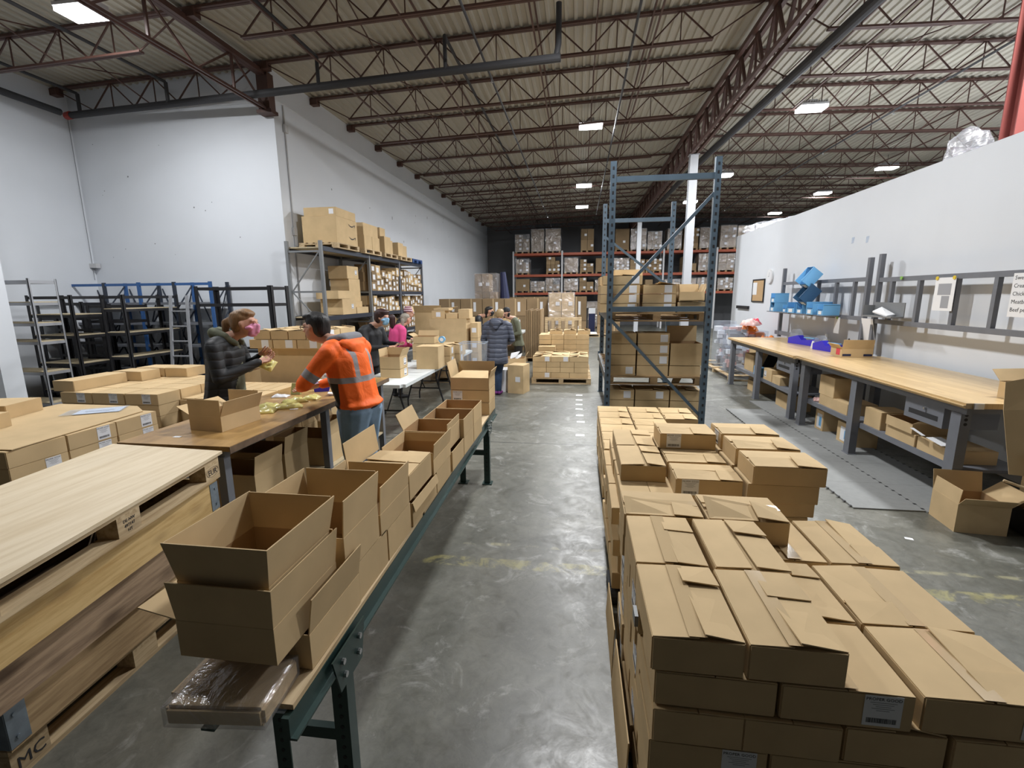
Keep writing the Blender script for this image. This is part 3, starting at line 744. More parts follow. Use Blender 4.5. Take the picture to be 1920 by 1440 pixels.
# seventh layer
nb(.22, 1.235, 6, .265, .385, 'taped carton at the near left corner of the top layer ' + S, tape=True, rz=.005)
nb(.49, 1.235, 6, .265, .385, 'taped top-layer carton beside the near left corner carton ' + S, tape=True, rz=0)
nb(.225, 1.625, 6, .265, .385, 'top-layer carton directly behind the near left corner carton ' + S, tape=True, rz=0)
nb(.505, 1.625, 6, .265, .385, 'top-layer carton in the second row, right of two, ' + S, rz=0)
nb(.22, 2.015, 6, .35, .265, 'taped wide carton at the far left of the top layer ' + S, seam='x', flip=(-1, 1), tape=True, lift=2)
nb(.575, 2.015, 6, .345, .265, 'wide carton with curled taped lid, far end of the top layer ' + S, seam='x', flip=(-1, 1), tape=True, lift=2.4)
# sixth layer
nb(.235, 1.235, 5, .345, .265, 'carton under the near left top cartons, second layer down ' + S, top='flat')
nb(.585, 1.235, 5, .35, .295, 'labelled second-layer carton, middle of the front edge ' + S, seam='y', lab='front', top='flat', tape=True, rz=0)
nb(.945, 1.235, 5, .35, .295, 'labelled carton at the near right corner of the second layer ' + S, seam='y', lab='front', laboff=.12, flip=(1, -1), tape=True, rz=0)
nb(.60, 1.535, 5, .345, .36, 'second-layer carton behind the middle labelled one, partly covered, ' + S, rz=0)
nb(.95, 1.535, 5, .345, .36, 'second-layer carton behind the near right corner carton ' + S, tape=True, rz=0, flip=(-1, -1))
nb(.77, 1.905, 5, .26, .38, 'second-layer carton touching the raised lid box ' + S, tape=True, rz=0, flip=(-1, 1), top='flat')
nb(1.035, 1.905, 5, .265, .38, 'far right corner carton of the second layer ' + S, tape=True, flip=(1, -1), rz=0)
nb(.22, 1.53, 5, .37, .265, 'second-layer carton showing only its left side, middle, ' + S, top='flat', lab='left', laboff=0)
nb(.22, 1.80, 5, .37, .24, 'second-layer carton showing only its left side, farther, ' + S, top='flat')
nb(.22, 2.045, 5, .37, .24, 'second-layer carton at the far left corner ' + S, top='flat')
nb(.595, 1.905, 5, .17, .38, 'narrow hidden second-layer carton under the curled lid ' + S, top='flat')
FILL = MB()
# lower layers: every box of the outer ring
for k in range(4, -1, -1):
    ww = (.265, .27, .265, .26) if k % 2 == 0 else (.345, .355, .36)
    dd = (.375, .345, .34) if k % 2 == 0 else (.265, .265, .265, .265)
    x = .225
    word = {4: 'third', 3: 'fourth', 2: 'fifth', 1: 'sixth', 0: 'bottom'}[k]
    for c, w_ in enumerate(ww):
        y = 1.235
        for r_, d_ in enumerate(dd):
            edge = r_ == 0 or c == 0 or c == len(ww) - 1 or r_ == len(dd) - 1
            if edge and not (r_ == 0 or c == 0):
                fill_box(FILL, x + w_ / 2, y + d_ / 2, lays(k) + .001, w_ - .01, d_ - .01, H - .004)
            elif edge:
                where = ('front edge' if r_ == 0 else 'rear edge' if r_ == len(dd) - 1 else 'left side' if c == 0 else 'right side')
                pos = '%s from the left' % ORD[c] if r_ in (0, len(dd) - 1) else '%s row back' % ORD[r_]
                lb = 'carton in the %s layer %s, %s, %s' % (word, S, where, pos)
                L_ = None; lo = None
                if (k, r_, c) == (3, 0, 0): L_, lo = 'front', .09
                if c == 0 and r_ > 0 and (k + r_) % 2 == 0: L_, lo = 'left', .0
                dx = {3: .012, 4: .0}.get(k, 0) if r_ == 0 else 0
                nb(x + (random.uniform(0, .012) if c == 0 else 0), y - (random.uniform(.0, .012) if r_ == 0 else 0), k, w_, d_, lb, top='flat' if (r_, c) != (0, 2) or k != 4 else 'pinwheel', lab=L_, laboff=lo)
            y += d_ + .002
        x += w_ + .002
tag(FILL.build('carton_rows', 'cardboard'), 'cartons hidden on the rear and right sides of near right stack', 'boxes', kind='stuff'); FILL = MB()
# leaning loose cardboard strips and a bundled strap at the left side of the stack
m = MB(); m.plate([(.0, 0, .0), (.0, .62, .0), (.012, .60, .26), (.012, .02, .30)], .005)
o = m.build('cardboard_sheet', 'cardboard', None, loc=(.196, 1.45, .002)); tag(o, 'flat cardboard sheet leaning on the left side of the near right stack', 'sheet')
m = MB(); m.plate([(.0, 0, .0), (.0, .5, .0), (.010, .5, .20), (.010, .04, .24)], .005)
o = m.build('cardboard_sheet', 'cardboard', None, loc=(.198, 2.10, .002)); tag(o, 'smaller cardboard sheet leaning behind the first beside the near right stack', 'sheet')
m = MB(); m.box(-.006, -.03, -.02, .006, .03, .02)
o = m.build('tape_bundle', 'rack_grey', None, loc=(.213, 1.50, .80)); tag(o, 'small shiny metal clip stuck on the left side of the near right stack', 'clip')

# ================================================================ second right pallet of cartons
pallet(.33, 2.64, 0, 1.0, 1.06, 'pine pallet under the second right stack of cartons', h=.125)
m = MB(); m.tube([(-.04, 0, .05), (.04, 0, .05)], .05, 16); m.box(-.05, .02, .01, .05, .2, .1)
o = m.build('caster', 'black_rubber', None, loc=(.262, 2.70, 0)); tag(o, 'black caster on the floor at the second right pallet corner', 'caster')
S2 = 'of second right stack'
def ly2(k): return .126 + .1078 * k
def mb_(x, y, k, w, d, lb, **kw):
    kw.setdefault('rz', random.uniform(-.012, .012)); x += random.uniform(-.005, .006); y += random.uniform(-.006, .004)
    return carton(x + .003, y + .003, ly2(k), w - .008, d - .008, .1045, lb, group='cartons stacked on the second right pallet', **kw)
mb_(.265, 2.80, 6, .275, .385, 'carton at the near left end of the upper layer ' + S2, rz=0)
mb_(.27, 3.19, 6, .27, .385, 'upper-layer carton behind the near left carton ' + S2, rz=0)
mb_(.56, 2.60, 6, .365, .265, 'labelled upper-layer carton in the middle of the near edge ' + S2, seam='x', lab='front', laboff=-.10, flip=(-1, 1), rz=-.02)
mb_(.56, 2.885, 6, .36, .265, 'upper-layer carton behind the labelled middle one ' + S2, seam='x', flip=(-1, 1))
mb_(.93, 2.57, 6, .37, .265, 'carton under the tall right corner ' + S2, top='flat')
mb_(.93, 2.86, 6, .37, .265, 'carton under the second tall right one ' + S2, top='flat')
mb_(.93, 3.15, 6, .37, .265, 'upper-layer carton on the far right ' + S2, top='flat')
mb_(.55, 3.17, 6, .37, .265, 'upper-layer carton under the labelled highest one ' + S2, top='flat')
mb_(.945, 2.56, 7, .375, .275, 'highest carton at the near right corner ' + S2, seam='x', flip=(-1, 1), lift=1.3)
mb_(.95, 2.86, 7, .37, .275, 'highest carton second from the near right corner ' + S2, seam='x', flip=(-1, 1), lift=1.5)
mb_(.945, 3.17, 7, .37, .275, 'highest carton at the far right, label on its left end, ' + S2, seam='x', flip=(-1, 1), lab='left', laboff=-.03, lift=1.3)
mb_(.555, 3.13, 7, .365, .275, 'labelled highest carton standing left of the far right one ' + S2, seam='x', lab='front', laboff=-.09, flip=(-1, 1), lift=1.3)
for k in range(5, -1, -1):
    word = {5: 'third', 4: 'fourth', 3: 'fifth', 2: 'sixth', 1: 'seventh', 0: 'bottom'}[k]
    ww = (.265, .27, .265, .26) if k % 2 == 0 else (.345, .355, .36); dd = (.375, .345, .34) if k % 2 == 0 else (.265, .265, .265, .265)
    x = .225 + (.03 if k % 2 else .0)
    for c, w_ in enumerate(ww):
        y = 2.66
        for r_, d_ in enumerate(dd):
            if c == len(ww) - 1 and r_ > 0: fill_box(FILL, x + w_ / 2, y + d_ / 2, ly2(k) + .001, w_ - .01, d_ - .01, .107)
            elif r_ == 0 and k < 3 and c > 0: fill_box(FILL, x + w_ / 2, y + d_ / 2, ly2(k) + .001, w_ - .01, d_ - .01, .107)
            elif r_ == 0 or (c == 0):
                where = 'front' if r_ == 0 else 'left side' if c == 0 else 'right side'
                pos = '%s from the left' % ORD[c] if r_ == 0 else '%s row back' % ORD[r_]
                mb_(x - (.015 if (c == 0 and k == 4) else 0), y - (.0 if k < 4 else .02), k, w_, d_, 'carton in the %s layer %s, %s, %s' % (word, S2, where, pos), top='flat',
                    lab='front' if (r_ == 0 and c == 0 and k in (5, 3)) else None, laboff=-.03)
            y += d_ + .002
        x += w_ + .002

tag(FILL.build('carton_rows', 'cardboard'), 'cartons hidden on the right and low front sides of second right stack', 'boxes', kind='stuff'); FILL = MB()
# ================================================================ third pallet, in front of the slate rack
pallet(.26, 4.0, 0, 1.06, 1.55, 'pine pallet under the low third stack before the slate rack', h=.125)
S3 = 'of low stack before slate rack'
for k in range(3, -1, -1):
    word = ['bottom', 'third', 'second', 'top'][k]
    rows = [(.235, .345), (.585, .345), (.935, .345)] if k % 2 else [(.23, .265), (.50, .265), (.77, .265), (1.04, .24)]
    dd = .265 if k % 2 else .37
    n = 6 if k % 2 else 4
    for r_ in range(n):
        for c, (x, w_) in enumerate(rows):
            if k < 3 and not (c == 0 or r_ == 0): continue
            if k < 3 and (r_ == 0 or r_ > 3):
                fill_box(FILL, x + w_ / 2, 3.98 + r_ * (dd + .004) + dd / 2, lays(k) + .001 * k, w_ - .01, dd - .01, H - .004); continue
            if k == 3 and c == 2 and r_ in (2, 3): continue
            carton(x + .003, 3.98 + r_ * (dd + .004), lays(k) + .001 * k, w_ - .008, dd - .006, H - .004, '%s-layer carton %s, %s from near end, %s from left' % (word, S3, ORD[r_], ORD[c]),
                   seam='x' if k % 2 else 'y', flip=(-1, 1), top='pinwheel' if k == 3 else 'flat', lift=1.6, group='cartons in the low stack before the slate rack', small=True, rz=random.uniform(-.015, .015))

tag(FILL.build('carton_rows', 'cardboard'), 'cartons hidden at the near and far ends of low stack before slate rack', 'boxes', kind='stuff'); FILL = MB()
# ================================================================ slate upright frames and rack levels
def upright(x0, x1, y, z1, label, diag):
    t = thing('upright_frame', label, 'rack', ((x0 + x1) / 2, y, 0))
    a = (x1 - x0) / 2
    for s in (-1, 1):
        b = MB(); b.box(s * a - .038, -.035, 0, s * a + .038, .035, z1)
        for k in range(int(z1 / .1)): b.box(s * a - .012, -.0365, .08 + k * .1, s * a + .012, -.035, .115 + k * .1, 1)
        b.build('post', ['rack_slate', 'black_metal'], t)
        b = MB(); b.box(s * a - .06, -.06, 0, s * a + .06, .06, .008); b.build('foot_plate', 'rack_slate', t)
    for z in diag[0]:
        b = MB(); b.box(-a + .038, -.025, z - .035, a - .038, .025, z + .035); b.build('horizontal_brace', 'rack_slate', t)
    for (za, zb) in diag[1]:
        b = MB(); b.bar((-a + .03, -.0, za), (a - .03, -.0, zb), .05, .04); b.build('diagonal_brace', 'rack_slate', t)
    return t
upright(.41, 1.70, 6.6, 3.58, 'slate blue upright frame of the right rack, nearest one with long diagonal braces', ((3.36, 1.70), ((1.80, 3.15), (1.55, .25))))
upright(.45, 1.68, 9.35, 3.55, 'farther slate blue upright frame of the right rack, same pattern', ((3.25, 1.70), ((2.95, 2.05), (1.55, .25))))
for x, wd in ((.41, 'left'), (1.69, 'right')):
    for z in (.72, 1.60):
        t = thing('rack_beam', 'slate blue load beam on the %s side of the right rack, %s level' % (wd, 'lower' if z < 1 else 'upper'), 'beam', (x, 6.64, z))
        b = MB(); b.box(-.025, 0, -.06, .025, 2.67, .05); b.build('beam', 'rack_slate', t)
        b = MB(); b.box(-.03, -.0, -.09, .03, .012, .09); b.box(-.03, 2.655, -.09, .03, 2.669, .09); b.build('end_plate', 'rack_slate', t)
for z, wd in ((.772, 'lower'), (1.652, 'upper')):
    for k in range(2):
        pallet(.40, 6.66 + k * 1.32, z - .121, 1.30, 1.26, 'dark pallet board on the %s level of the right rack, %s' % (wd, 'near' if k == 0 else 'far'), h=.12, mats=('dark_plywood', 'dark_plywood'), far=True)
SR = 'on the right rack'
def rb(x, z, w, h, lb, y=6.68, d=.37, **kw):
    kw.setdefault('small', True)
    return carton(x, y, z, w - .006, d, h - .006, lb, group='cartons on the right rack levels', **kw)
Z2, Z1 = 1.655, .775
for y, rw in ((6.68, 'front'), (7.08, 'second'), (7.48, 'third')):
    fr = y < 7
    if not fr:
        for r_ in range(3):
            for x_, w_ in ((.29, .50), (.86, .44), (1.32, .36)): fill_box(FILL, x_ + w_ / 2, y + .18, Z2 + r_ * .125, w_ - .01, .37, .12)
        fill_box(FILL, .54, y + .18, Z2 + .375, .49, .37, .12)
        continue
    for r_ in range(4):
        nm = ['lowest', 'second', 'third', 'top'][r_]; z = Z2 + r_ * .125
        if not (r_ == 3 and rw == 'third'): rb(.29 + (.03 if r_ == 3 else 0), z, .53 if r_ else .50, .125, 'upper level carton, left pile, %s tier, %s row %s' % (nm, rw, SR), y=y, top='pinwheel' if r_ == 3 else 'flat', lab='front' if fr else None, laboff=.17)
        if r_ < 3: rb(.86, z, .44, .125, 'upper level carton, middle pile, %s tier, %s row %s' % (nm, rw, SR), y=y, top='pinwheel' if r_ == 2 else 'flat', lab='front' if fr else None, laboff=.11, lift=2)
        if r_ < 1: rb(1.32, z, .36, .14, 'upper level carton, right pile, %s tier, %s row %s' % (nm, rw, SR), y=y, top='flat')
rb(1.335, Z2 + .146, .33, .13, 'open carton with raised flaps on the upper level, right pile, %s' % SR, top='open', flaps=[('back', 10), ('front', 175), ('left', 8), ('right', 20)], fl=.11)
rb(.50, Z2 + .498, .40, .10, 'carton standing highest on the upper level %s' % SR, y=7.10, top='flat')
for y, rw in ((6.68, 'front'), (7.08, 'second'), (7.48, 'third')):
    fr = y < 7
    if not fr:
        for r_ in range(3):
            for x_, w_ in ((.43, .37), (.815, .43), (1.255, .42)): fill_box(FILL, x_ + w_ / 2, y + .18, Z1 + r_ * .15, w_ - .01, .37, .145)
        continue
    for r_ in range(4):
        nm = ['lowest', 'second', 'third', 'top'][r_]; z = Z1 + r_ * .15
        rb(.43, z, .37, .15, 'lower level carton, left pile, %s tier, %s row %s' % (nm, rw, SR), y=y, top='flat', lab='front' if (fr and r_ == 0) else None, laboff=.1)
        rb(.815, z, .43, .15, 'lower level carton, middle pile, %s tier, %s row %s' % (nm, rw, SR), y=y, top='flat', lab='front' if (fr and r_ > 0) else None, laboff=.14)
        if r_ == 0: rb(1.255, z, .42, .15, 'lower level carton, right pile, %s tier, %s row %s' % (nm, rw, SR), y=y, top='flat')
    if fr: rb(1.26, Z1 + .152, .42, .31, 'tall open carton with a dark rear flap on the lower level %s' % SR, y=y, top='open', flaps=[('back', 3)], fl=.22)
pallet(.48, 6.68, 0, 1.16, 1.26, 'pine pallet on the floor inside the right rack', h=.125)
for c, (x, w_) in enumerate(((.40, .40), (.81, .47), (1.29, .42))):
    for r_ in range(3):
        rb(x, .128 + r_ * .15, w_, .15, 'floor level carton, %s pile, %s tier, front row %s' % (['left', 'middle', 'right'][c], ['lowest', 'second', 'top'][r_], SR), y=6.68, top='pinwheel' if r_ == 2 else 'flat', lab='front' if (r_ == 2 and c < 2) else None, lift=1.6, laboff=.1)
m = MB(); m.plate([(0, 0, 0), (.10, .02, .0), (.16, .02, .13), (.05, 0, .17)], .005); m.plate([(.05, .001, .17), (.16, .02, .13), (.13, -.03, .20), (.07, -.03, .22)], .005)
o = m.build('cardboard_scrap', 'cardboard', None, loc=(1.30, 6.84, .58)); tag(o, 'bent cardboard offcut standing on the floor level cartons of the right rack', 'scrap')
tag(FILL.build('carton_rows', 'cardboard'), 'rows of cartons behind the front cartons on the right rack levels', 'boxes', kind='stuff'); FILL = MB()
# ================================================================ pallet table at the left (pallet, three plank collars, pallet, plywood)
PA = .183
def euro_pallet(loc, label, rz=PA, L_=1.2):
    t = thing('wooden_pallet', label, 'pallet', loc, rz)
    h, W = .144, .8; Y = L_ / 2
    for k, (x0, x1) in enumerate(((-.4, -.255), (-.2, -.1), (-.0725, .0725), (.1, .2), (.255, .4))):
        m = MB(); m.box(x0, -Y, h - .022, x1, Y, h); m.build('deck_board', 'pine_y', t)
    for y0, y1 in ((-Y, -Y + .145), (-.0725, .0725), (Y - .145, Y)):
        m = MB(); m.box(-.4, y0, h - .044, .4, y1, h - .0225); m.build('stringer_board', 'pine_x', t)
        for x0, x1 in ((-.4, -.3), (-.0725, .0725), (.3, .4)):
            m = MB(); m.box(x0, y0, .0225, x1, y1, h - .0445); m.build('block', 'pine_y', t)
    for x0, x1 in ((-.4, -.3), (-.0725, .0725), (.3, .4)):
        m = MB(); m.box(x0, -Y, 0, x1, Y, .022); m.build('bottom_board', 'pine_y', t)
    return t
def centre(L_, rz, far=(-2.275, 2.575)):       # centre of a pallet or collar whose far aisle-side corner is fixed
    v = Matrix.Rotation(rz, 2) @ Vector((-.4, -L_ / 2)); return far[0] + v.x, far[1] + v.y
c_ = centre(1.28, .07, (-2.29, 2.53)); p1 = euro_pallet((c_[0], c_[1], 0), 'old pine pallet on the floor carrying the plank collars at lower left', .07, 1.28)
stamp = obj('stamp_lettering', text_mesh('MC', .075, 'print_black'), p1, (.4008, -.565, .06)); stamp.rotation_euler = (PI / 2, 0, PI / 2)
c_ = centre(1.52, PA); p2 = euro_pallet((c_[0], c_[1], .765), 'pine pallet with round stamped corner block under the pale plywood top', PA, 1.52)
stamp = obj('stamp_lettering', text_mesh('EUR', .05, 'print_black'), p2, (.4008, .6875, .06)); stamp.rotation_euler = (PI / 2, 0, PI / 2)
m = MB(); n = 28
for k in range(n):
    a0, a1 = 2 * PI * k / n, 2 * PI * (k + 1) / n
    for r0, r1 in ((1, .95),):
        m.add([(.4009, .6875 + .062 * math.cos(a0) * r0, .062 + .031 * math.sin(a0) * r0), (.4009, .6875 + .062 * math.cos(a1) * r0, .062 + .031 * math.sin(a1) * r0),
               (.4009, .6875 + .062 * math.cos(a1) * r1, .062 + .031 * math.sin(a1) * r1), (.4009, .6875 + .062 * math.cos(a0) * r1, .062 + .031 * math.sin(a0) * r1)], [(0, 1, 2, 3)])
m.build('stamp_ring', 'print_black', p2)
for i, tx in enumerate(('DE-NW', '497147', 'HT')):
    stamp = obj('stamp_lettering', text_mesh(tx, .022, 'print_black'), p2, (.4008, .0, .088 - i * .025)); stamp.rotation_euler = (PI / 2, 0, PI / 2)
for k, (mt, wd) in enumerate((('plank_mid', 'lowest, mid-brown'), ('plank_old', 'middle, dark and knotty'), ('plank_yellow', 'uppermost, fresh yellow'))):
    LC = (1.30, 1.43, 1.50)[k]; rc = (.08, .11, .15)[k]; c_ = centre(LC, rc, (-2.285, 2.55)); Y = LC / 2
    t = thing('pallet_collar', 'plank pallet collar in the left pallet table, %s' % wd, 'crate collar', (c_[0], c_[1], .1445 + k * .2065), rc, 'pallet collars of the left pallet table')
    for s in (-1, 1):
        m = MB(); m.box(s * .4 - (.02 if s > 0 else 0), -Y, .001, s * .4 + (.02 if s < 0 else 0), Y, .2055); m.build('plank', mt, t)
        m = MB(); m.box(-.379, s * Y - (.02 if s > 0 else 0), .001, .379, s * Y + (.02 if s < 0 else 0), .2055); m.build('plank', mt, t)
    for sx in (-1, 1):
        for sy in (-1, 1):
            m = MB(); m.box(sx * .4 + (0 if sx > 0 else -.003), sy * Y - (.075 if sy > 0 else 0), .012, sx * .4 + (.003 if sx > 0 else 0), sy * Y + (.075 if sy < 0 else 0), .19)
            m.box(sx * .4 - (.05 if sx > 0 else 0), sy * Y + (0 if sy > 0 else -.003), .012, sx * .4 + (.05 if sx < 0 else 0), sy * Y + (.003 if sy > 0 else 0), .19)
            for z in (.05, .15): m.tube([(sx * .404, sy * (Y - .03), z), (sx * .408, sy * (Y - .03), z)], .008, 8)
            o = m.build('hinge_bracket', 'galvanised', t)
            if not (sy < 0 and k < 1) and not (sy > 0): bpy.data.objects.remove(o)
    if k == 1:
        stamp = obj('stamp_lettering', text_mesh('KS', .07, 'plank_old'), t, (.4008, .35, .13)); stamp.rotation_euler = (PI / 2, 0, PI / 2)
m = MB(); m.plate([(.64, -.93, .018), (.32, .78, .018), (-.545, .83, .018), (-.30, -.93, .018)], .018)
o = m.build('plywood_sheet', 'plywood_pale', None, loc=(-2.59, 1.83, .9097)); tag(o, 'pale plywood sheet lying on top of the left pallet table', 'board')

# ================================================================ long worn workbench
t = thing('workbench', 'long workbench with worn varnished wooden top and dark steel frame at left', 'workbench', (-2.73, 4.06, 0))
m = MB(); m.box(-.43, -1.35, .885, .43, 1.35, .92); m.build('top', 'bench_top_worn', t)
m = MB(); m.box(.4305, -1.35, .872, .434, 1.35, .917); m.build('worn_edge', 'worn_edge', t)
m = MB(); m.box(-.41, -1.33, .84, -.37, 1.33, .884); m.box(.33, -1.33, .84, .37, 1.33, .884)
for y in (-1.33, 0, 1.29): m.box(-.369, y, .84, .329, y + .04, .884)
m.build('apron', 'bench_grey', t)
for sx in (-.36, .34):
    for sy in (-1.31, 0.0, 1.27):
        m = MB(); m.box(sx - .03, sy - .03, 0, sx + .03, sy + .03, .84); m.box(sx - .05, sy - .03, 0, sx + .05, sy + .05, .01); m.build('leg', 'bench_grey', t)
m = MB(); m.box(-.36, -1.1, .24, .36, 1.24, .26); m.build('lower_shelf', 'particle_board', t)
SU = 'on the shelf under the long worn workbench'
for i, (x, y, w_, d_, h_) in enumerate(((-2.98, 3.08, .55, .34, .30), (-2.98, 3.46, .55, .34, .34), (-2.98, 4.1, .55, .36, .28), (-2.98, 4.90, .52, .34, .22))):
    carton(x, y, .262, w_, d_, h_, 'dark open carton %s, %s from near end' % (SU, ORD[i]), top='open', flaps=[('right', 8), ('left', 30)], fl=.15, group='cartons under the long workbench')
carton(-2.98, 5.02 - .12 + .345, .262, .5, .26, .17, 'closed carton at the far end %s' % SU, top='flat', lab='front', laboff=.1)

# open carton on the workbench
carton(-2.87, 3.03, .921, .29, .38, .115, 'open cardboard box with four spread flaps on the worn workbench', top='open', rz=-.10, fl=.125,
       flaps=[('left', 62), ('front', 0, -.0), ('right', 22), ('back', 2)])
# pouches and things on the workbench
def pouch_mesh(w_, d_, h_, seed, mat='yellow_pouch'):
    rr = random.Random(seed); bm = bmesh.new(); bmesh.ops.create_grid(bm, x_segments=14, y_segments=9, size=.5)
    for v in bm.verts:
        x, y = v.co.x, v.co.y; e = max(0, 1 - (2 * x) ** 4) * max(0, 1 - (2 * y) ** 4)
        v.co = Vector((x * w_, y * d_, h_ * (e ** .5) * (.75 + .7 * noise.noise(Vector((x * 4 + seed, y * 4, seed)))) + .004 + .006 * abs(noise.noise(Vector((x * 9, y * 9 + seed, 0))))))
    g = bmesh.ops.extrude_face_region(bm, geom=bm.faces[:])
    for v in [v for v in g['geom'] if isinstance(v, bmesh.types.BMVert)]: pass
    for v in bm.verts: pass
    bm2 = [v for v in g['geom'] if isinstance(v, bmesh.types.BMVert)]
    for v in bm2: v.co.z = .0005 if v.co.z < 1 else 0
    bmesh.ops.recalc_face_normals(bm, faces=bm.faces[:])
    me = bpy.data.meshes.new('pouch'); bm.to_mesh(me); bm.free(); me.materials.append(MATS[mat])
    me.polygons.foreach_set('use_smooth', [True] * len(me.polygons)); return me
for i, (x, y, w_, d_, r, lb) in enumerate(((-2.70, 3.62, .20, .14, .3, 'crumpled yellow pouch nearest the open box on the workbench'), (-2.58, 3.80, .24, .10, .5, 'long flat yellow pouch in front of the crumpled ones'),
        (-2.78, 3.80, .17, .15, -.2, 'crumpled yellow pouch in the middle of the pouch pile'), (-2.66, 4.02, .20, .15, .9, 'yellow pouch lying right of the pile towards the man'), (-2.58, 4.17, .15, .12, .1, 'yellow pouch with silver edge beside the man in orange'))):
    o = obj('food_pouch', pouch_mesh(w_, d_, .035, i + 1), None, (x, y, .921), r); tag(o, lb, 'pouch', 'yellow pouches on the long workbench')
o = obj('food_pouch', pouch_mesh(.15, .10, .022, 9, 'label_white'), None, (-2.94, 4.22, .921), .2); tag(o, 'small flat white pouch lying behind the yellow pouches', 'pouch')
m = MB(); m.plate([(-.05, 0, 0), (.05, 0, 0), (.065, .03, .11), (-.045, .03, .11)], .03); o = m.build('food_pouch', 'green_pouch', None, loc=(-2.86, 4.34, .924)); tag(o, 'standing green pouch on the workbench behind the yellow ones', 'pouch')
m = MB(); m.box(-.055, -.04, 0, .055, .04, .012); o = m.build('food_tray', 'label_white', None, loc=(-2.45, 4.36, .921)); o.rotation_euler = (0, .12, .4); o.location.z = .93; tag(o, 'flat white and yellow packet near the man at the workbench', 'packet')
for i, (x, y, dx) in enumerate(((-2.67, 4.52, .0), (-2.43, 5.12, 0))):
    t = thing('tape_dispenser', ['blue tape gun lying left of the man in orange', 'blue tape gun lying right of the man in orange'][i], 'tape gun', (x, y, .921), .4 + i)
    m = MB(); m.add([(-.07, -.02, 0), (.07, -.02, 0), (.09, -.02, .06), (.02, -.02, .11), (-.08, -.02, .08), (-.07, .02, 0), (.07, .02, 0), (.09, .02, .06), (.02, .02, .11), (-.08, .02, .08)],
          [(0, 1, 2, 3, 4), (9, 8, 7, 6, 5), (0, 5, 6, 1), (1, 6, 7, 2), (2, 7, 8, 3), (3, 8, 9, 4), (4, 9, 5, 0)]); m.build('housing', 'blue_tool', t)
    m = MB(); m.tube([(0.0, .022, .06), (0, .07, .06)], .045, 16); m.build('tape_roll', 'clear_plastic', t)
m = MB(); m.box(0, 0, 0, .28, .20, .012); m.plate([(.02, .02, .03), (.25, .0, .016), (.27, .16, .022), (.03, .2, .013)], .001)
o = m.build('paper_stack', 'paper', None, loc=(-3.08, 4.95, .921)); tag(o, 'stack of white papers behind the blue tape gun on the workbench', 'papers')
t = thing('supply_box', 'white printed carton standing behind the man on the workbench', 'box', (-2.98, 5.28, .921), .1)
m = MB(); m.box(-.09, -.06, 0, .09, .06, .14); m.build('body', 'label_white', t); m = MB(); m.box(-.06, -.061, .03, .05, -.0602, .05); m.box(-.06, -.061, .08, .05, -.0602, .11); m.build('print', 'print_grey', t)['kind'] = 'stuff'
m = MB(); m.box(0, 0, 0, .055, .03, .0012); o = m.build('paper_scrap', 'paper', None, loc=(-2.87, 2.86, .9212)); tag(o, 'small white paper scrap at the near end of the workbench', 'scrap')
m = MB(); m.box(0, 0, 0, .07, .03, .0012); o = m.build('paper_scrap', 'paper', None, loc=(-2.52, 3.72, .9212)); o.rotation_euler[2] = .5; tag(o, 'small torn white label on the workbench front edge below pouches', 'scrap')

# ================================================================ carton stacks on the far left
def grid_stack(x0, y0, layers, nx, ny, w_, d_, S_, group, z0=.125, h=.115, labf=None, vis=3, **kw):
    FILL = MB()
    for k in range(layers):
        for i in range(nx):
            for j in range(ny):
                if 0 < i < nx - 1 and 0 < j < ny - 1 and k < layers - 1: continue
                if k < layers - vis and k != layers - 1 or (k < layers - 1 and not (j == 0 or i == nx - 1)):
                    fill_box(FILL, x0 + i * (w_ + .003) + w_ / 2, y0 + j * (d_ + .003) + d_ / 2, z0 + k * (h + .0008), w_ - .008, d_ - .008, h - .002); continue
                lab = labf(k, i, j) if labf else None
                carton(x0 + i * (w_ + .003) + random.uniform(0, .004), y0 + j * (d_ + .003) + random.uniform(0, .004), z0 + k * (h + .0008), w_ - .004, d_ - .004, h - .002,
                       'carton %s, layer %s from the floor, %s across, %s back' % (S_, ORD[k], ORD[i], ORD[j]), top='flat', group=group, lab=lab[0] if lab else None, laboff=lab[1] if lab else None, **kw)
    tag(FILL.build('carton_rows', 'cardboard'), 'hidden and low cartons %s' % S_, 'boxes', kind='stuff')
pallet(-4.75, 2.42, 0, 1.12, 1.16, 'pine pallet under the far left stack with the cardboard sheet', h=.125)
grid_stack(-4.76, 2.40, 7, 4, 3, .277, .37, 'of sheet-topped left stack', 'cartons of the sheet-topped stack at far left', labf=lambda k, i, j: ('right', .08) if i == 3 and (k, j) in ((6, 1), (6, 2), (5, 0), (5, 1), (5, 2), (3, 2)) else None)
m = MB(); m.add([(-.02, -.05, 0), (1.12, -.0, 0), (1.02, 1.04, 0), (.80, 1.2, 0), (-.02, 1.2, 0), (-.02, -.05, .005), (1.12, -.0, .005), (1.02, 1.04, .005), (.80, 1.2, .005), (-.02, 1.2, .005)],
      [(4, 3, 2, 1, 0), (5, 6, 7, 8, 9), (0, 1, 6, 5), (1, 2, 7, 6), (2, 3, 8, 7), (3, 4, 9, 8), (4, 0, 5, 9)])
o = m.build('cardboard_sheet', 'cardboard', None, loc=(-4.75, 2.43, .938)); tag(o, 'large flat cardboard sheet covering the top of the far left stack', 'sheet')
carton(-5.12, 3.02, .944, .50, .34, .11, 'closed carton lying on the cardboard sheet, farther left', top='flat', rz=.25)
carton(-4.66, 2.70, .944, .36, .20, .11, 'small carton on the cardboard sheet at the left picture edge', top='flat', rz=.2)
t = thing('document_pouch', 'white printed paper in a clear plastic pouch on the cardboard sheet', 'papers', (-4.1, 3.42, .944), .55)
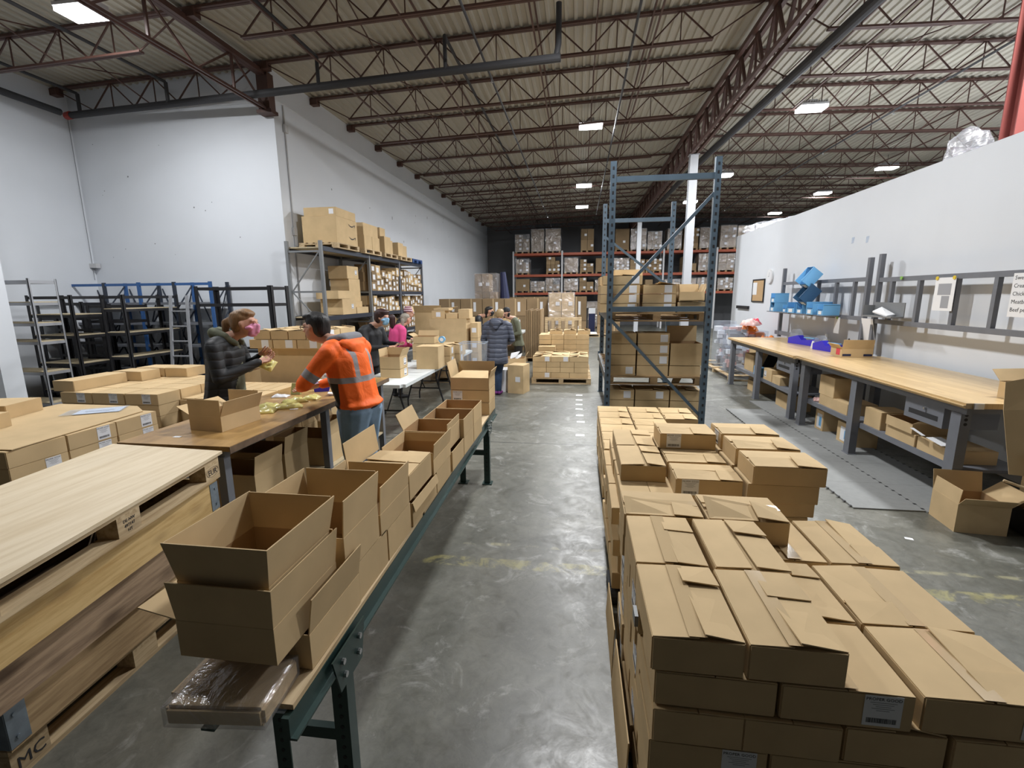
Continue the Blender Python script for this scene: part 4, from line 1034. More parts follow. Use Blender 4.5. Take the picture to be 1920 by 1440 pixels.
m = MB(); m.plate([(-.16, -.10, .006), (.16, -.10, .004), (.16, .10, .006), (-.16, .10, .003)], .001); m.build('paper', 'paper', t)
m = MB(); m.plate([(-.24, -.12, .009), (.18, -.12, .008), (.18, .12, .009), (-.24, .12, .008)], .0006); m.build('sleeve', 'clear_plastic', t)
m = MB(); m.box(-.1, -.01, .0062, .1, .008, .0066); m.box(-.08, -.05, .0062, .08, -.04, .0066); m.build('print', 'print_grey', t)['kind'] = 'stuff'

pallet(-5.40, 4.16, 0, 1.14, 1.16, 'pine pallet under the left stack behind the sheet-topped one', h=.125)
grid_stack(-5.42, 4.14, 7, 3, 4, .385, .285, 'of rear left stack', 'cartons of the rear left stack', labf=lambda k, i, j: ('front', .06) if j == 0 and k in (6, 3) else None)
for i, (x, y, w_, d_, r) in enumerate(((-5.54, 4.18, .26, .60, .0), (-5.52, 4.82, .39, .26, 0), (-5.5, 5.12, .39, .27, 0), (-5.10, 5.12, .30, .30, 0))):
    carton(x, y, .9365, w_, d_, .11, 'carton in the partial top layer of the rear left stack, %s from the near end' % ORD[i], top='flat', rz=r)
carton(-5.15, 5.9, .0, .5, .4, .86, 'tall open carton with jagged flaps behind the rear left stack', top='open', flaps=[('front', 12), ('left', 20), ('back', 12)], fl=.06, rz=.1)

pallet(-4.27, 4.42, 0, .96, 1.0, 'pine pallet under the low stack behind the workbench', h=.125)
grid_stack(-4.27, 4.40, 6, 3, 3, .325, .335, 'of stack behind workbench', 'cartons of the stack behind the workbench')
for i, (x, y) in enumerate(((-4.24, 4.42), (-3.92, 4.42), (-3.6, 4.42), (-4.24, 4.92), (-3.92, 4.92), (-3.6, 4.92))):
    m = MB(); m.box(0, 0, 0, .31, .48, .012); m.box(.15, 0, .0121, .16, .48, .016)
    o = m.build('flat_carton', 'cardboard', None, loc=(x, y, .822)); tag(o, 'flattened carton on the stack behind the workbench, %s place' % ORD[i], 'sheet', 'flattened cartons behind the workbench')
pallet(-4.25, 5.60, 0, 1.10, 1.0, 'pine pallet under the tall stack behind the workbench', h=.125)
m = MB(); m.box(0, 0, 0, .94, .84, 1.12)
o = m.build('bulk_carton', 'cardboard', None, loc=(-4.17, 5.62, .127)); tag(o, 'large plain bulk carton supporting rows of cartons behind the workbench', 'box')
for r_, (z, n) in enumerate(((1.25, 3), (1.368, 4))):
    for i in range(n):
        for j in range(2):
            if r_ == 0: x, w_ = -4.24 + i * .335, .33
            else: x, w_ = -4.17 + i * .245, .24
            carton(x, 5.56 + j * .44, z, w_ - .004, .43, .112, 'carton in the %s row on the bulk carton, %s across, %s' % (['lower', 'upper'][r_], ORD[i], ['near', 'far'][j]), top='flat' if r_ == 0 else 'pinwheel', lift=1.5,
                   lab='front' if (r_ == 0 and j == 0) else ('right' if i == n - 1 and j == 0 else None), laboff=.0 if r_ else .06, group='cartons on the bulk carton behind the workbench', small=True)

# ================================================================ roller conveyor table with open cartons
t = thing('conveyor_table', 'low dark green steel packing conveyor with wooden boards under open cartons', 'conveyor', (-1.0, 3.0, 0), .018)
for s in (-1, 1):
    m = MB(); m.box(s * .125 - .012, -1.93, .60, s * .125 + .012, 1.98, .675); m.box(s * .125 - .012 - (.02 if s < 0 else -.012), -1.93, .60, s * .125 + .012 + (.02 if s > 0 else -.012), 1.98, .608)
    m.build('side_rail', 'bench_dark_green', t)
for k in range(3):
    m = MB(); m.box(-.27, -1.9 + k * 1.3, .677, .135, -1.9 + k * 1.3 + 1.27, .695); m.build('board', 'pine_y', t)
m = MB()
for k in range(26): m.tube([(-.113, -1.85 + k * .15, .64), (.113, -1.85 + k * .15, .64)], .024, 8)
tag(m.build('rollers', 'galvanised', t), None, None, kind='stuff')
for j, y in enumerate((-1.62, 1.46)):
    for s in (-1, 1):
        m = MB(); m.box(s * .125 - .03, y - .006, 0, s * .125 + .03, y + .0, .60); m.box(s * .125 + s * .024, y, 0, s * .125 + s * .03, y + .05, .60)
        g = m.build('leg', 'bench_dark_green', t)
        m = MB()
        for k in range(9): m.tube([(s * .125, y - .0075, .1 + k * .045), (s * .125, y - .006, .1 + k * .045)], .008, 8)
        tag(m.build('adjustment_holes', 'black_rubber', g), None, None, kind='stuff')
        m = MB(); m.box(s * .125 - .05, y - .03, 0, s * .125 + .05, y + .07, .008); m.build('foot_plate', 'bench_dark_green', t)
        m = MB(); m.add([(s * .160, y - .05, .52), (s * .160, y + .12, .52), (s * .160, y + .16, .67), (s * .160, y - .09, .67), (s * .154, y - .05, .52), (s * .154, y + .12, .52), (s * .154, y + .16, .67), (s * .154, y - .09, .67)],
                     [(0, 1, 2, 3), (7, 6, 5, 4), (0, 4, 5, 1), (1, 5, 6, 2), (2, 6, 7, 3), (3, 7, 4, 0)]); gp = m.build('gusset_plate', 'bench_dark_green', t)
        m = MB()
        for yy, zz in ((-.02, .57), (.09, .57), (.1, .63), (-.03, .63)): m.tube([(s * .161, y + yy, zz), (s * .171, y + yy, zz)], .011, 8)
        tag(m.build('bolts', 'steel_bolt', gp), None, None, kind='stuff')
    for z in (.28, .545) if j == 0 else (.33, .545):
        m = MB(); m.box(-.095, y + .002, z - .025, .095, y + .03, z + .025); m.build('cross_bar', 'bench_dark_green', t)
# wrapped package under the near boxes
t = thing('wrapped_package', 'flat cardboard package in crinkled clear wrap on the conveyor near end', 'package', (-1.015, 1.10, .697), 0.10)
bm = bmesh.new(); bmesh.ops.create_cube(bm, size=1); bmesh.ops.scale(bm, vec=(.29, .20, .062), verts=bm.verts); bmesh.ops.translate(bm, vec=(0, 0, .032), verts=bm.verts)
bmesh.ops.bevel(bm, geom=bm.edges[:], offset=.01, segments=2, affect='EDGES'); me = bpy.data.meshes.new('pack'); bm.to_mesh(me); me.materials.append(MATS['cardboard']); bm.free(); obj('body', me, t)
bm = bmesh.new(); bmesh.ops.create_cube(bm, size=1); bmesh.ops.subdivide_edges(bm, edges=bm.edges[:], cuts=7, use_grid_fill=True); bmesh.ops.scale(bm, vec=(.296, .206, .067), verts=bm.verts)
for v in bm.verts:
    v.co += v.normal * 0; nn = noise.noise(v.co * 23) * .006; v.co.x *= 1 + abs(nn) * 2; v.co.y *= 1 + abs(nn) * 2; v.co.z += nn * .3 + .034
me = bpy.data.meshes.new('wrap'); bm.to_mesh(me); me.materials.append(MATS['stretch_wrap']); bm.free(); me.polygons.foreach_set('use_smooth', [True] * len(me.polygons)); obj('wrap', me, t)
OC = 'on the green conveyor'
def ob(x0, y0, z, w_, d_, h_, lb, fl_, fll=.13, **kw): return carton(x0, y0, z, w_, d_, h_, lb, top='open', flaps=fl_, fl=fll, group='open cartons on the conveyor', **kw)
ob(-1.165, 1.235, .698, .32, .35, .125, 'bottom carton of the nearest pile %s, one flap standing up' % OC, [('right', 9, .0, .13)])
ob(-1.185, 1.10, .828, .32, .36, .12, 'second carton of the nearest pile %s, left flap hanging out' % OC, [('front', 4, .012), ('right', 5, .01), ('left', 78), ('back', 0)])
ob(-1.175, 1.115, .962, .30, .34, .11, 'topmost open carton of the nearest pile %s, flaps upright' % OC, [('front', 8, .02), ('right', 9, .018), ('left', 7, .018), ('back', 5, .01)])
ob(-1.17, 1.475 + .12, .698, .32, .28, .16, 'lower carton of the second pile %s' % OC, [])
ob(-1.17, 1.50, .862, .32, .30, .155, 'upper open carton of the second pile %s, flaps upright' % OC, [('right', 5, .004, .15), ('back', 2, 0, .15), ('left', 4, 0, .15)])
ob(-1.17, 1.89, .698, .32, .29, .15, 'lower carton of the third pile %s' % OC, [])
ob(-1.17, 1.82, .852, .32, .35, .10, 'open carton of the third pile %s, right flap upright' % OC, [('right', 4, 0, .13), ('back', 3, 0, .11), ('left', 8, 0, .12)])
ob(-1.17, 2.21, .698, .32, .42, .13, 'lower carton of the fourth pile %s' % OC, [('right', 165, 0, .05)])
carton(-1.17, 2.18, .855, .32, .37, .14, 'closed carton %s with one tall flap standing at its left' % OC, top='pinwheel', seam='x', flip=(1, 1), lift=.6)
m = MB(); m.plate([(0, 0, 0), (0, .38, 0), (-.02, .38, .155), (-.02, 0, .155)], .004); o = m.build('cardboard_flap', 'cardboard', None, loc=(-1.176, 2.18, .998)); tag(o, 'tall upright cardboard flap at the left of the closed conveyor carton', 'flap')
ob(-1.17, 2.645, .698, .32, .31, .135, 'lower carton of the fifth pile %s' % OC, [])
ob(-1.17, 2.59, .836, .32, .38, .09, 'open carton of the fifth pile %s, dark inside' % OC, [('right', 5, 0, .10), ('back', 3, 0, .06), ('left', 4, 0, .07), ('front', 4, 0, .05)])
for i, (y, wd) in enumerate(((3.01, 'sixth'), (3.35, 'seventh'), (3.69, 'eighth'))):
    ob(-1.17, y, .698, .32, .325, .14, 'lower carton of the %s pile %s' % (wd, OC), [])
    ob(-1.17 - (.03 if i == 0 else 0), y, .841, .32, .325, .14, 'upper open carton of the %s pile %s' % (wd, OC), [('left', 25, 0, .12), ('right', 2, 0, .05)] if i == 0 else [])
for k in range(2):
    carton(-1.29 + k * .0, 4.58 + k * .01, .698 + k * .128, .40, .34, .124, '%s carton of the pile at the far conveyor end' % ['bottom', 'labelled middle'][k], top='flat', lab='front' if k else None, laboff=-.13)
ob(-1.29, 4.59, .955, .40, .34, .12, 'open top carton of the pile at the far conveyor end, flaps raised', [('front', 170, 0, .0)][:0] + [('left', 14, 0, .16), ('back', 4, 0, .13), ('right', 18, 0, .08)])
m = MB(); m.plate([(0, 0, 0), (.385, 0, 0), (.35, .20, .045), (.07, .20, .045)], .004); o = m.build('cardboard_flap', 'cardboard', None, loc=(-1.283, 4.60, 1.078)); tag(o, 'wide pale flap folded inwards over the far conveyor end carton', 'flap')
# ================================================================ empty shelving in the alcove
def shelf_unit(x0, y0, w_, d_, h_, levels, label, post='black_metal', board='particle_board', beam=None, rails=None, pw=.045, rz=0):
    t = thing('shelving_unit', label, 'shelving', (x0 + w_ / 2, y0 + d_ / 2, 0), rz)
    a, c = w_ / 2, d_ / 2
    for sx in (-1, 1):
        for sy in (-1, 1):
            m = MB(); m.box(sx * a - (pw if sx > 0 else 0), sy * c - (.008 if sy > 0 else 0), 0, sx * a + (pw if sx < 0 else 0), sy * c + (.008 if sy < 0 else 0), h_)
            m.box(sx * a - (.008 if sx > 0 else 0), sy * c - (pw if sy > 0 else 0), 0, sx * a + (.008 if sx < 0 else 0), sy * c + (pw if sy < 0 else 0), h_)
            m.build('post', post, t)
    for z in levels:
        m = MB()
        for sy in (-1, 1): m.box(-a + .009, sy * c - (.018 if sy > 0 else -.009), z - .045, a - .009, sy * c + (.018 if sy < 0 else -.009), z)
        for sx in (-1, 1): m.box(sx * a - (.018 if sx > 0 else -.009), -c + .019, z - .045, sx * a + (.018 if sx < 0 else -.009), c - .019, z)
        g = m.build('shelf_frame', beam or post, t)
        if board: m = MB(); m.box(-a + .02, -c + .02, z + .0005, a - .02, c - .02, z + .014); m.build('shelf_board', board, g)
    for z in (rails or []):
        m = MB()
        for sy in (-1, 1): m.box(-a + .009, sy * c - (.018 if sy > 0 else -.009), z - .05, a - .009, sy * c + (.018 if sy < 0 else -.009), z)
        for sx in (-1, 1): m.box(sx * a - (.018 if sx > 0 else -.009), -c + .019, z - .05, sx * a + (.018 if sx < 0 else -.009), c - .019, z)
        m.build('top_rail', beam or post, t)
    return t
shelf_unit(-9.5, 7.0, .9, .6, 1.97, (.30, .78, 1.27, 1.63), 'black boltless shelving unit with bare board shelves, nearest in the alcove', rails=(1.95,))
shelf_unit(-8.25, 7.2, .45, 1.16, 1.97, (.42, .88, 1.31, 1.72), 'narrow black shelving unit right of the nearest black one', rails=(1.95,))
shelf_unit(-10.3, 7.75, 1.0, .5, 1.85, (.3, .75, 1.2, 1.55), 'black shelving unit behind the nearest black one against the alcove corner', board='shelf_wire', rails=(1.83,))
shelf_unit(-9.2, 7.75, .85, .45, 1.8, (.3, .8, 1.25), 'low black shelving unit between the black units and the blue racking', board='shelf_wire', rails=(1.5, 1.78))
shelf_unit(-9.75, 6.42, 1.15, .42, 2.23, (.20, .72, 1.22, 1.52, 1.85), 'silver post shelving unit with few boards beside the light grey column', post='silver_metal', board='particle_board', rails=(2.2,), pw=.03)
shelf_unit(-6.62, 7.45, 1.45, .5, 2.10, (), 'empty black open frame with crossbars before the white alcove corner', board=None, rails=(2.08, 1.80, 1.0), pw=.07)
# black grid panels leaning between
t = thing('grid_panel', 'black ladder-like grid panel standing inside the black shelving', 'panel', (-9.35, 7.68, 0))
for k in range(4): m = MB(); m.box(-.5 + k * .33, -.02, 0, -.44 + k * .33, .02, 1.6); m.build('upright_bar', 'black_metal', t)
for k in range(7): m = MB(); m.box(-.5, -.022, .1 + k * .24, .55, -.0205, .15 + k * .24); m.build('cross_bar', 'black_metal', t)
t = thing('step_ladder', 'small grey aluminium step ladder behind the narrow black unit', 'ladder', (-7.45, 7.9, 0))
for s in (-1, 1): m = MB(); m.bar((s * .22, -.1, 0), (s * .17, .1, 1.95), .03, .05); m.build('side_rail', 'silver_metal', t)
for k in range(6): m = MB(); m.box(-.17, -.1 + k * .033, .25 + k * .28, .17, -.03 + k * .033, .27 + k * .28); m.build('tread', 'silver_metal', t)
t = thing('shelving_unit', 'row of blue racking frames with cross braces and grey backs along the alcove wall', 'shelving', (-8.65, 8.82, 0))
for i, x in enumerate((-1.75, -.95, -.15, .65, 1.45)):
    for y in (-.30, .16):
        m = MB(); m.box(x - .03, y - .02, 0, x + .03, y + .02, 2.22); m.build('post', 'rack_blue' if (i + (y > 0)) % 2 == 0 else 'rack_navy', t)
    m = MB()
    for k in range(4): m.bar((x, -.28, .2 + k * .5), (x, .14, .65 + k * .5), .02, .02)
    m.build('side_brace', 'rack_navy', t)
for i, x in enumerate((-1.75, -.95, -.15, .65)):
    for z in (.45, .95, 1.40, 1.80, 2.18):
        m = MB(); m.box(x + .031, -.315, z - .03, x + .769, -.29, z + .02); m.build('beam', 'rack_blue' if z > 2 else 'bench_grey', t)
        if z < 2: m = MB(); m.box(x + .031, -.285, z, x + .769, .14, z + .012); m.build('shelf_panel', 'rack_grey', t)
    m = MB(); m.bar((x + .04, .19, .15), (x + .76, .19, 2.1), .025, .012); m.bar((x + .76, .203, .15), (x + .04, .203, 2.1), .025, .012); m.build('cross_brace', 'rack_navy', t)

# ================================================================ rack along the long left wall
RY = (8.86, 10.98, 12.9, 14.85)
for i, y in enumerate(RY):
    t = thing('upright_frame', 'grey upright frame of the left wall rack, %s from the near end' % ORD[i], 'rack', (-5.36, y, 0), 0)
    for s in (-1, 1):
        m = MB(); m.box(s * .355 - .03, -.03, 0, s * .355 + .03, .03, 2.98); m.build('post', 'rack_grey' if i < 2 else 'bench_grey', t)
    for z in (.2, 1.30, 2.0, 2.78): m = MB(); m.box(-.325, -.012, z - .018, .325, .012, z + .018); m.build('horizontal_brace', 'rack_grey', t)
    for a_, b_ in ((.2, 1.30), (2.0, 1.30), (2.0, 2.78)): m = MB(); m.bar((-.32, 0, a_), (.32, 0, b_), .025, .02); m.build('diagonal_brace', 'rack_grey', t)
LV = {0: (.42, 1.52, 2.88), 1: (.42, 1.00, 1.52, 2.04, 2.88), 2: (.42, 1.00, 1.52, 2.04, 2.88)}
bay_w = ('near bay', 'middle bay', 'far bay')
for b_ in range(3):
    for z in LV[b_]:
        t = thing('rack_shelf', 'navy steel shelf of the left wall rack, %s, at %s height' % (bay_w[b_], {.42: 'shin', 1.0: 'waist', 1.52: 'head', 2.04: 'raised', 2.88: 'top'}[z]), 'shelf', (-5.36, (RY[b_] + RY[b_ + 1]) / 2, z))
        L2 = (RY[b_ + 1] - RY[b_]) / 2 - .032
        for s in (-1, 1): m = MB(); m.box(s * .37 - .02, -L2, -.09, s * .37 + .02, L2, 0); m.build('beam', 'rack_navy', t)
        m = MB(); m.box(-.345, -L2, -.035, .345, L2, -.012); m.build('deck', 'particle_board', t)
rr = random.Random(11)
n_small = 0
for b_ in range(3):
    for z in LV[b_][:-1]:
        if b_ == 0 and z > 1: continue
        top = [q for q in LV[b_] if q > z][0] - .12
        y = RY[b_] + .06
        grp = 'small labelled cartons on the wall rack, %s, %s shelf' % (bay_w[b_], {.42: 'shin height', 1.0: 'waist height', 1.52: 'head height', 2.04: 'raised'}[z])
        lb0 = 'small labelled carton, wall rack %s, %s shelf, ' % (bay_w[b_], {.42: 'shin-high', 1.0: 'waist-high', 1.52: 'head-high', 2.04: 'raised'}[z]); col = -1
        while y < RY[b_ + 1] - .28 and n_small < 290:
            wd = rr.choice((.14, .17, .20, .24)) * (1.4 if z == 2.04 else 1.15); zz = z
            col += 1; tier = -1; lim = min(top, z + rr.uniform(.30, .44) + (.2 if z == 2.04 else 0))
            while zz + .10 < lim and n_small < 290:
                hh = min(rr.choice((.11, .14, .18, .22)), lim - zz)
                if hh < .08: break
                tier += 1; lb = lb0 + '%s from near end, %s tier' % (ORD[col], ORD[tier])
                o = far_box(-5.42 + rr.uniform(0, .05), y, zz + .001, .42, wd - .006, hh - .003, lb, grp, mat=rr.choice(('brown_carton', 'cardboard', 'brown_carton')), lab='r', name='small_carton')
                zz += hh; n_small += 1
            y += wd
for i, (y, z, d_, w_, h_, lb) in enumerate(((9.55, 1.523, .62, .5, .33, 'large carton on the near bay head-high shelf, left'), (10.2, 1.523, .6, .5, .14, 'flat long carton lying on the near bay head-high shelf'), (10.2, 1.665, .5, .4, .13, 'carton with torn white liner above the flat one, near bay'),
        (9.4, 1.858, .75, .5, .17, 'wide dark-printed carton atop the large one, near bay'), (9.95 + .25, 2.05 - .0, .6, .45, .33, 'big plain carton at the back of the near bay'), (10.15, 2.30, .55, .45, .28, 'dark carton high under the top shelf, near bay'))):
    carton(-5.6 if i > 3 else -5.5, y, z if i != 4 else 1.797, w_, d_ if i != 4 else .55, h_ if i != 4 else .5, lb, top='flat', lab='right' if i in (0, 5) else None, laboff=.15)
# loads on the top shelf
TY = ((9.35, .95, .62), (10.62, .9, .60), (11.75, .85, .55), (12.85, .85, .45))
for i, (y, d_, h_) in enumerate(TY):
    pallet(-5.74, y - .02, 2.885 + (.0), .84, d_ + .04, '%s pallet on top of the left wall rack, %s from the near end' % ('yellowish' if i == 0 else 'pine', ORD[i]), h=.11, far=True, long='y')
t = carton(-5.66, 9.37, 3.0, .74, .93, .52, 'huge carton with a printed curved arrow on top of the wall rack, nearest', top='flat', name='cardboard_box')
for k, z in enumerate((.14, .40)):
    m = MB(); n = 12
    for q in range(n):
        a0, a1 = -.9 + 1.8 * q / n, -.9 + 1.8 * (q + 1) / n; r = .16; th = .012 + .010 * math.sin(PI * q / n)
        m.add([(.3745, r * math.sin(a0) + .2, z - r * math.cos(a0) * .8 + .1), (.3745, r * math.sin(a1) + .2, z - r * math.cos(a1) * .8 + .1), (.3745, r * math.sin(a1) + .2, z - r * math.cos(a1) * .8 + .1 + th), (.3745, r * math.sin(a0) + .2, z - r * math.cos(a0) * .8 + .1 + th)], [(0, 1, 2, 3)])
    m.add([(.3745, .33, z + .02), (.3745, .37, z + .04), (.3745, .35, z - .03)], [(0, 1, 2)])
    m.build('printed_arrow', 'print_black', t)['kind'] = 'stuff'
carton(-5.62, 9.40, 3.522, .70, .86, .17, 'wide carton with white number label lying on the huge carton', top='flat', lab='front', laboff=.25, small=True)
carton(-5.64, 10.64, 3.0, .72, .42, .30, 'taped carton, near lower one of second wall rack top load', top='flat', tape=True)
carton(-5.64, 11.07, 3.0, .72, .42, .30, 'taped carton, far lower one of second wall rack top load', top='flat', tape=True)
carton(-5.64, 10.66, 3.302, .70, .80, .27, 'large taped carton above two on second wall rack top load', top='flat', tape=True)
carton(-5.62, 11.80, 3.0, .70, .40, .40, 'tall carton in the third load on top of the wall rack', top='flat')
carton(-5.62, 12.22, 3.0, .60, .36, .36, 'taped carton behind the tall one in the third top load', top='flat', tape=True)
carton(-5.55, 11.84, 3.402, .5, .34, .22, 'small carton highest in the third load on top of the wall rack', top='flat')
carton(-5.62, 12.87, 3.0, .64, .38, .36, 'taped carton, nearer of two in the fourth top load', top='flat', tape=True)
carton(-5.62, 13.28, 3.0, .60, .36, .32, 'taped carton, farther of two in the fourth top load', top='flat', tape=True)
pallet(-5.74, 13.8, 2.885, .84, .85, 'blue painted pallet on top of the left wall rack, farthest', h=.11, far=True, mats=('pallet_blue', 'pallet_blue'))

# ================================================================ orange pallet racking at the far wall
XR = [-3.78 + 2.78 * k for k in range(6)]
for i, x in enumerate(XR):
    t = thing('upright_frame', 'white post frame of the far orange racking, %s from the left' % ORD[i], 'rack', (x, 28.05, 0))
    for s in (-1, 1): m = MB(); m.box(-.045, s * .5 - .04, 0, .045, s * .5 + .04, 4.35); m.build('post', 'rack_white', t)
    for k in range(4): m = MB(); m.bar((0, -.46, .3 + k), (0, .46, 1.2 + k), .03, .03); m.build('brace', 'rack_white', t)
far_lv = ((2.04, 'lower'), (3.06, 'middle'), (4.24, 'top'))
for b_ in range(5):
    for z, zw in far_lv:
        for s in (-1, 1):
            o = MB(); o.box(.046, s * .5 - .025, -.13, 2.78 - .046, s * .5 + .025, 0); o = o.build('rack_beam', 'rack_orange', None, loc=(XR[b_], 28.05, z))
            tag(o, 'orange rack beam, %s level, %s bay, %s side of the far racking' % (zw, ORD[b_], 'front' if s < 0 else 'rear'), 'beam')
        m = MB(); m.box(.05, -.47, -.03, 2.73, .47, -.002); o = m.build('rack_deck', 'rack_grey', None, loc=(XR[b_], 28.05, z)); tag(o, 'deck panel, %s level, %s bay of the far racking' % (zw, ORD[b_]), 'shelf')
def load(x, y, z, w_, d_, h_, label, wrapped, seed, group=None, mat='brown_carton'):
    rr = random.Random(seed)
    t = thing('pallet_load', label, 'pallet load', (x, y, z), 0, group)
    m = MB()
    for k in (-1, 0, 1): m.box(k * (w_ / 2 - .05) - .05, -d_ / 2, 0, k * (w_ / 2 - .05) + .05, d_ / 2, .09)
    m.box(-w_ / 2, -d_ / 2, .09, w_ / 2, d_ / 2, .115); m.build('pallet', 'dark_plywood', t)
    nx, nz = rr.choice(((2, 2), (2, 3), (3, 4), (1, 1), (2, 4))); cw = w_ / nx; chh = (h_ - .115) / nz
    for i in range(nx):
        for k in range(nz):
            if k == nz - 1 and i == nx - 1 and nx > 1 and rr.random() < .25: continue
            m = MB(); m.box(-w_ / 2 + i * cw + .008, -d_ / 2 + rr.uniform(.01, .03), .1155 + k * chh, -w_ / 2 + (i + 1) * cw - .008, d_ / 2 - .02, .115 + (k + 1) * chh - .008)
            if rr.random() < .55: m.box(-w_ / 2 + i * cw + cw * .55, -d_ / 2 - .002, .13 + k * chh + chh * .3, -w_ / 2 + i * cw + cw * .55 + .13, -d_ / 2 + .009, .13 + k * chh + chh * .3 + .12, 1)
            m.build('carton', [mat, 'label_white'], t)
    if wrapped:
        bm = bmesh.new(); bmesh.ops.create_cube(bm, size=1); bmesh.ops.subdivide_edges(bm, edges=bm.edges[:], cuts=5, use_grid_fill=True)
        bmesh.ops.scale(bm, vec=(w_ + .03, d_ + .03, h_ - .06), verts=bm.verts); bmesh.ops.translate(bm, vec=(0, 0, h_ / 2 + .05), verts=bm.verts)
        for v in bm.verts:
            nn = noise.noise(v.co * 4 + Vector((seed, 0, 0))) * .03; v.co.x += nn * (1 if v.co.x > 0 else -1) * .5; v.co.y += nn
        me = bpy.data.meshes.new('wrap'); bm.to_mesh(me); bm.free(); me.materials.append(MATS['stretch_wrap']); obj('stretch_wrap', me, t)
    return t
rr = random.Random(5)
for b_ in range(5):
    for li, (z, zw) in enumerate(far_lv):
        for k in range(3):
            if rr.random() < .06: continue
            w_ = rr.uniform(.72, .84); h_ = (rr.uniform(.98, 1.35) if li == 2 else rr.uniform(.72, .98) if li == 1 else rr.uniform(.62, .82))
            load(XR[b_] + .52 + k * .87, 28.02, z + .001, w_, .95, h_, '%s load, %s level, %s bay, %s place in the far racking' % ('wrapped' if (wr := rr.random() < .68) else 'bare', zw, ORD[b_], ORD[k]), wr, b_ * 20 + li * 5 + k)
for k in range(4): load((-3.2, -2.1, -.1, .9)[k], 28.0, 0, .9, .95, 1.5, 'wrapped pallet load standing on the floor under the far racking, %s from left' % ORD[k], True, 300 + k)

# ================================================================ goods in the middle distance
for i in range(5):
    for k in range(3):
        far_box(-4.9 + i * .78, 16.3, k * .60, .76, .7, .59, 'brown bulk carton, %s from the left, %s tier, long row before the far racking' % (ORD[i], ORD[k]), lab='f')
for i in range(4):
    for k in range(2):
        far_box(-2.9 + i * .80, 18.3, k * .92, .78, .7, .91, 'tall brown carton, %s from the left, %s tier, in the second long row' % (ORD[i], ORD[k]), lab='f')
load(-3.4, 17.6, 0, .8, .8, 2.68, 'tall dark wrapped load at the corner near the left wall', True, 77)
m = MB(); m.tube([(0, 0, 0), (-.05, 0, .9), (-.22, 0, 1.7), (-.3, .05, 2.75)], .36, 10, r2=.10); o = m.build('folded_tarp', 'navy_tarp', None, loc=(-2.55, 17.8, 0)); tag(o, 'dark navy tarpaulin bundle standing beside the tall dark load', 'tarp')
load(-.58, 16.2, 0, .84, .8, 1.97, 'wrapped pallet load with creased film behind the aisle stacks', True, 78, mat='cardboard')
m = MB()
t = thing('flattened_cartons', 'upright bundle of flattened cartons standing right of the workers', 'cartons', (-1.30, 14.0, 0))
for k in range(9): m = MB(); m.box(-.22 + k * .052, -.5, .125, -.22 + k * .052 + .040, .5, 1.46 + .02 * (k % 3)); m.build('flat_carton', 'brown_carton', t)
m = MB(); m.box(-.26, -.55, .1, .28, .55, .12); m.box(-.26, -.55, 0, -.16, .55, .1); m.box(.18, -.55, 0, .28, .55, .1); m.build('pallet', 'dark_plywood', t)
for s in (0, 1):
    t = thing('wooden_pallet', 'pine pallet standing on edge behind the aisle stacks, %s' % ['nearer', 'farther'][s], 'pallet', (-.50, 17.4 + s * .2 - 2.2, 0))
    for k in range(6): m = MB(); m.box(-.58 + k * .215, -.01, 0, -.58 + k * .215 + .09, .01, 1.2 if k in (0, 5) else 1.18); m.build('deck_board', 'pine_x', t)
    for z in (.02, .55, 1.09): m = MB(); m.box(-.58, .011, z, .585, .11, z + .09); m.build('stringer_board', 'pine_x', t)
load(-.42, 13.35, 0, 1.1, .9, .74, 'low pallet of torn flattened cartons in the aisle distance', False, 80, mat='cardboard')
m = MB(); m.plate([(-.5, -.4, .76), (.55, -.45, .80), (.5, .4, .78), (-.45, .4, .84)], .01); m.plate([(-.2, -.2, .85), (.3, -.3, .82), (.35, .2, .86), (-.1, .2, .84)], .01)
o = m.build('cardboard_sheet', 'cardboard', None, loc=(-.42, 13.35, .01)); tag(o, 'loose bent cardboard sheets on the low pallet of flattened cartons', 'sheet')
for i in range(2):
    for k in range(4): far_box(.85 + i * .52, 22.2, .14 + k * .42, .50, .5, .41, 'brown carton, %s column, %s tier, pile left of the slate rack' % (['left', 'right'][i], ORD[k]), lab='', mat='brown_carton')
pallet(.0, 21.7, 0, 1.9, 1.1, 'long pallet with white sheet before the brown carton pile', h=.13, far=True)
m = MB(); m.box(0, 0, 0, .85, 1.0, .03); o = m.build('white_sheet', 'paper', None, loc=(-.02, 21.72, .131)); tag(o, 'white sheet on the long pallet before the brown carton pile', 'sheet')
t = thing('bin', 'dark wheeled bin standing beside the brown carton pile', 'bin', (.18, 23.5, 0)); m = MB(); m.box(-.25, -.3, .06, .25, .3, 1.2); m.box(-.28, -.34, 1.2, .28, .34, 1.26); m.build('body', 'black_rubber', t); m = MB(); m.tube([(-.26, .2, .1), (.26, .2, .1)], .1, 12); m.build('wheels', 'black_metal', t)
t = thing('bin', 'navy bin with white lid beside the brown carton pile', 'bin', (.62, 23.4, 0)); m = MB(); m.box(-.15, -.2, 0, .15, .2, 1.0); m.build('body', 'navy_tarp', t); m = MB(); m.box(-.16, -.21, 1.0, .16, .21, 1.25); m.build('lid', 'label_white', t)

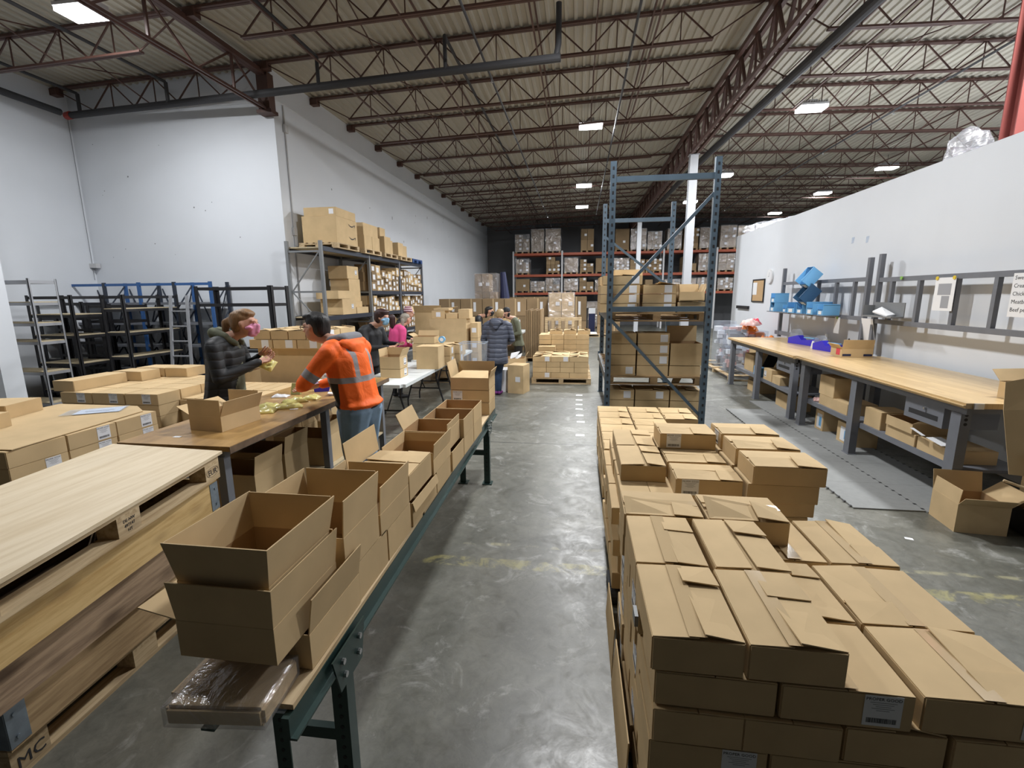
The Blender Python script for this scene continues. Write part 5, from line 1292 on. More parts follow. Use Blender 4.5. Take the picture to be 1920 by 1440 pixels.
# aisle pallets
FILL = MB()
pallet(-1.0, 10.05, 0, 1.28, 1.05, 'pine pallet under the low near aisle stack', h=.125)
for k in range(4):
    n = (3, 4, 4, 3)[k]; ww = 1.20 / n
    for i in range(n):
        for j in range(3):
            if j > 0 and k < 3:
                fill_box(FILL, -.98 + i * ww + ww / 2, 10.10 + j * .31 + .15, .127 + k * .117, ww - .01, .30, .112); continue
            carton(-.98 + i * ww, 10.10 + j * .31, .127 + k * .117, ww - .006, .30, .112, 'carton of near aisle stack, layer %s, %s across, %s back' % (ORD[k], ORD[i], ORD[j]), top='pinwheel' if k == 3 else 'flat', lift=2.2, flip=(1 if (i + j) % 2 else -1, 1), seam='x' if i % 2 else 'y',
                   lab='front' if j == 0 and (k, i) in ((0, 0), (3, 0), (3, 1)) else None, small=True, group='cartons of the near aisle stack')
carton(-.95, 11.2, .125, .4, .3, .56, 'tall carton at the left of the farther aisle stack', top='flat')
pallet(-1.0, 11.18, 0, 1.28, 1.05, 'pine pallet under the taller farther aisle stack', h=.12)
for k in range(7):
    for i in range(4):
        for j in range(2):
            if i == 0 and j == 0 and k < 5: continue
            if j == 1 or k < 2:
                fill_box(FILL, -.96 + i * .305 + .15, 11.52 + j * .34 + .165, .127 + k * .117, .29, .33, .112); continue
            carton(-.96 + i * .305, 11.52 + j * .34 if not (i == 0 and j == 0) else 11.52, .127 + k * .117, .298, .33, .112, 'carton of farther aisle stack, layer %s, %s across, %s back' % (ORD[k], ORD[i], ORD[j]), top='flat', small=True, group='cartons of the farther aisle stack')
tag(FILL.build('carton_rows', 'cardboard'), 'cartons hidden behind the front rows of the two aisle stacks', 'boxes', kind='stuff')
for i, (x, z) in enumerate(((-.70, .948), (-.36, .948), (-.02, .948))):
    carton(x, 11.6, z, .30, .34, .10, 'carton of the short top row of the farther aisle stack, %s' % ORD[i], top='pinwheel', lift=3, small=True)

# folding tables with white tops
def folding_table(x0, y0, w_, L_, z, label):
    t = thing('folding_table', label, 'table', (x0 + w_ / 2, y0 + L_ / 2, 0))
    bm = bmesh.new(); bmesh.ops.create_cube(bm, size=1); bmesh.ops.scale(bm, vec=(w_, L_, .045), verts=bm.verts); bmesh.ops.translate(bm, vec=(0, 0, z - .0225), verts=bm.verts)
    e = [e for e in bm.edges if abs(e.verts[0].co.z - e.verts[1].co.z) > .02]; bmesh.ops.bevel(bm, geom=e, offset=.06, segments=5, affect='EDGES')
    me = bpy.data.meshes.new('top'); bm.to_mesh(me); bm.free(); me.materials.append(MATS['white_plastic']); obj('top', me, t)
    for s in (-1, 1):
        y = s * (L_ / 2 - .28)
        for sx in (-1, 1):
            m = MB(); m.tube([(sx * w_ * .28, y, z - .045), (sx * w_ * .28, y, z - .25), (sx * w_ * .43, y, .12), (sx * w_ * .43, y, 0)], .014, 8); m.build('leg', 'black_metal', t)
        m = MB(); m.tube([(-w_ * .36, y, .33), (w_ * .36, y, .33)], .012, 8); m.build('cross_bar', 'black_metal', t)
        m = MB(); m.tube([(0, y, .33), (0, y - s * .4, z - .046)], .01, 8); m.build('brace', 'black_metal', t)
    return t
folding_table(-3.0, 5.80, .74, 2.2, .75, 'white plastic folding table beyond the long workbench')
folding_table(-3.02, 8.10, .76, 1.8, .75, 'second white folding table behind the first, crowded with cartons')
folding_table(-2.5, 11.6, .76, 4.4, .75, 'long white folding table where the far workers stand')
carton(-2.80, 6.30, .884, .30, .30, .17, 'open carton with raised flaps on the white folding table', top='open', flaps=[('left', 6, 0, .11), ('back', 2, 0, .11), ('right', 24, 0, .12)], lab='right', laboff=.05)
carton(-2.80, 6.30, .752, .30, .30, .126, 'closed carton under the open one on the white folding table', top='flat', lab='right', laboff=.05)
carton(-2.56, 7.15, .752, .36, .36, .36, 'plain tall grey-brown carton with a printed white top edge on the folding table', top='flat')
for k in range(2):
    for j in range(2):
        carton(-2.42 + j * .08, 7.58 + j * .30 - (.0 if j == 0 else .08) + (.10 if j else 0), .752 + k * .16, .30, .28, .155, 'carton right of the plain tall one, %s tier, %s' % (['lower', 'upper'][k], ['near', 'far'][j]), top='pinwheel' if k else 'flat', lab='right', laboff=0, lift=2, small=True)
for i in range(3):
    for k in range(2):
        carton(-3.0 + i * .25, 8.2, .752 + k * .15, .24, .34, .145, 'carton on the second folding table, near row, %s from left, %s tier' % (ORD[i], ['lower', 'upper'][k]), top='flat', small=True)
carton(-2.98, 8.20, 1.054, .40, .3, .12, 'flat open carton on the second folding table', top='open', flaps=[('left', 60, 0, .1), ('back', 20, 0, .1)])
t = thing('tape_roll', 'blue and white roll of tape on the cartons of the second folding table', 'tape roll', (-2.48, 8.35, 1.054)); m = MB(); m.tube([(0, -.03, .06), (0, .03, .06)], .06, 20); m.build('roll', 'blue_bin', t); m = MB(); m.tube([(0, -.032, .06), (0, .032, .06)], .035, 16); m.build('core', 'label_white', t)
for i in range(3): carton(-2.95 + i * .24, 8.75, .752, .23, .4, .2, 'carton on the second folding table, far row, %s from left' % ORD[i], top='pinwheel', small=True)
m = MB(); m.box(0, 0, 0, .82, .9, 1.28); m.box(-.004, -.004, .62, .824, .904, .628); o = m.build('bulk_carton', 'cardboard', None, loc=(-3.24, 10.0, .13)); tag(o, 'big plain bulk carton behind the folding tables', 'box')
pallet(-3.26, 9.98, 0, .9, .95, 'pallet under the big plain bulk carton', h=.128, far=True)
for i, (x, z, w_, h_) in enumerate(((-3.2, 1.412, .30, .17), (-2.88, 1.412, .26, .11), (-2.6, 1.412, .24, .2), (-3.15, 1.584, .34, .05))): carton(x, 10.05, z, w_, .35, h_, 'carton on top of the big bulk carton, %s' % ['left and labelled', 'middle and lower', 'right', 'thin and topmost'][i], top='flat', lab='front' if i == 0 else None, small=True, laboff=0)
for k in range(4): carton(-2.35, 10.1, .0 + k * .33, .16, .4, .325, 'narrow carton in the column right of the bulk carton, %s from floor' % ORD[k], top='flat', lab='front', laboff=0, small=True)
carton(-4.0, 11.2, 0, .7, .7, 1.5, 'tall crumpled open carton by the left wall rack end', top='open', flaps=[('left', 50, 0, .2), ('right', 60, 0, .25), ('front', 30, 0, .2)])
# clear tubs, cartons near the blue coat
for k in range(3):
    t = thing('plastic_tub', 'stacked clear plastic tub beside the worker in slate coat, %s from floor' % ORD[k], 'tub', (-1.80, 7.95, .002 + k * .375))
    m = MB(); a, c, h_ = .215, .16, .36
    m.add([(-a * .92, -c * .92, 0), (a * .92, -c * .92, 0), (a * .92, c * .92, 0), (-a * .92, c * .92, 0), (-a, -c, h_), (a, -c, h_), (a, c, h_), (-a, c, h_)], [(0, 3, 2, 1), (0, 1, 5, 4), (1, 2, 6, 5), (2, 3, 7, 6), (3, 0, 4, 7)])
    m.build('body', 'clear_plastic', t); m = MB(); m.box(-a - .012, -c - .012, h_ - .02, a + .012, -c, h_); m.box(-a - .012, c, h_ - .02, a + .012, c + .012, h_); m.box(-a - .012, -c, h_ - .02, -a, c, h_); m.box(a, -c, h_ - .02, a + .012, c, h_); m.build('rim', 'clear_plastic', t)
carton(-1.33, 8.95, 0, .33, .36, .56, 'tall closed carton on the floor right of the slate coat', top='flat', rz=-.25, lab='front', laboff=.05, small=True)
carton(-1.52, 9.5, 0, .42, .36, .62, 'open carton behind the slate coat holding packing paper', top='open', flaps=[('right', 30, 0, .12), ('left', 30, 0, .1)])
m = MB(); m.plate([(0, 0, 0), (.12, .03, .05), (.2, .1, .16), (.02, .1, .12)], .02); m.plate([(.1, 0, -.02), (.22, .02, .05), (.24, .1, .12), (.12, .1, .06)], .015)
o = m.build('packing_paper', 'paper', None, loc=(-1.40, 9.52, .60)); tag(o, 'crumpled white packing paper in the open carton behind the slate coat', 'paper')
t = thing('bin', 'white bin on the floor behind the slate coat wearer', 'bin', (-1.50, 9.26, 0)); m = MB(); m.tube([(0, 0, 0), (0, 0, .45)], .17, 16, r2=.2); m.build('body', 'label_white', t)
for i, (x, y, z, w_, h_, g_) in enumerate(((-2.2, 13.2, .752, .40, .26, 0), (-2.15, 12.4, .752, .34, .20, 0), (-2.2, 13.25, 1.014, .36, .3, 0), (-2.35, 14.3, .752, .5, .45, 0))): far_box(x, y, z, w_, .4, h_, 'carton on the long far folding table, %s' % ['middle and lower', 'nearest', 'stacked on the middle one', 'farthest'][i], mat='cardboard', lab='r')
carton(-2.46, 11.65, .752, .3, .28, .2, 'open carton at the near end of the far folding table', top='open', flaps=[('front', 15, 0, .1), ('left', 5, 0, .1)])
m = MB(); m.plate([(0, 0, 0), (.5, 0, 0), (.5, .02, .42), (0, .02, .42)], .01); o = m.build('paper_sheet', 'paper', None, loc=(-2.4, 13.9, .756)); tag(o, 'white paper sheets standing on the far folding table', 'papers')
m = MB(); m.box(0, 0, 0, .05, .12, .008)
# ================================================================ workbenches along the partition
def bench(y0, y1, ztop, label, legs, drawer):
    t = thing('workbench', label, 'workbench', (3.70, (y0 + y1) / 2, 0)); L2 = (y1 - y0) / 2
    bm = bmesh.new(); bmesh.ops.create_cube(bm, size=1); bmesh.ops.scale(bm, vec=(1.14, 2 * L2, .045), verts=bm.verts); bmesh.ops.translate(bm, vec=(0, 0, ztop - .0225), verts=bm.verts)
    e = [e for e in bm.edges if abs(e.verts[0].co.y - e.verts[1].co.y) > 1 and e.verts[0].co.x < 0]; bmesh.ops.bevel(bm, geom=e, offset=.018, segments=4, affect='EDGES')
    me = bpy.data.meshes.new('top'); bm.to_mesh(me); bm.free(); me.materials.append(MATS['butcher_block']); obj('top', me, t)
    m = MB(); m.box(-.50, -L2 + .05, ztop - .11, -.46, L2 - .05, ztop - .046); m.box(.46, -L2 + .05, ztop - .11, .50, L2 - .05, ztop - .046); m.build('apron', 'bench_grey', t)
    for y in legs:
        yy = y - (y0 + y1) / 2
        for sx in (-.47, .47):
            m = MB(); m.box(sx - .04, yy - .055, .02, sx + .04, yy + .055, ztop - .11); g = m.build('leg', 'bench_grey', t)
            m = MB(); m.box(sx - .05, yy - .07, 0, sx + .05, yy + .07, .019); m.build('foot', 'bench_grey', g)
            if y == legs[0] and sx < 0:
                m = MB()
                for z in (.12, .16, .20): m.tube([(sx, yy - .0565, ztop - z), (sx, yy - .055, ztop - z)], .014, 10)
                m.build('bolt_holes', 'black_rubber', g)['kind'] = 'stuff'
        m = MB(); m.box(-.43, yy - .04, ztop - .108, .43, yy + .04, ztop - .05); m.build('cross_member', 'bench_grey', t)
    m = MB(); m.box(-.42, -L2 + .1, .375, .10, L2 - .1, .40); m.box(-.425, -L2 + .1, .34, -.42, L2 - .1, .40); m.build('lower_shelf', 'bench_grey', t)
    dy0, dy1 = (d - (y0 + y1) / 2 for d in drawer)
    m = MB(); m.box(-.49, dy0, ztop - .30, -.05, dy1, ztop - .111); g = m.build('drawer', 'bench_grey', t)
    m = MB(); m.box(-.4915, dy0 + .06, ztop - .25, -.4905, dy1 - .06, ztop - .205); m.build('slot_pull', 'black_rubber', g)
    m = MB(); m.tube([(-.4905, (dy0 + dy1) / 2 - .03, ztop - .165), (-.51, (dy0 + dy1) / 2 - .03, ztop - .165)], .012, 10); m.build('lock', 'steel_bolt', g)
    return t
bench(4.22, 7.30, 1.0, 'nearer butcher block workbench with grey steel legs along the white partition', (4.36, 5.88, 7.16), (4.52, 5.02))
bench(7.40, 10.52, .985, 'farther butcher block workbench with grey steel legs along the white partition', (7.50, 8.95, 10.4), (7.58, 8.10))
# uprights and rails standing at the rear of the benches
def riser(y0, y1, z0, zp, rails, bars, label, bar_z):
    t = thing('bench_riser', label, 'frame', (4.24, y0, 0)); D = y1 - y0
    for y in (0, D): m = MB(); m.box(-.03, y - .03, z0, .03, y + .03, zp); m.build('upright', 'bench_grey', t)
    for z in rails: m = MB(); m.box(-.025, .031, z - .03, .025, D - .031, z + .03); m.build('rail', 'bench_grey', t)
    for y in bars: m = MB(); m.box(-.024, y - y0 - .025, bar_z[0], .024, y - y0 + .025, bar_z[1]); m.build('vertical_bar', 'bench_grey', t)
    return t
riser(4.35, 7.52, 1.001, 2.43, (2.07, 1.49), (7.22, 6.68, 6.08, 5.55, 4.98), 'grey steel upright frame behind the nearer bench with pinned papers', (1.52, 2.04))
t2 = riser(7.78, 10.75, .986, 2.40, (2.09,), (8.12, 8.65, 9.25, 9.85), 'grey steel upright frame behind the farther bench holding blue bins', (1.54, 2.06))
m = MB(); m.box(-.025, .031, 1.48, .025, 2.94, 1.54); m.build('rail', 'bench_grey', t2)
m = MB(); m.box(-.30, .6, 1.515, -.026, 2.94, 1.53); m.build('tray_shelf', 'bench_grey', t2)
m = MB(); m.box(-.025, 1.2, 1.03, .025, 3.15, 1.11); m.build('rail', 'bench_grey', t2)
# blue bins
def bin_(x, y, z, r, tilt, label, s=1.0, dark=False):
    t = thing('storage_bin', label, 'bin', (x, y, z), r); t.rotation_euler = (tilt, 0, r)
    m = MB(); a, c, h_ = .095 * s, .12 * s, .17 * s; e = .004
    m.box(-a, -c, 0, a, c, e); m.box(-a, -c, e, -a + e, c, h_); m.box(a - e, -c, e, a, c, h_); m.box(-a + e, c - e, e, a - e, c, h_)
    m.box(-a + e, -c, e, a - e, -c + e, h_ * .45); m.box(-a - .006, -c, h_ - .012, -a, c, h_); m.box(a, -c, h_ - .012, a + .006, c, h_)
    m.build('body', 'blue_bin_dark' if dark else 'blue_bin', t)
    m = MB(); m.box(-a * .8, -c - .003, h_ * .46, a * .8, -c + .002, h_ * .52); m.box(-a * 1.02, -c - .003, 0, -a * .94, -c, h_ * .45); m.build('seam', 'blue_bin_dark', t)  # dark strips paint in the shaded opening and the gap beside the bin
    m = MB(); m.box(-a * .5, -c - .002, h_ * .08, a * .5, -c - .0005, h_ * .38); m.build('label_holder', 'label_white', t)
bz = 1.532
for i, (y, z, r, tl, lb, s) in enumerate(((10.45, 1.62, -PI / 2, 0, 'blue storage bin, lower of two at the far upright', 1.1), (10.45, 1.80, -PI / 2, 0, 'blue storage bin, upper of two at the far upright', 1.1), (9.95, bz, -PI / 2, .0, 'small blue storage bin on the tray rail, third from the far upright', .8),
        (9.60, bz, -PI / 2 + .2, .0, 'blue storage bin tilted forward in the middle of the tray rail', 1.15), (9.27, bz, -PI / 2 + .1, .0, 'blue storage bin beside the middle one on the tray rail', 1.0), (8.80, bz, -PI / 2, 0, 'large blue storage bin near the right of the tray rail', 1.25), (8.48, bz, -PI / 2, 0, 'blue storage bin at the right end of the tray rail', 1.05))):
    bin_(4.07, y, z if i > 1 else z - .09, r, tl, lb, s)
bin_(4.10, 9.15, 1.80, -PI / 2, .9, 'dark blue bin propped upright above the tray rail', 1.3, True); bin_(4.12, 9.2, 2.10, -PI / 2, .9, 'light blue bin standing above the top rail', 1.25)
carton(4.04, 10.05, bz, .16, .12, .13, 'little brown carton between the blue bins', top='flat', small=True)
t = thing('bracket_box', 'small metal box with crumpled paper hanging at the near upright', 'box', (4.12, 7.15, 1.56)); m = MB(); m.box(-.08, -.32, 0, .08, .32, .02); m.box(.07, -.32, .02, .08, .32, .20); m.box(-.08, .31, .02, .07, .32, .16); m.build('tray', 'rack_grey', t)
m = MB(); m.plate([(-.06, -.2, .03), (.04, -.2, .05), (.04, .1, .14), (-.06, .12, .08)], .02); m.build('crumpled_paper', 'paper', t)
# papers
def sheet(y, z, w_, h_, label, tilt=0, x=4.195, lines=None, dots=None):
    t = thing('paper_sheet', label, 'paper', (x, y, z)); t.rotation_euler = (tilt, 0, -PI / 2)
    m = MB(); m.box(-w_ / 2, -.0015, -h_, w_ / 2, 0, 0); m.build('paper', 'paper', t)
    if lines:
        for i, (tx, sz) in enumerate(lines):
            o = obj('lettering', text_mesh(tx, sz, 'print_black', .0002, 'LEFT'), t, (-w_ / 2 + .02, -.0024, -.045 - i * (h_ - .06) / max(1, len(lines) - .3))); o.rotation_euler = (PI / 2, 0, 0)
    for dx, mt in dots or []:
        m = MB(); m.tube([(dx, -.003, -.005), (dx, -.010, -.005)], .022, 14); m.build('magnet', mt, t)
    return t
sheet(5.02, 2.07, .62, .42, 'large handwritten notice on the riser at the right edge', lines=(('Sweet Potato', .055), ('Cream Peanut', .055), ('Chicken lasagne', .055), ('Meatball', .055), ('Beef pepper', .055)), dots=((-.0, 'pink_dot'),))
t = sheet(6.20, 2.06, .31, .38, 'printed sheet with two grey pictures held by yellow magnets', dots=((-.13, 'yellow_dot'), (.13, 'yellow_dot')))
m = MB(); m.box(-.10, -.0022, -.20, .10, -.0016, -.07); m.box(-.03, -.0022, -.35, .09, -.0016, -.21); m.build('pictures', 'print_grey', t)['kind'] = 'stuff'
sheet(8.42, 1.50, .16, .26, 'white label hanging below the tray rail with a green mark', dots=((0, 'green_dot'),))
sheet(7.62, 1.52, .28, .40, 'large white sheet leaning between the two riser frames', tilt=.2)
t = thing('magnet', 'green magnet alone on the top rail of the nearer riser', 'magnet', (4.20, 6.98, 2.08)); m = MB(); m.tube([(0, 0, 0), (-.012, 0, 0)], .022, 12); m.build('disc', 'green_dot', t)
# bench top clutter
for i, (x, y, s) in enumerate(((4.0, 9.05, 1.25), (3.92, 8.05, .95))):
    t = thing('tape_dispenser', ['large blue tape dispenser with clear roll on the farther bench', 'smaller blue tape dispenser beside the printed carton on the bench'][i], 'tape dispenser', (x, y, .986), -PI / 2 + .2)
    m = MB(); L_ = .30 * s; m.add([(-L_, -.05, 0), (L_ * .9, -.05, 0), (L_ * .9, -.05, .12), (0, -.05, .08), (-L_ * .3, -.05, .16), (-L_, -.05, .10), (-L_, .05, 0), (L_ * .9, .05, 0), (L_ * .9, .05, .12), (0, .05, .08), (-L_ * .3, .05, .16), (-L_, .05, .10)],
          [(0, 1, 2, 3, 4, 5), (11, 10, 9, 8, 7, 6), (0, 6, 7, 1), (1, 7, 8, 2), (2, 8, 9, 3), (3, 9, 10, 4), (4, 10, 11, 5), (5, 11, 6, 0)]); m.build('housing', 'blue_tool', t)
    m = MB(); m.tube([(-L_ * .6, -.045, .14), (-L_ * .6, .045, .14)], .10 * s, 20); m.build('tape_roll', 'clear_plastic', t)
    m = MB(); m.box(L_ * .1, -.04, .125, L_ * .8, .04, .14); m.build('blade_plate', 'blue_bin', t)
t = carton(3.66, 7.13, 1.001, .40, .30, .12, 'printed carton with navy stripes and an open flap on the benches', top='open', flaps=[('front', 8, 0, .13), ('left', 40, 0, .08)], name='cardboard_box')
m = MB(); m.box(-.19, -.1515, .02, -.08, -.1505, .05); m.box(.08, -.1515, .02, .19, -.1505, .05); m.build('printed_stripes', 'navy_tarp', t)
m = MB(); m.box(-.2015, -.10, .03, -.2008, .0, .12); m.build('red_print', 'red_bag', t)
t = thing('scissors', 'black handled tool sticking out of the striped carton', 'tool', (3.95, 7.3, 1.008)); m = MB(); m.bar((0, 0, 0), (-.12, .03, .24), .02, .02); m.bar((0, 0, 0), (.06, .05, .24), .02, .02); m.build('handles', 'black_rubber', t)
t = thing('white_cup', 'small white bottle between the blue dispensers', 'bottle', (3.9, 8.5, .986)); m = MB(); m.tube([(0, 0, 0), (0, 0, .08), (0, 0, .12)], .03, 12, r2=.012); m.build('body', 'label_white', t)
t = thing('rag', 'grey brush head standing behind the blue dispensers', 'brush', (4.08, 8.45, .986)); m = MB(); m.box(-.03, -.05, 0, .03, .05, .16); m.tube([(0, 0, .16), (.0, .03, .24)], .02, 8); m.build('body', 'shelf_wire', t)
t = thing('clipboard', 'silver clip on the near corner of the nearer bench', 'clip', (3.22, 4.205, .99)); m = MB(); m.box(-.02, -.003, -.035, .05, .012, .012); m.build('clip', 'steel_bolt', t)

# wall items on the partition
t = thing('wall_clock', 'round white wall clock on the partition', 'clock', (XP - .001, 11.9, 2.28)); m = MB(); m.tube([(0, 0, 0), (-.04, 0, 0)], .16, 28); m.build('rim', 'clock_white', t); m = MB(); m.tube([(-.0405, 0, 0), (-.043, 0, 0)], .12, 28); m.build('face', 'label_white', t)
m = MB(); m.box(-.046, -.004, 0, -.0435, .004, .09); m.box(-.046, 0, -.004, -.0435, .065, .004); m.build('hands', 'print_grey', t)['kind'] = 'stuff'
t = thing('cork_board', 'framed cork board with a white note on the partition', 'board', (XP - .001, 12.6, 1.96))
m = MB(); m.box(-.015, -.36, -.25, 0, .36, .25); m.build('cork', 'cork', t); m = MB()
for a in ((-.39, -.28, -.36, .28), (.36, -.28, .39, .28), (-.36, .25, .36, .28), (-.36, -.28, .36, -.25)): m.box(-.025, a[0], a[1], 0, a[2], a[3])
m.build('frame', 'black_metal', t); m = MB(); m.box(-.018, .08, -.1, -.0155, .38, .2); m.build('note', 'paper', t)
t = thing('wall_rail', 'short black strip mounted on the partition near its end', 'rail', (XP - .001, 13.6, 1.53)); m = MB(); m.box(-.05, -.45, -.04, 0, .45, .04); m.build('strip', 'black_metal', t)
for i, (y, z) in enumerate(((8.2, 2.75), (8.6, 2.78))):
    m = MB(); m.plate([(0, 0, 0), (0, .08, 0), (-.006, .07, -.1), (-.004, .02, -.09)], .002); o = m.build('tape_scrap', 'clear_plastic', None, loc=(XP - .003, y, z)); tag(o, 'loose tape scrap stuck high on the partition, %s' % ['nearer', 'farther'][i], 'scrap')
# things on the partition roof
bm = bmesh.new(); bmesh.ops.create_icosphere(bm, subdivisions=3, radius=.5)
for v in bm.verts: v.co *= 1 + .25 * noise.noise(v.co * 5); v.co.z = max(v.co.z * .62, -.25) + .25
me = bpy.data.meshes.new('bundle'); bm.to_mesh(me); bm.free(); me.materials.append(MATS['clear_plastic'])
me.materials[0] = MATS['stretch_wrap']; o = obj('plastic_bundle', me, None, (4.84, 7.12, 3.425)); o.scale = (.42, .5, .85); tag(o, 'crumpled clear plastic bundle lying on top of the partition, near', 'bundle')
for i, (y, s) in enumerate(((12.2, .7), (13.0, .9), (13.9, 1.1))):
    o = obj('plastic_bundle', me, None, (4.95, y, 3.425)); o.scale = (s, s * .8, s * .55); tag(o, 'wrapped plastic bundle on the far end of the partition roof, %s' % ORD[i], 'bundle')

# cartons under the benches
SB = 'under the nearer bench'
for (x, y, z, w_, d_, h_, lb, kw) in (
    (3.30, 6.15, .401, .34, .70, .14, 'long low carton on the shelf %s, far part' % SB, {}), (3.30, 6.5, .543, .32, .38, .26, 'big carton on the low one %s' % SB, {}),
    (3.30, 5.92 - .42, .401, .30, .30, .20, 'closed carton on the shelf behind the middle leg %s' % SB, {}),
    (3.28, 4.92, .401, .36, .45, .12, 'lower carton of the leaning pair on the shelf %s' % SB, {}), (3.28, 4.45, .401, .36, .44, .12, 'carton next to the near leg on the shelf %s' % SB, {}),
    (3.26, 4.95, .523, .32, .40, .10, 'middle open carton of the pile on the shelf %s' % SB, dict(top='open', flaps=[('front', 60, 0, .08), ('right', 5, 0, .05)])),
    (3.62, 5.05, .645, .3, .35, .14, 'open carton at the back of the shelf %s' % SB, dict(top='open', flaps=[('left', -8, 0, .12)])),
    (3.36, 6.80, 0, .30, .22, .29, 'floor carton with blue label %s, farther' % SB, {}), (3.36, 6.10, 0, .30, .34, .27, 'floor carton with blue label %s, nearer' % SB, {})):
    kw.setdefault('top', 'flat'); t = carton(x, y, z, w_, d_, h_, lb, **kw)
    if z == 0:
        m = MB(); m.box(-w_ / 2 - .002, -d_ * .35, .04, -w_ / 2 - .0008, d_ * .25, h_ - .05); g = m.build('shipping_label', 'label_white', t)
        m = MB(); m.box(-w_ / 2 - .0028, -d_ * .30, .07, -w_ / 2 - .0022, -d_ * .02, h_ - .09); m.build('blue_print', 'blue_bin', g)
m = MB(); m.plate([(0, 0, 0), (.0, .20, .02), (.14, .22, .02), (.14, .02, .0)], .003); m.plate([(.0, .25, .02), (0, .42, .05), (.03, .42, .05), (.03, .25, .02)], .003)
o = m.build('paper_sheet', 'paper', None, loc=(3.22, 4.5, .545)); tag(o, 'white papers lying in the open carton under the nearer bench', 'papers')
SB = 'under the farther bench'
for (x, y, z, w_, d_, h_, lb, kw) in ((3.34, 9.5, .401, .36, .5, .32, 'tan carton on the shelf %s, farther' % SB, {}), (3.28, 8.10, .401 - .0, .34, .32, .13, 'low carton on the shelf %s, near drawer' % SB, {}), (3.28, 8.45, .401, .32, .36, .2, 'labelled carton on the shelf %s' % SB, dict(lab='left')), (3.4, 8.0, 0, .35, .5, .25, 'dark carton on the floor %s' % SB, {}), (3.4, 9.4, 0, .35, .5, .2, 'carton on the floor %s' % SB, {})):
    kw.setdefault('top', 'flat'); carton(x, y, z, w_, d_, h_, lb, **kw)
for i, y in enumerate((9.05, 9.24)):
    t = thing('glove_box', 'small light blue box on the shelf edge, %s' % ['nearer', 'farther'][i], 'box', (3.34, y, .401)); m = MB(); m.box(-.05, -.08, 0, .05, .08, .16); m.build('body', 'blue_bin', t); m = MB(); m.box(-.0515, -.05, .02, -.0505, .05, .06); m.build('print', 'label_white', t)
m = MB(); m.plate([(0, 0, 0), (.2, 0, 0), (.34, .0, .30), (.14, 0, .34)], .02); o = m.build('dark_bag', 'black_fabric', None, loc=(3.4, 9.35, .42)); tag(o, 'black folded bag leaning on the shelf under the farther bench', 'bag')
o = obj('red_package', pouch_mesh(.16, .1, .04, 21, 'pink_bag'), None, (3.36, 7.0 + .02, .402), 1.2); tag(o, 'red and white packet on the shelf beside the far floor cartons', 'packet')

# clear display boxes and filled bags on the pallet beyond the benches
pallet(3.30, 10.75, 0, 1.0, 2.6, 'pine pallet beyond the benches under the clear toy boxes', h=.125, long='x')
cb = ((3.36, 11.2, .42, .5, .55, .126), (3.40, 11.25, .38, .5, .50, .68), (3.82, 11.3, .42, .5, .5, .126), (3.86, 11.35, .40, .45, .42, .63), (3.42, 12.2, .4, .5, 1.1, .126))
for i, (x, y, w_, d_, h_, z) in enumerate(cb):
    t = thing('clear_box', 'clear plastic box of small goods on the pallet beyond the benches, %s' % ['lower left', 'upper left', 'lower right', 'upper right', 'tall rear'][i], 'box', (x + w_ / 2, y + d_ / 2, z))
    m = MB(); m.box(-w_ / 2, -d_ / 2, 0, w_ / 2, d_ / 2, h_); m.build('shell', 'clear_plastic', t)
    rr = random.Random(i); m = MB(); ms = []
    for k in range(34):
        s = rr.uniform(.05, .09); cx_, cy_, cz_ = rr.uniform(-w_ / 2 + s, w_ / 2 - s), rr.uniform(-d_ / 2 + s, d_ / 2 - s), rr.uniform(s, h_ * .85)
        m.box(cx_ - s, cy_ - s, cz_ - s * .7, cx_ + s, cy_ + s, cz_ + s * .7, rr.choice((0, 1, 2, 3) if i in (2, 3) else (2, 3, 4, 4)))
    tag(m.build('contents', ['orange_bag', 'red_bag', 'pink_bag', 'label_white', 'silver_metal'], t), None, None, kind='stuff')
rr = random.Random(8)
bagm = []
for k, mt in enumerate(('orange_bag', 'red_bag', 'pink_bag')): bagm.append(pouch_mesh(.34, .26, .14, 30 + k, mt))
for i, (x, y, z, k, lb) in enumerate(((3.86, 11.40, 1.052, 0, 'orange filled bag on top of the clear boxes'), (3.98, 11.52, 1.19, 1, 'red filled bag topmost on the clear boxes'), (4.12, 10.95, .84, 0, 'orange bag beside the clear boxes near the bench end'), (4.06, 10.93, .68, 2, 'pink bag under the orange one near the bench end'), (3.80, 11.22, 1.19, 2, 'pinkish bag left of the topmost red bag'))):
    o = obj('filled_bag', bagm[k], None, (x, y, z), rr.uniform(-1, 1)); tag(o, lb, 'bag')
carton(3.82, 10.78, .126, .46, .42, .55, 'tan carton on the pallet end behind the farther bench', top='flat')

# cartons at the right foreground
carton(3.03, 3.93, 0, .35, .33, .235, 'open carton on the floor at the bench corner, flaps spread', top='open', flaps=[('back', 12, 0, .17), ('left', -6, 0, .12), ('front', 42, .0, .10), ('right', 50, 0, .16)], fl=.14, rz=-.10)
carton(3.56, 3.84, 0, .30, .28, .50, 'tall open carton leaning behind the open floor carton at right', top='open', flaps=[('left', 35, 0, .2), ('front', 20, 0, .1)], rz=-.15)
t = thing('cardboard_sheet', 'large folded brown cardboard leaning at the right picture edge', 'sheet', (3.29, 4.08, .54)); m = MB()
m.plate([(.06, -.1, -.05), (.40, -.2, -.05), (.46, -.12, .50), (.02, .0, .44)], .006); m.build('lower_panel', 'cardboard', t)
m = MB(); m.plate([(.02, .0, .44), (.46, -.12, .50), (.5, -.05, .80), (.03, .04, .66)], .006); m.build('upper_panel', 'cardboard', t)
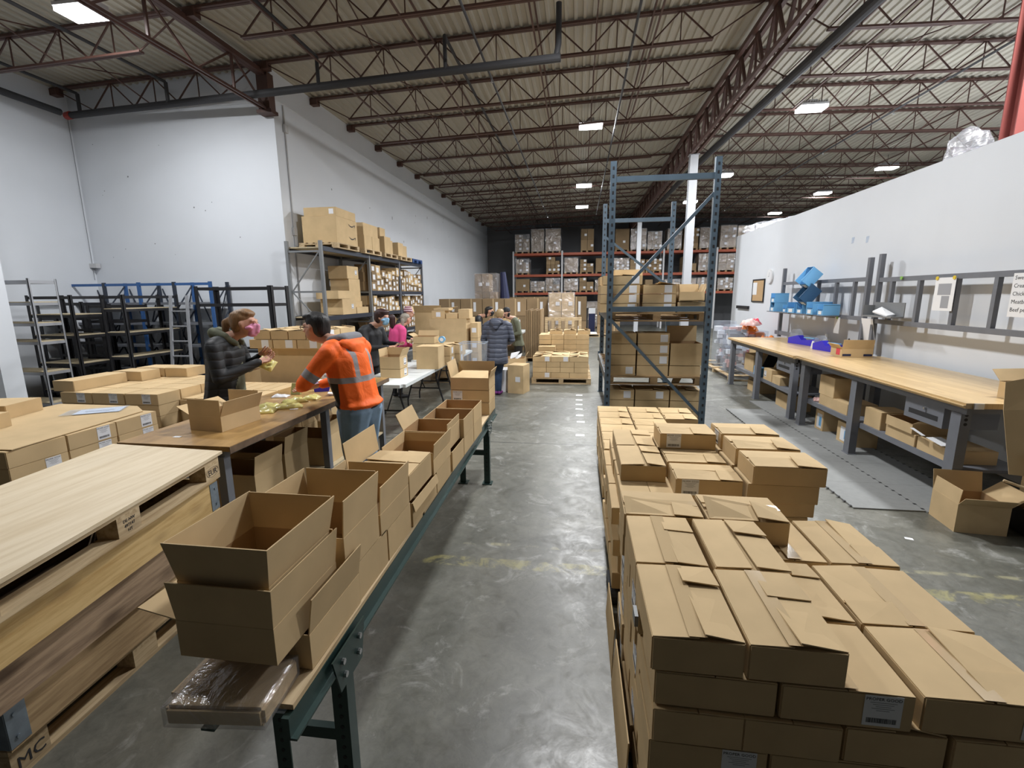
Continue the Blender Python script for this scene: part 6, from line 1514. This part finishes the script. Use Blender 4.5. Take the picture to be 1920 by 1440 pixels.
carton(3.60, 4.30, 1.002, .38, .24, .14, 'open carton on the near end of the nearer bench, at right edge', top='open', flaps=[('back', 40, 0, .12), ('left', 35, 0, .0)], rz=.2)
t = thing('wooden_stick', 'yellow wooden pole sticking out at the right picture edge', 'pole', (3.32, 3.98, .44)); m = MB(); m.tube([(0, 0, 0), (.5, -.25, -.16)], .011, 8); m.build('pole', 'pine_x', t)
t = thing('black_crate', 'black plastic crate on the floor at the right picture edge', 'crate', (3.66, 3.95, 0)); m = MB(); m.box(-.15, -.15, 0, .2, .2, .01); m.box(-.15, -.15, .01, .2, -.14, .2); m.box(-.15, .19, .01, .2, .2, .2); m.box(-.15, -.14, .01, -.14, .19, .2); m.box(.19, -.14, .01, .2, .19, .2); m.build('body', 'black_rubber', t)
# ================================================================ people
import numpy as np
def hull_mesh(prims):
    """prims: (a, ra, b, rb, tag) - convex hull of two ellipsoids"""
    bm = bmesh.new()
    for a, ra, b, rb, *_ in prims:
        tmp = bmesh.new()
        for c, r in ((a, ra), (b, rb)):
            r = (r, r, r) if isinstance(r, (int, float)) else r
            bmesh.ops.create_icosphere(tmp, subdivisions=2, radius=1, matrix=Matrix.Translation(c) @ Matrix.Diagonal((*r, 1)))
        bmesh.ops.convex_hull(tmp, input=tmp.verts[:])
        loose = [v for v in tmp.verts if not v.link_faces]; bmesh.ops.delete(tmp, geom=loose, context='VERTS')
        t = bpy.data.meshes.new('t'); tmp.to_mesh(t); tmp.free(); bm.from_mesh(t); bpy.data.meshes.remove(t)
    me = bpy.data.meshes.new('hull'); bm.to_mesh(me); bm.free(); return me
def remesh(prims, voxel, smooth=4, name='body'):
    me = hull_mesh(prims); o = bpy.data.objects.new('tmp', me); COL.objects.link(o)
    r = o.modifiers.new('r', 'REMESH'); r.mode = 'VOXEL'; r.voxel_size = voxel
    s = o.modifiers.new('s', 'SMOOTH'); s.iterations = smooth; s.factor = .5
    bpy.context.view_layer.update()
    out = bpy.data.meshes.new_from_object(o.evaluated_get(bpy.context.evaluated_depsgraph_get()))
    bpy.data.objects.remove(o); bpy.data.meshes.remove(me); out.name = name
    out.polygons.foreach_set('use_smooth', [True] * len(out.polygons)); return out
def paint(me, prims, tagmat, arm_attr=False):
    mats = []
    for p in prims:
        if tagmat[p[4]] not in mats: mats.append(tagmat[p[4]])
    me.materials.clear()
    for mt in mats: me.materials.append(MATS[mt])
    def field(P):
        best = np.full(len(P), 1e9); idx = np.zeros(len(P), int); par = np.zeros(len(P))
        for i, (a, ra, b, rb, *_) in enumerate(prims):
            a = np.array(a, float); b = np.array(b, float); d = b - a; L2 = max(d @ d, 1e-9)
            ra_ = np.array((ra,) * 3 if isinstance(ra, (int, float)) else ra); rb_ = np.array((rb,) * 3 if isinstance(rb, (int, float)) else rb)
            t = np.clip((P - a) @ d / L2, 0, 1)[:, None]; R = ra_ + (rb_ - ra_) * t; q = (P - (a + d * t)) / R
            dist = (np.linalg.norm(q, axis=1) - 1) * R.mean(axis=1)
            m = dist < best; best[m] = dist[m]; idx[m] = i; par[m] = t[m, 0]
        return idx, par
    n = len(me.polygons); c = np.zeros(n * 3); me.polygons.foreach_get('center', c)
    idx, _ = field(c.reshape(-1, 3)); lut = np.array([mats.index(tagmat[p[4]]) for p in prims])
    me.polygons.foreach_set('material_index', lut[idx].astype(int).tolist())
    if arm_attr:
        nv = len(me.vertices); v = np.zeros(nv * 3); me.vertices.foreach_get('co', v); idx, par = field(v.reshape(-1, 3))
        isarm = np.array([1 if p[4] == 'upper' else 3 if p[4] == 'fore' else 0 for p in prims])[idx]
        at = me.attributes.new('arm', 'FLOAT', 'POINT'); at.data.foreach_set('value', np.where(isarm == 1, 1 + par, np.where(isarm == 3, 3, 0)).astype(np.float32))
    me.update()
def hand_mesh():
    # palm with four fingers of unequal length and a thumb leaving the side near its base, slightly curled
    P = [((0, 0, 0), (.036, .014, .02), (0, 0, -.07), (.040, .013, .02), 's')]
    for k, (x, L_) in enumerate(((-.029, .062), (-.010, .072), (.010, .068), (.028, .052))):
        a = (x, 0, -.085); b = (x * 1.1, -.012, -.085 - L_ * .45); c = (x * 1.1, -.038, -.085 - L_ * .8)
        P += [(a, .0085, b, .0078, 's'), (b, .0078, c, .0068, 's')]
    P += [((.030, -.002, -.02), .012, (.055, -.018, -.055), .0095, 's'), ((.055, -.018, -.055), .0095, (.050, -.034, -.082), .008, 's')]
    me = remesh(P, .0042, 2, 'hand'); me.materials.append(MATS['skin']); return me
HAND = hand_mesh()
def person(label, loc, rz, H=1.7, coat='black_fabric', pants='denim_dark', shoe='black_rubber', coat_end=.80, lean=.0, head_tilt=.25, head_turn=0., bulk=1.0, arms=None, stance=.11, hair=None, hair_mat='hair_black', mask=None, extra=None, hat=None,
           tagmat=None, arm_attr=False, hands=True, extra_prims=None, glasses=False, hs=1.1, leg=1.0):
    t = thing('person', label, 'person', loc, rz); k = H / 1.75; s = lambda *v: tuple(q * k for q in v)
    ln = lambda z: -lean * max(0, z - .9)             # forward lean of the trunk
    B = bulk
    hd = (0, ln(1.62) - .05 - .09 * head_tilt * 2, 1.635 - .03 * head_tilt)
    P = []
    # trunk and coat
    P.append((s(0, .0, .96), (.175 * k * B, .125 * k * B, .10 * k), s(0, ln(1.15) - .01, 1.15), (.185 * k * B, .135 * k * B, .10 * k), 'coat'))
    P.append((s(0, ln(1.15) - .01, 1.15), (.185 * k * B, .135 * k * B, .10 * k), s(0, ln(1.34) + .0, 1.34), (.195 * k * B, .13 * k * B, .12 * k), 'coat'))
    P.append((s(-.14 * B, ln(1.42), 1.42), .075 * k * B, s(.14 * B, ln(1.42), 1.42), .075 * k * B, 'coat'))
    P.append((s(0, ln(1.34), 1.34), (.18 * k * B, .12 * k * B, .10 * k), s(0, ln(1.46), 1.46), (.10 * k * B, .085 * k * B, .06 * k), 'coat'))
    P.append((s(0, .0, .96), (.175 * k * B, .125 * k * B, .08 * k), s(0, .01, coat_end + .04), (.19 * k * B, .15 * k * B, .04 * k), 'coat'))
    P.append((s(0, ln(1.48), 1.48), .055 * k, s(0, hd[1] + .035, hd[2] - .09), .05 * k, 'skin'))
    # head: skull, jaw, nose, ears, brow
    hx, hy, hz = hd
    g = lambda x, y, z: s(hx + x * hs, hy + y * hs, hz + z * hs); kk = k * hs
    P.append((g(0, .015, .02), (.072 * kk, .088 * kk, .085 * kk), g(0, -.022, -.045), (.055 * kk, .062 * kk, .062 * kk), 'skin'))
    P.append((g(0, -.088, 0), .010 * kk, g(0, -.102, -.028), .013 * kk, 'skin'))
    for e in (-1, 1):
        P.append((g(e * .075, .005, 0), (.008 * kk, .016 * kk, .026 * kk), g(e * .074, 0, -.022), (.007 * kk, .010 * kk, .012 * kk), 'skin'))
        P.append((g(e * .012, -.082, .022), .011 * kk, g(e * .042, -.072, .022), .010 * kk, 'skin'))
    # legs
    for e in (-1, 1):
        st = stance * e
        P.append((s(e * .085, .01, .88), (.095 * k * B * leg, .10 * k * B * leg, .09 * k), s(st, -.015, .50), .062 * k * (B * .5 + .5) * leg, 'pants'))
        P.append((s(st, -.015, .50), .060 * k * (B * .5 + .5) * leg, s(st, .025, .11), .045 * k * (B * .5 + .5) * leg, 'pants'))
        P.append((s(st, .03, .05), (.045 * k, .05 * k, .045 * k), s(st * 1.15, -.12, .035), (.045 * k, .055 * k, .032 * k), 'shoe'))
    # arms: (side, elbow, wrist)
    A = arms or ((1, (.26, -.02, 1.14), (.16, -.26, 1.08)), (-1, (-.26, -.02, 1.14), (-.16, -.26, 1.08)))
    for e, el, wr in A:
        sh = (e * .185 * B, ln(1.40), 1.40)
        P.append((s(*sh), .072 * k * (B * .6 + .4), s(*el), .056 * k * (B * .6 + .4), 'upper'))
        P.append((s(*el), .056 * k * (B * .6 + .4), s(*wr), .038 * k * (B * .5 + .5), 'fore'))
    if extra_prims: P += [(s(*a), tuple(q * k for q in ra) if isinstance(ra, tuple) else ra * k, s(*b), tuple(q * k for q in rb) if isinstance(rb, tuple) else rb * k, tg) for a, ra, b, rb, tg in extra_prims]
    tm = dict(coat=coat, upper=coat, fore=coat, pants=pants, shoe=shoe, skin='skin', black='black_fabric', olive='olive_fabric', grey='grey_fabric')
    tm.update(tagmat or {})
    me = remesh(P, .0125, 3); paint(me, P, tm, arm_attr)
    body = obj('body', me, t)
    hc = Vector(s(*hd))
    for e in (-1, 1):                                 # eyes under half-closed lids
        o = obj('eye', cached('eye', lambda: remesh([((0, 0, 0), (.013, .006, .0075), (0, 0, 0), (.013, .006, .0075), 's')], .003, 1, 'eye')), t, hc + Vector((e * .030 * kk, -.081 * kk, .004 * kk)))
        if not o.data.materials: o.data.materials.append(MATS['skin_dark'])
    m = MB(); m.box(-.022 * k, -.006, -.003, .022 * k, .004, .004); o = m.build('mouth', 'skin_dark', t, loc=hc + Vector((0, -.079 * kk, -.062 * kk)))
    if mask:
        mm = remesh([((0, -.052, -.012), (.050, .040, .020), (0, -.045, -.085), (.048, .038, .026), 'm'), ((0, -.092, -.02), (.020, .022, .018), (0, -.080, -.065), (.026, .024, .022), 'm'), ((-.062, -.045, -.035), (.008, .03, .016), (.062, -.045, -.035), (.008, .03, .016), 'm')], .007, 2, 'mask'); mm.materials.append(MATS[mask])
        o = obj('face_mask', mm, t, hc); o.scale = (kk, kk, kk)
    if hair:
        hm = remesh(hair, .009, 2, 'hair'); hm.materials.append(MATS[hair_mat]); o = obj('hair', hm, t, hc); o.scale = (kk, kk, kk)
    if hat:
        hm = remesh(hat[0], .009, 2, 'hat'); hm.materials.append(MATS[hat[1]]); o = obj('knit_hat', hm, t, hc); o.scale = (kk, kk, kk)
    if glasses:
        m = MB()
        for e in (-1, 1):
            m.tube([(e * .033 + .022 * math.cos(q * PI / 6), -.092, .003 + .016 * math.sin(q * PI / 6)) for q in range(13)], .0022, 6); m.tube([(e * .056, -.09, .005), (e * .078, .0, .008)], .0022, 6)
        o = m.build('glasses', 'black_metal', t, loc=hc); o.scale = (kk, kk, kk)
    for nm, prims, mt in extra or []:
        em = remesh(prims, .010, 2, nm); em.materials.append(MATS[mt]); obj(nm, em, t)
    if hands:
        for e, el, wr in A:
            d = (Vector(s(*wr)) - Vector(s(*el))).normalized()
            o = obj('hand', HAND, t, Vector(s(*wr)) + d * .025); q = Vector((0, 0, -1)).rotation_difference(d); o.rotation_mode = 'QUATERNION'
            o.rotation_quaternion = q; o.scale = (k * e, k, k)
    return t
def hair_short(n=.0): return [((0, .022, .045), (.078, .088, .068), (0, .055, -.01), (.070, .050, .055), 'h'), ((0, -.045, .075), (.060, .040, .025), (0, .0, .08), (.070, .06, .035), 'h')]
# man in the orange jacket
person('man in orange hi-vis jacket with grey bands and jeans, bending over the workbench', (-1.97, 3.93, 0), math.radians(-98), H=1.78, coat='hivis_jacket', pants='denim', shoe='black_rubber', coat_end=.90, lean=.18, head_tilt=1.15, bulk=1.32, stance=.12, hs=1.22, leg=1.18,
       arms=((1, (.36, -.26, 1.16), (.16, -.47, 1.08)), (-1, (-.33, -.24, 1.13), (-.13, -.47, 1.06))), hair_mat='hair_black', glasses=True, arm_attr=True,
       hair=[((0, .022, .045), (.080, .092, .070), (0, .055, -.02), (.072, .050, .060), 'h'), ((0, -.05, .078), (.058, .045, .026), (0, .0, .085), (.07, .06, .035), 'h')],
       extra=(('hood', [((-.10, -.05, 1.54), (.06, .06, .05), (.10, -.05, 1.54), (.06, .06, .05), 'h'), ((-.12, -.15, 1.525), .04, (-.10, -.05, 1.54), .05, 'h'), ((.12, -.15, 1.525), .04, (.10, -.05, 1.54), .05, 'h')], 'grey_fabric'),
              ('jacket_hood', [((-.10, -.02, 1.50), (.09, .05, .05), (.10, -.02, 1.50), (.09, .05, .05), 'h'), ((0, .01, 1.47), (.13, .05, .05), (0, .045, 1.37), (.06, .035, .05), 'h')], 'orange_fabric'),
              ('hem_band', [((0, .0, .925), (.212, .178, .032), (0, .0, .945), (.212, .178, .032), 'h')], 'black_fabric')))
# woman with pink mask
person('woman with brown ponytail, pink face mask and black puffer jacket behind the workbench', (-3.53, 4.18, 0), math.radians(103), H=1.79, coat='puffer_black', pants='black_fabric', coat_end=.78, lean=.14, head_tilt=.7, bulk=1.18, hs=1.2, mask='pink_mask',
       arms=((1, (.30, -.12, 1.15), (.10, -.34, 1.28)), (-1, (-.28, -.12, 1.12), (-.06, -.38, 1.24))), hair_mat='hair_brown',
       hair=[((0, .028, .045), (.085, .092, .070), (0, .058, -.02), (.080, .052, .060), 'h'), ((0, -.035, .075), (.062, .045, .028), (0, .0, .085), (.072, .06, .035), 'h'), ((0, .09, .03), (.034, .035, .034), (0, .150, .0), (.032, .034, .04), 'h'), ((0, .150, .0), (.032, .034, .04), (0, .165, -.10), (.016, .018, .03), 'h')],
       extra_prims=[((0, -.17, 1.36), (.06, .04, .06), (0, -.16, .88), (.07, .045, .05), 'olive')],
       extra=(('hoodie_collar', [((-.095, -.12, 1.53), .042, (-.06, .0, 1.57), .05, 'h'), ((.095, -.12, 1.53), .042, (.06, .0, 1.57), .05, 'h'), ((-.06, .0, 1.56), (.05, .05, .055), (.06, .0, 1.56), (.05, .05, .055), 'h'), ((-.06, -.20, 1.46), .03, (-.095, -.12, 1.52), .038, 'h'), ((.06, -.20, 1.46), .03, (.095, -.12, 1.52), .038, 'h')], 'olive_fabric'),))
pm = pouch_mesh(.16, .13, .05, 44)
o = obj('food_pouch', pm, None, (-3.10, 4.28, 1.245)); o.rotation_euler = (.9, .5, .3); tag(o, 'yellow pouch held in the hands of the woman with the pink mask', 'pouch')
# masked person in black behind the first folding table
person('person with dark maroon hair, blue face mask and black jacket behind the first folding table', (-3.28, 7.0, 0), math.radians(75), H=1.72, coat='black_fabric', pants='black_fabric', coat_end=.80, lean=.16, head_tilt=.8, bulk=1.1, mask='blue_mask', hair_mat='hair_maroon',
       arms=((1, (.26, -.16, 1.16), (.16, -.44, 1.18)), (-1, (-.26, -.16, 1.14), (-.12, -.46, 1.16))),
       hair=[((0, .02, .05), (.095, .105, .080), (0, .05, -.03), (.088, .065, .06), 'h'), ((0, -.055, .075), (.075, .05, .03), (0, .0, .085), (.085, .07, .035), 'h')])
# pink hoodie
person('person in bright pink hoodie with long dark and grey hair, seen from behind', (-3.38, 8.38, 0), math.radians(140), H=1.60, coat='pink_fabric', pants='black_fabric', coat_end=.78, lean=.12, head_tilt=.7, bulk=1.1, hair_mat='hair_grey',
       hair=[((0, .022, .045), (.082, .092, .070), (0, .055, -.02), (.074, .055, .06), 'h'), ((-.035, .10, -.03), (.04, .03, .05), (-.05, .13, -.30), (.03, .02, .06), 'h')],
       extra=(('dark_hair', [((.04, .03, 1.50), (.05, .07, .08), (.05, .02, 1.36), (.05, .05, .06), 'h')], 'hair_maroon'),))
# striped beanie
person('person in black jacket and pink striped knit hat beyond the pink hoodie', (-3.76, 9.55, 0), math.radians(95), H=1.68, coat='black_fabric', pants='black_fabric', lean=.1, head_tilt=.6, hair_mat='hair_maroon', hair=[((0, .05, .0), (.074, .06, .06), (0, .06, -.12), (.06, .04, .08), 'h')],
       hat=([((0, .01, .035), (.088, .098, .030), (0, .015, .10), (.070, .078, .040), 'h')], 'striped_knit'))
# far worker in black leaning over the far table
person('person in black top with dark hair leaning over the near end of the far table', (-2.58, 11.22, 0), math.radians(100), H=1.66, coat='black_fabric', pants='black_fabric', lean=.35, head_tilt=.9, mask='black_fabric', hair_mat='hair_black', hair=hair_short() + [((0, .06, -.0), (.06, .05, .05), (0, .08, -.10), (.05, .04, .06), 'h')],
       arms=((1, (.24, -.26, 1.16), (.12, -.40, 1.30)), (-1, (-.24, -.26, 1.12), (-.12, -.48, 1.10))))
# slate puffer coat
person('person in long slate quilted coat and purple shoes, seen from behind in the aisle', (-1.54, 8.84, 0), math.radians(176), H=1.66, coat='puffer_slate', pants='denim_dark', shoe='shoe_purple', coat_end=.62, lean=.12, head_tilt=.9, bulk=1.22, stance=.035, hair_mat='hair_blonde',
       arms=((1, (.30, -.05, 1.12), (.18, -.28, 1.02)), (-1, (-.30, -.05, 1.12), (-.18, -.28, 1.02))), hair=hair_short(),
       extra_prims=[((0, .01, .92), (.20, .16, .08), (0, .02, .68), (.225, .19, .05), 'coat')],
       extra=(('hood', [((-.07, .04, 1.42), (.07, .05, .06), (.07, .04, 1.42), (.07, .05, .06), 'h'), ((0, .09, 1.40), (.11, .05, .05), (0, .115, 1.30), (.045, .03, .04), 'h')], 'puffer_slate'),))
# black knit hat
person('person in black knit hat and mask with tan shirt beyond the slate coat', (-1.36, 10.6, 0), math.radians(-70), H=1.64, coat='olive_fabric', pants='black_fabric', lean=.15, head_tilt=.8, mask='black_fabric', hair_mat='hair_black', hair=[((0, .05, -.01), (.07, .05, .05), (0, .05, -.06), (.06, .04, .04), 'h')],
       hat=([((0, .01, .04), (.086, .096, .035), (0, .02, .09), (.068, .076, .04), 'h')], 'black_fabric'))
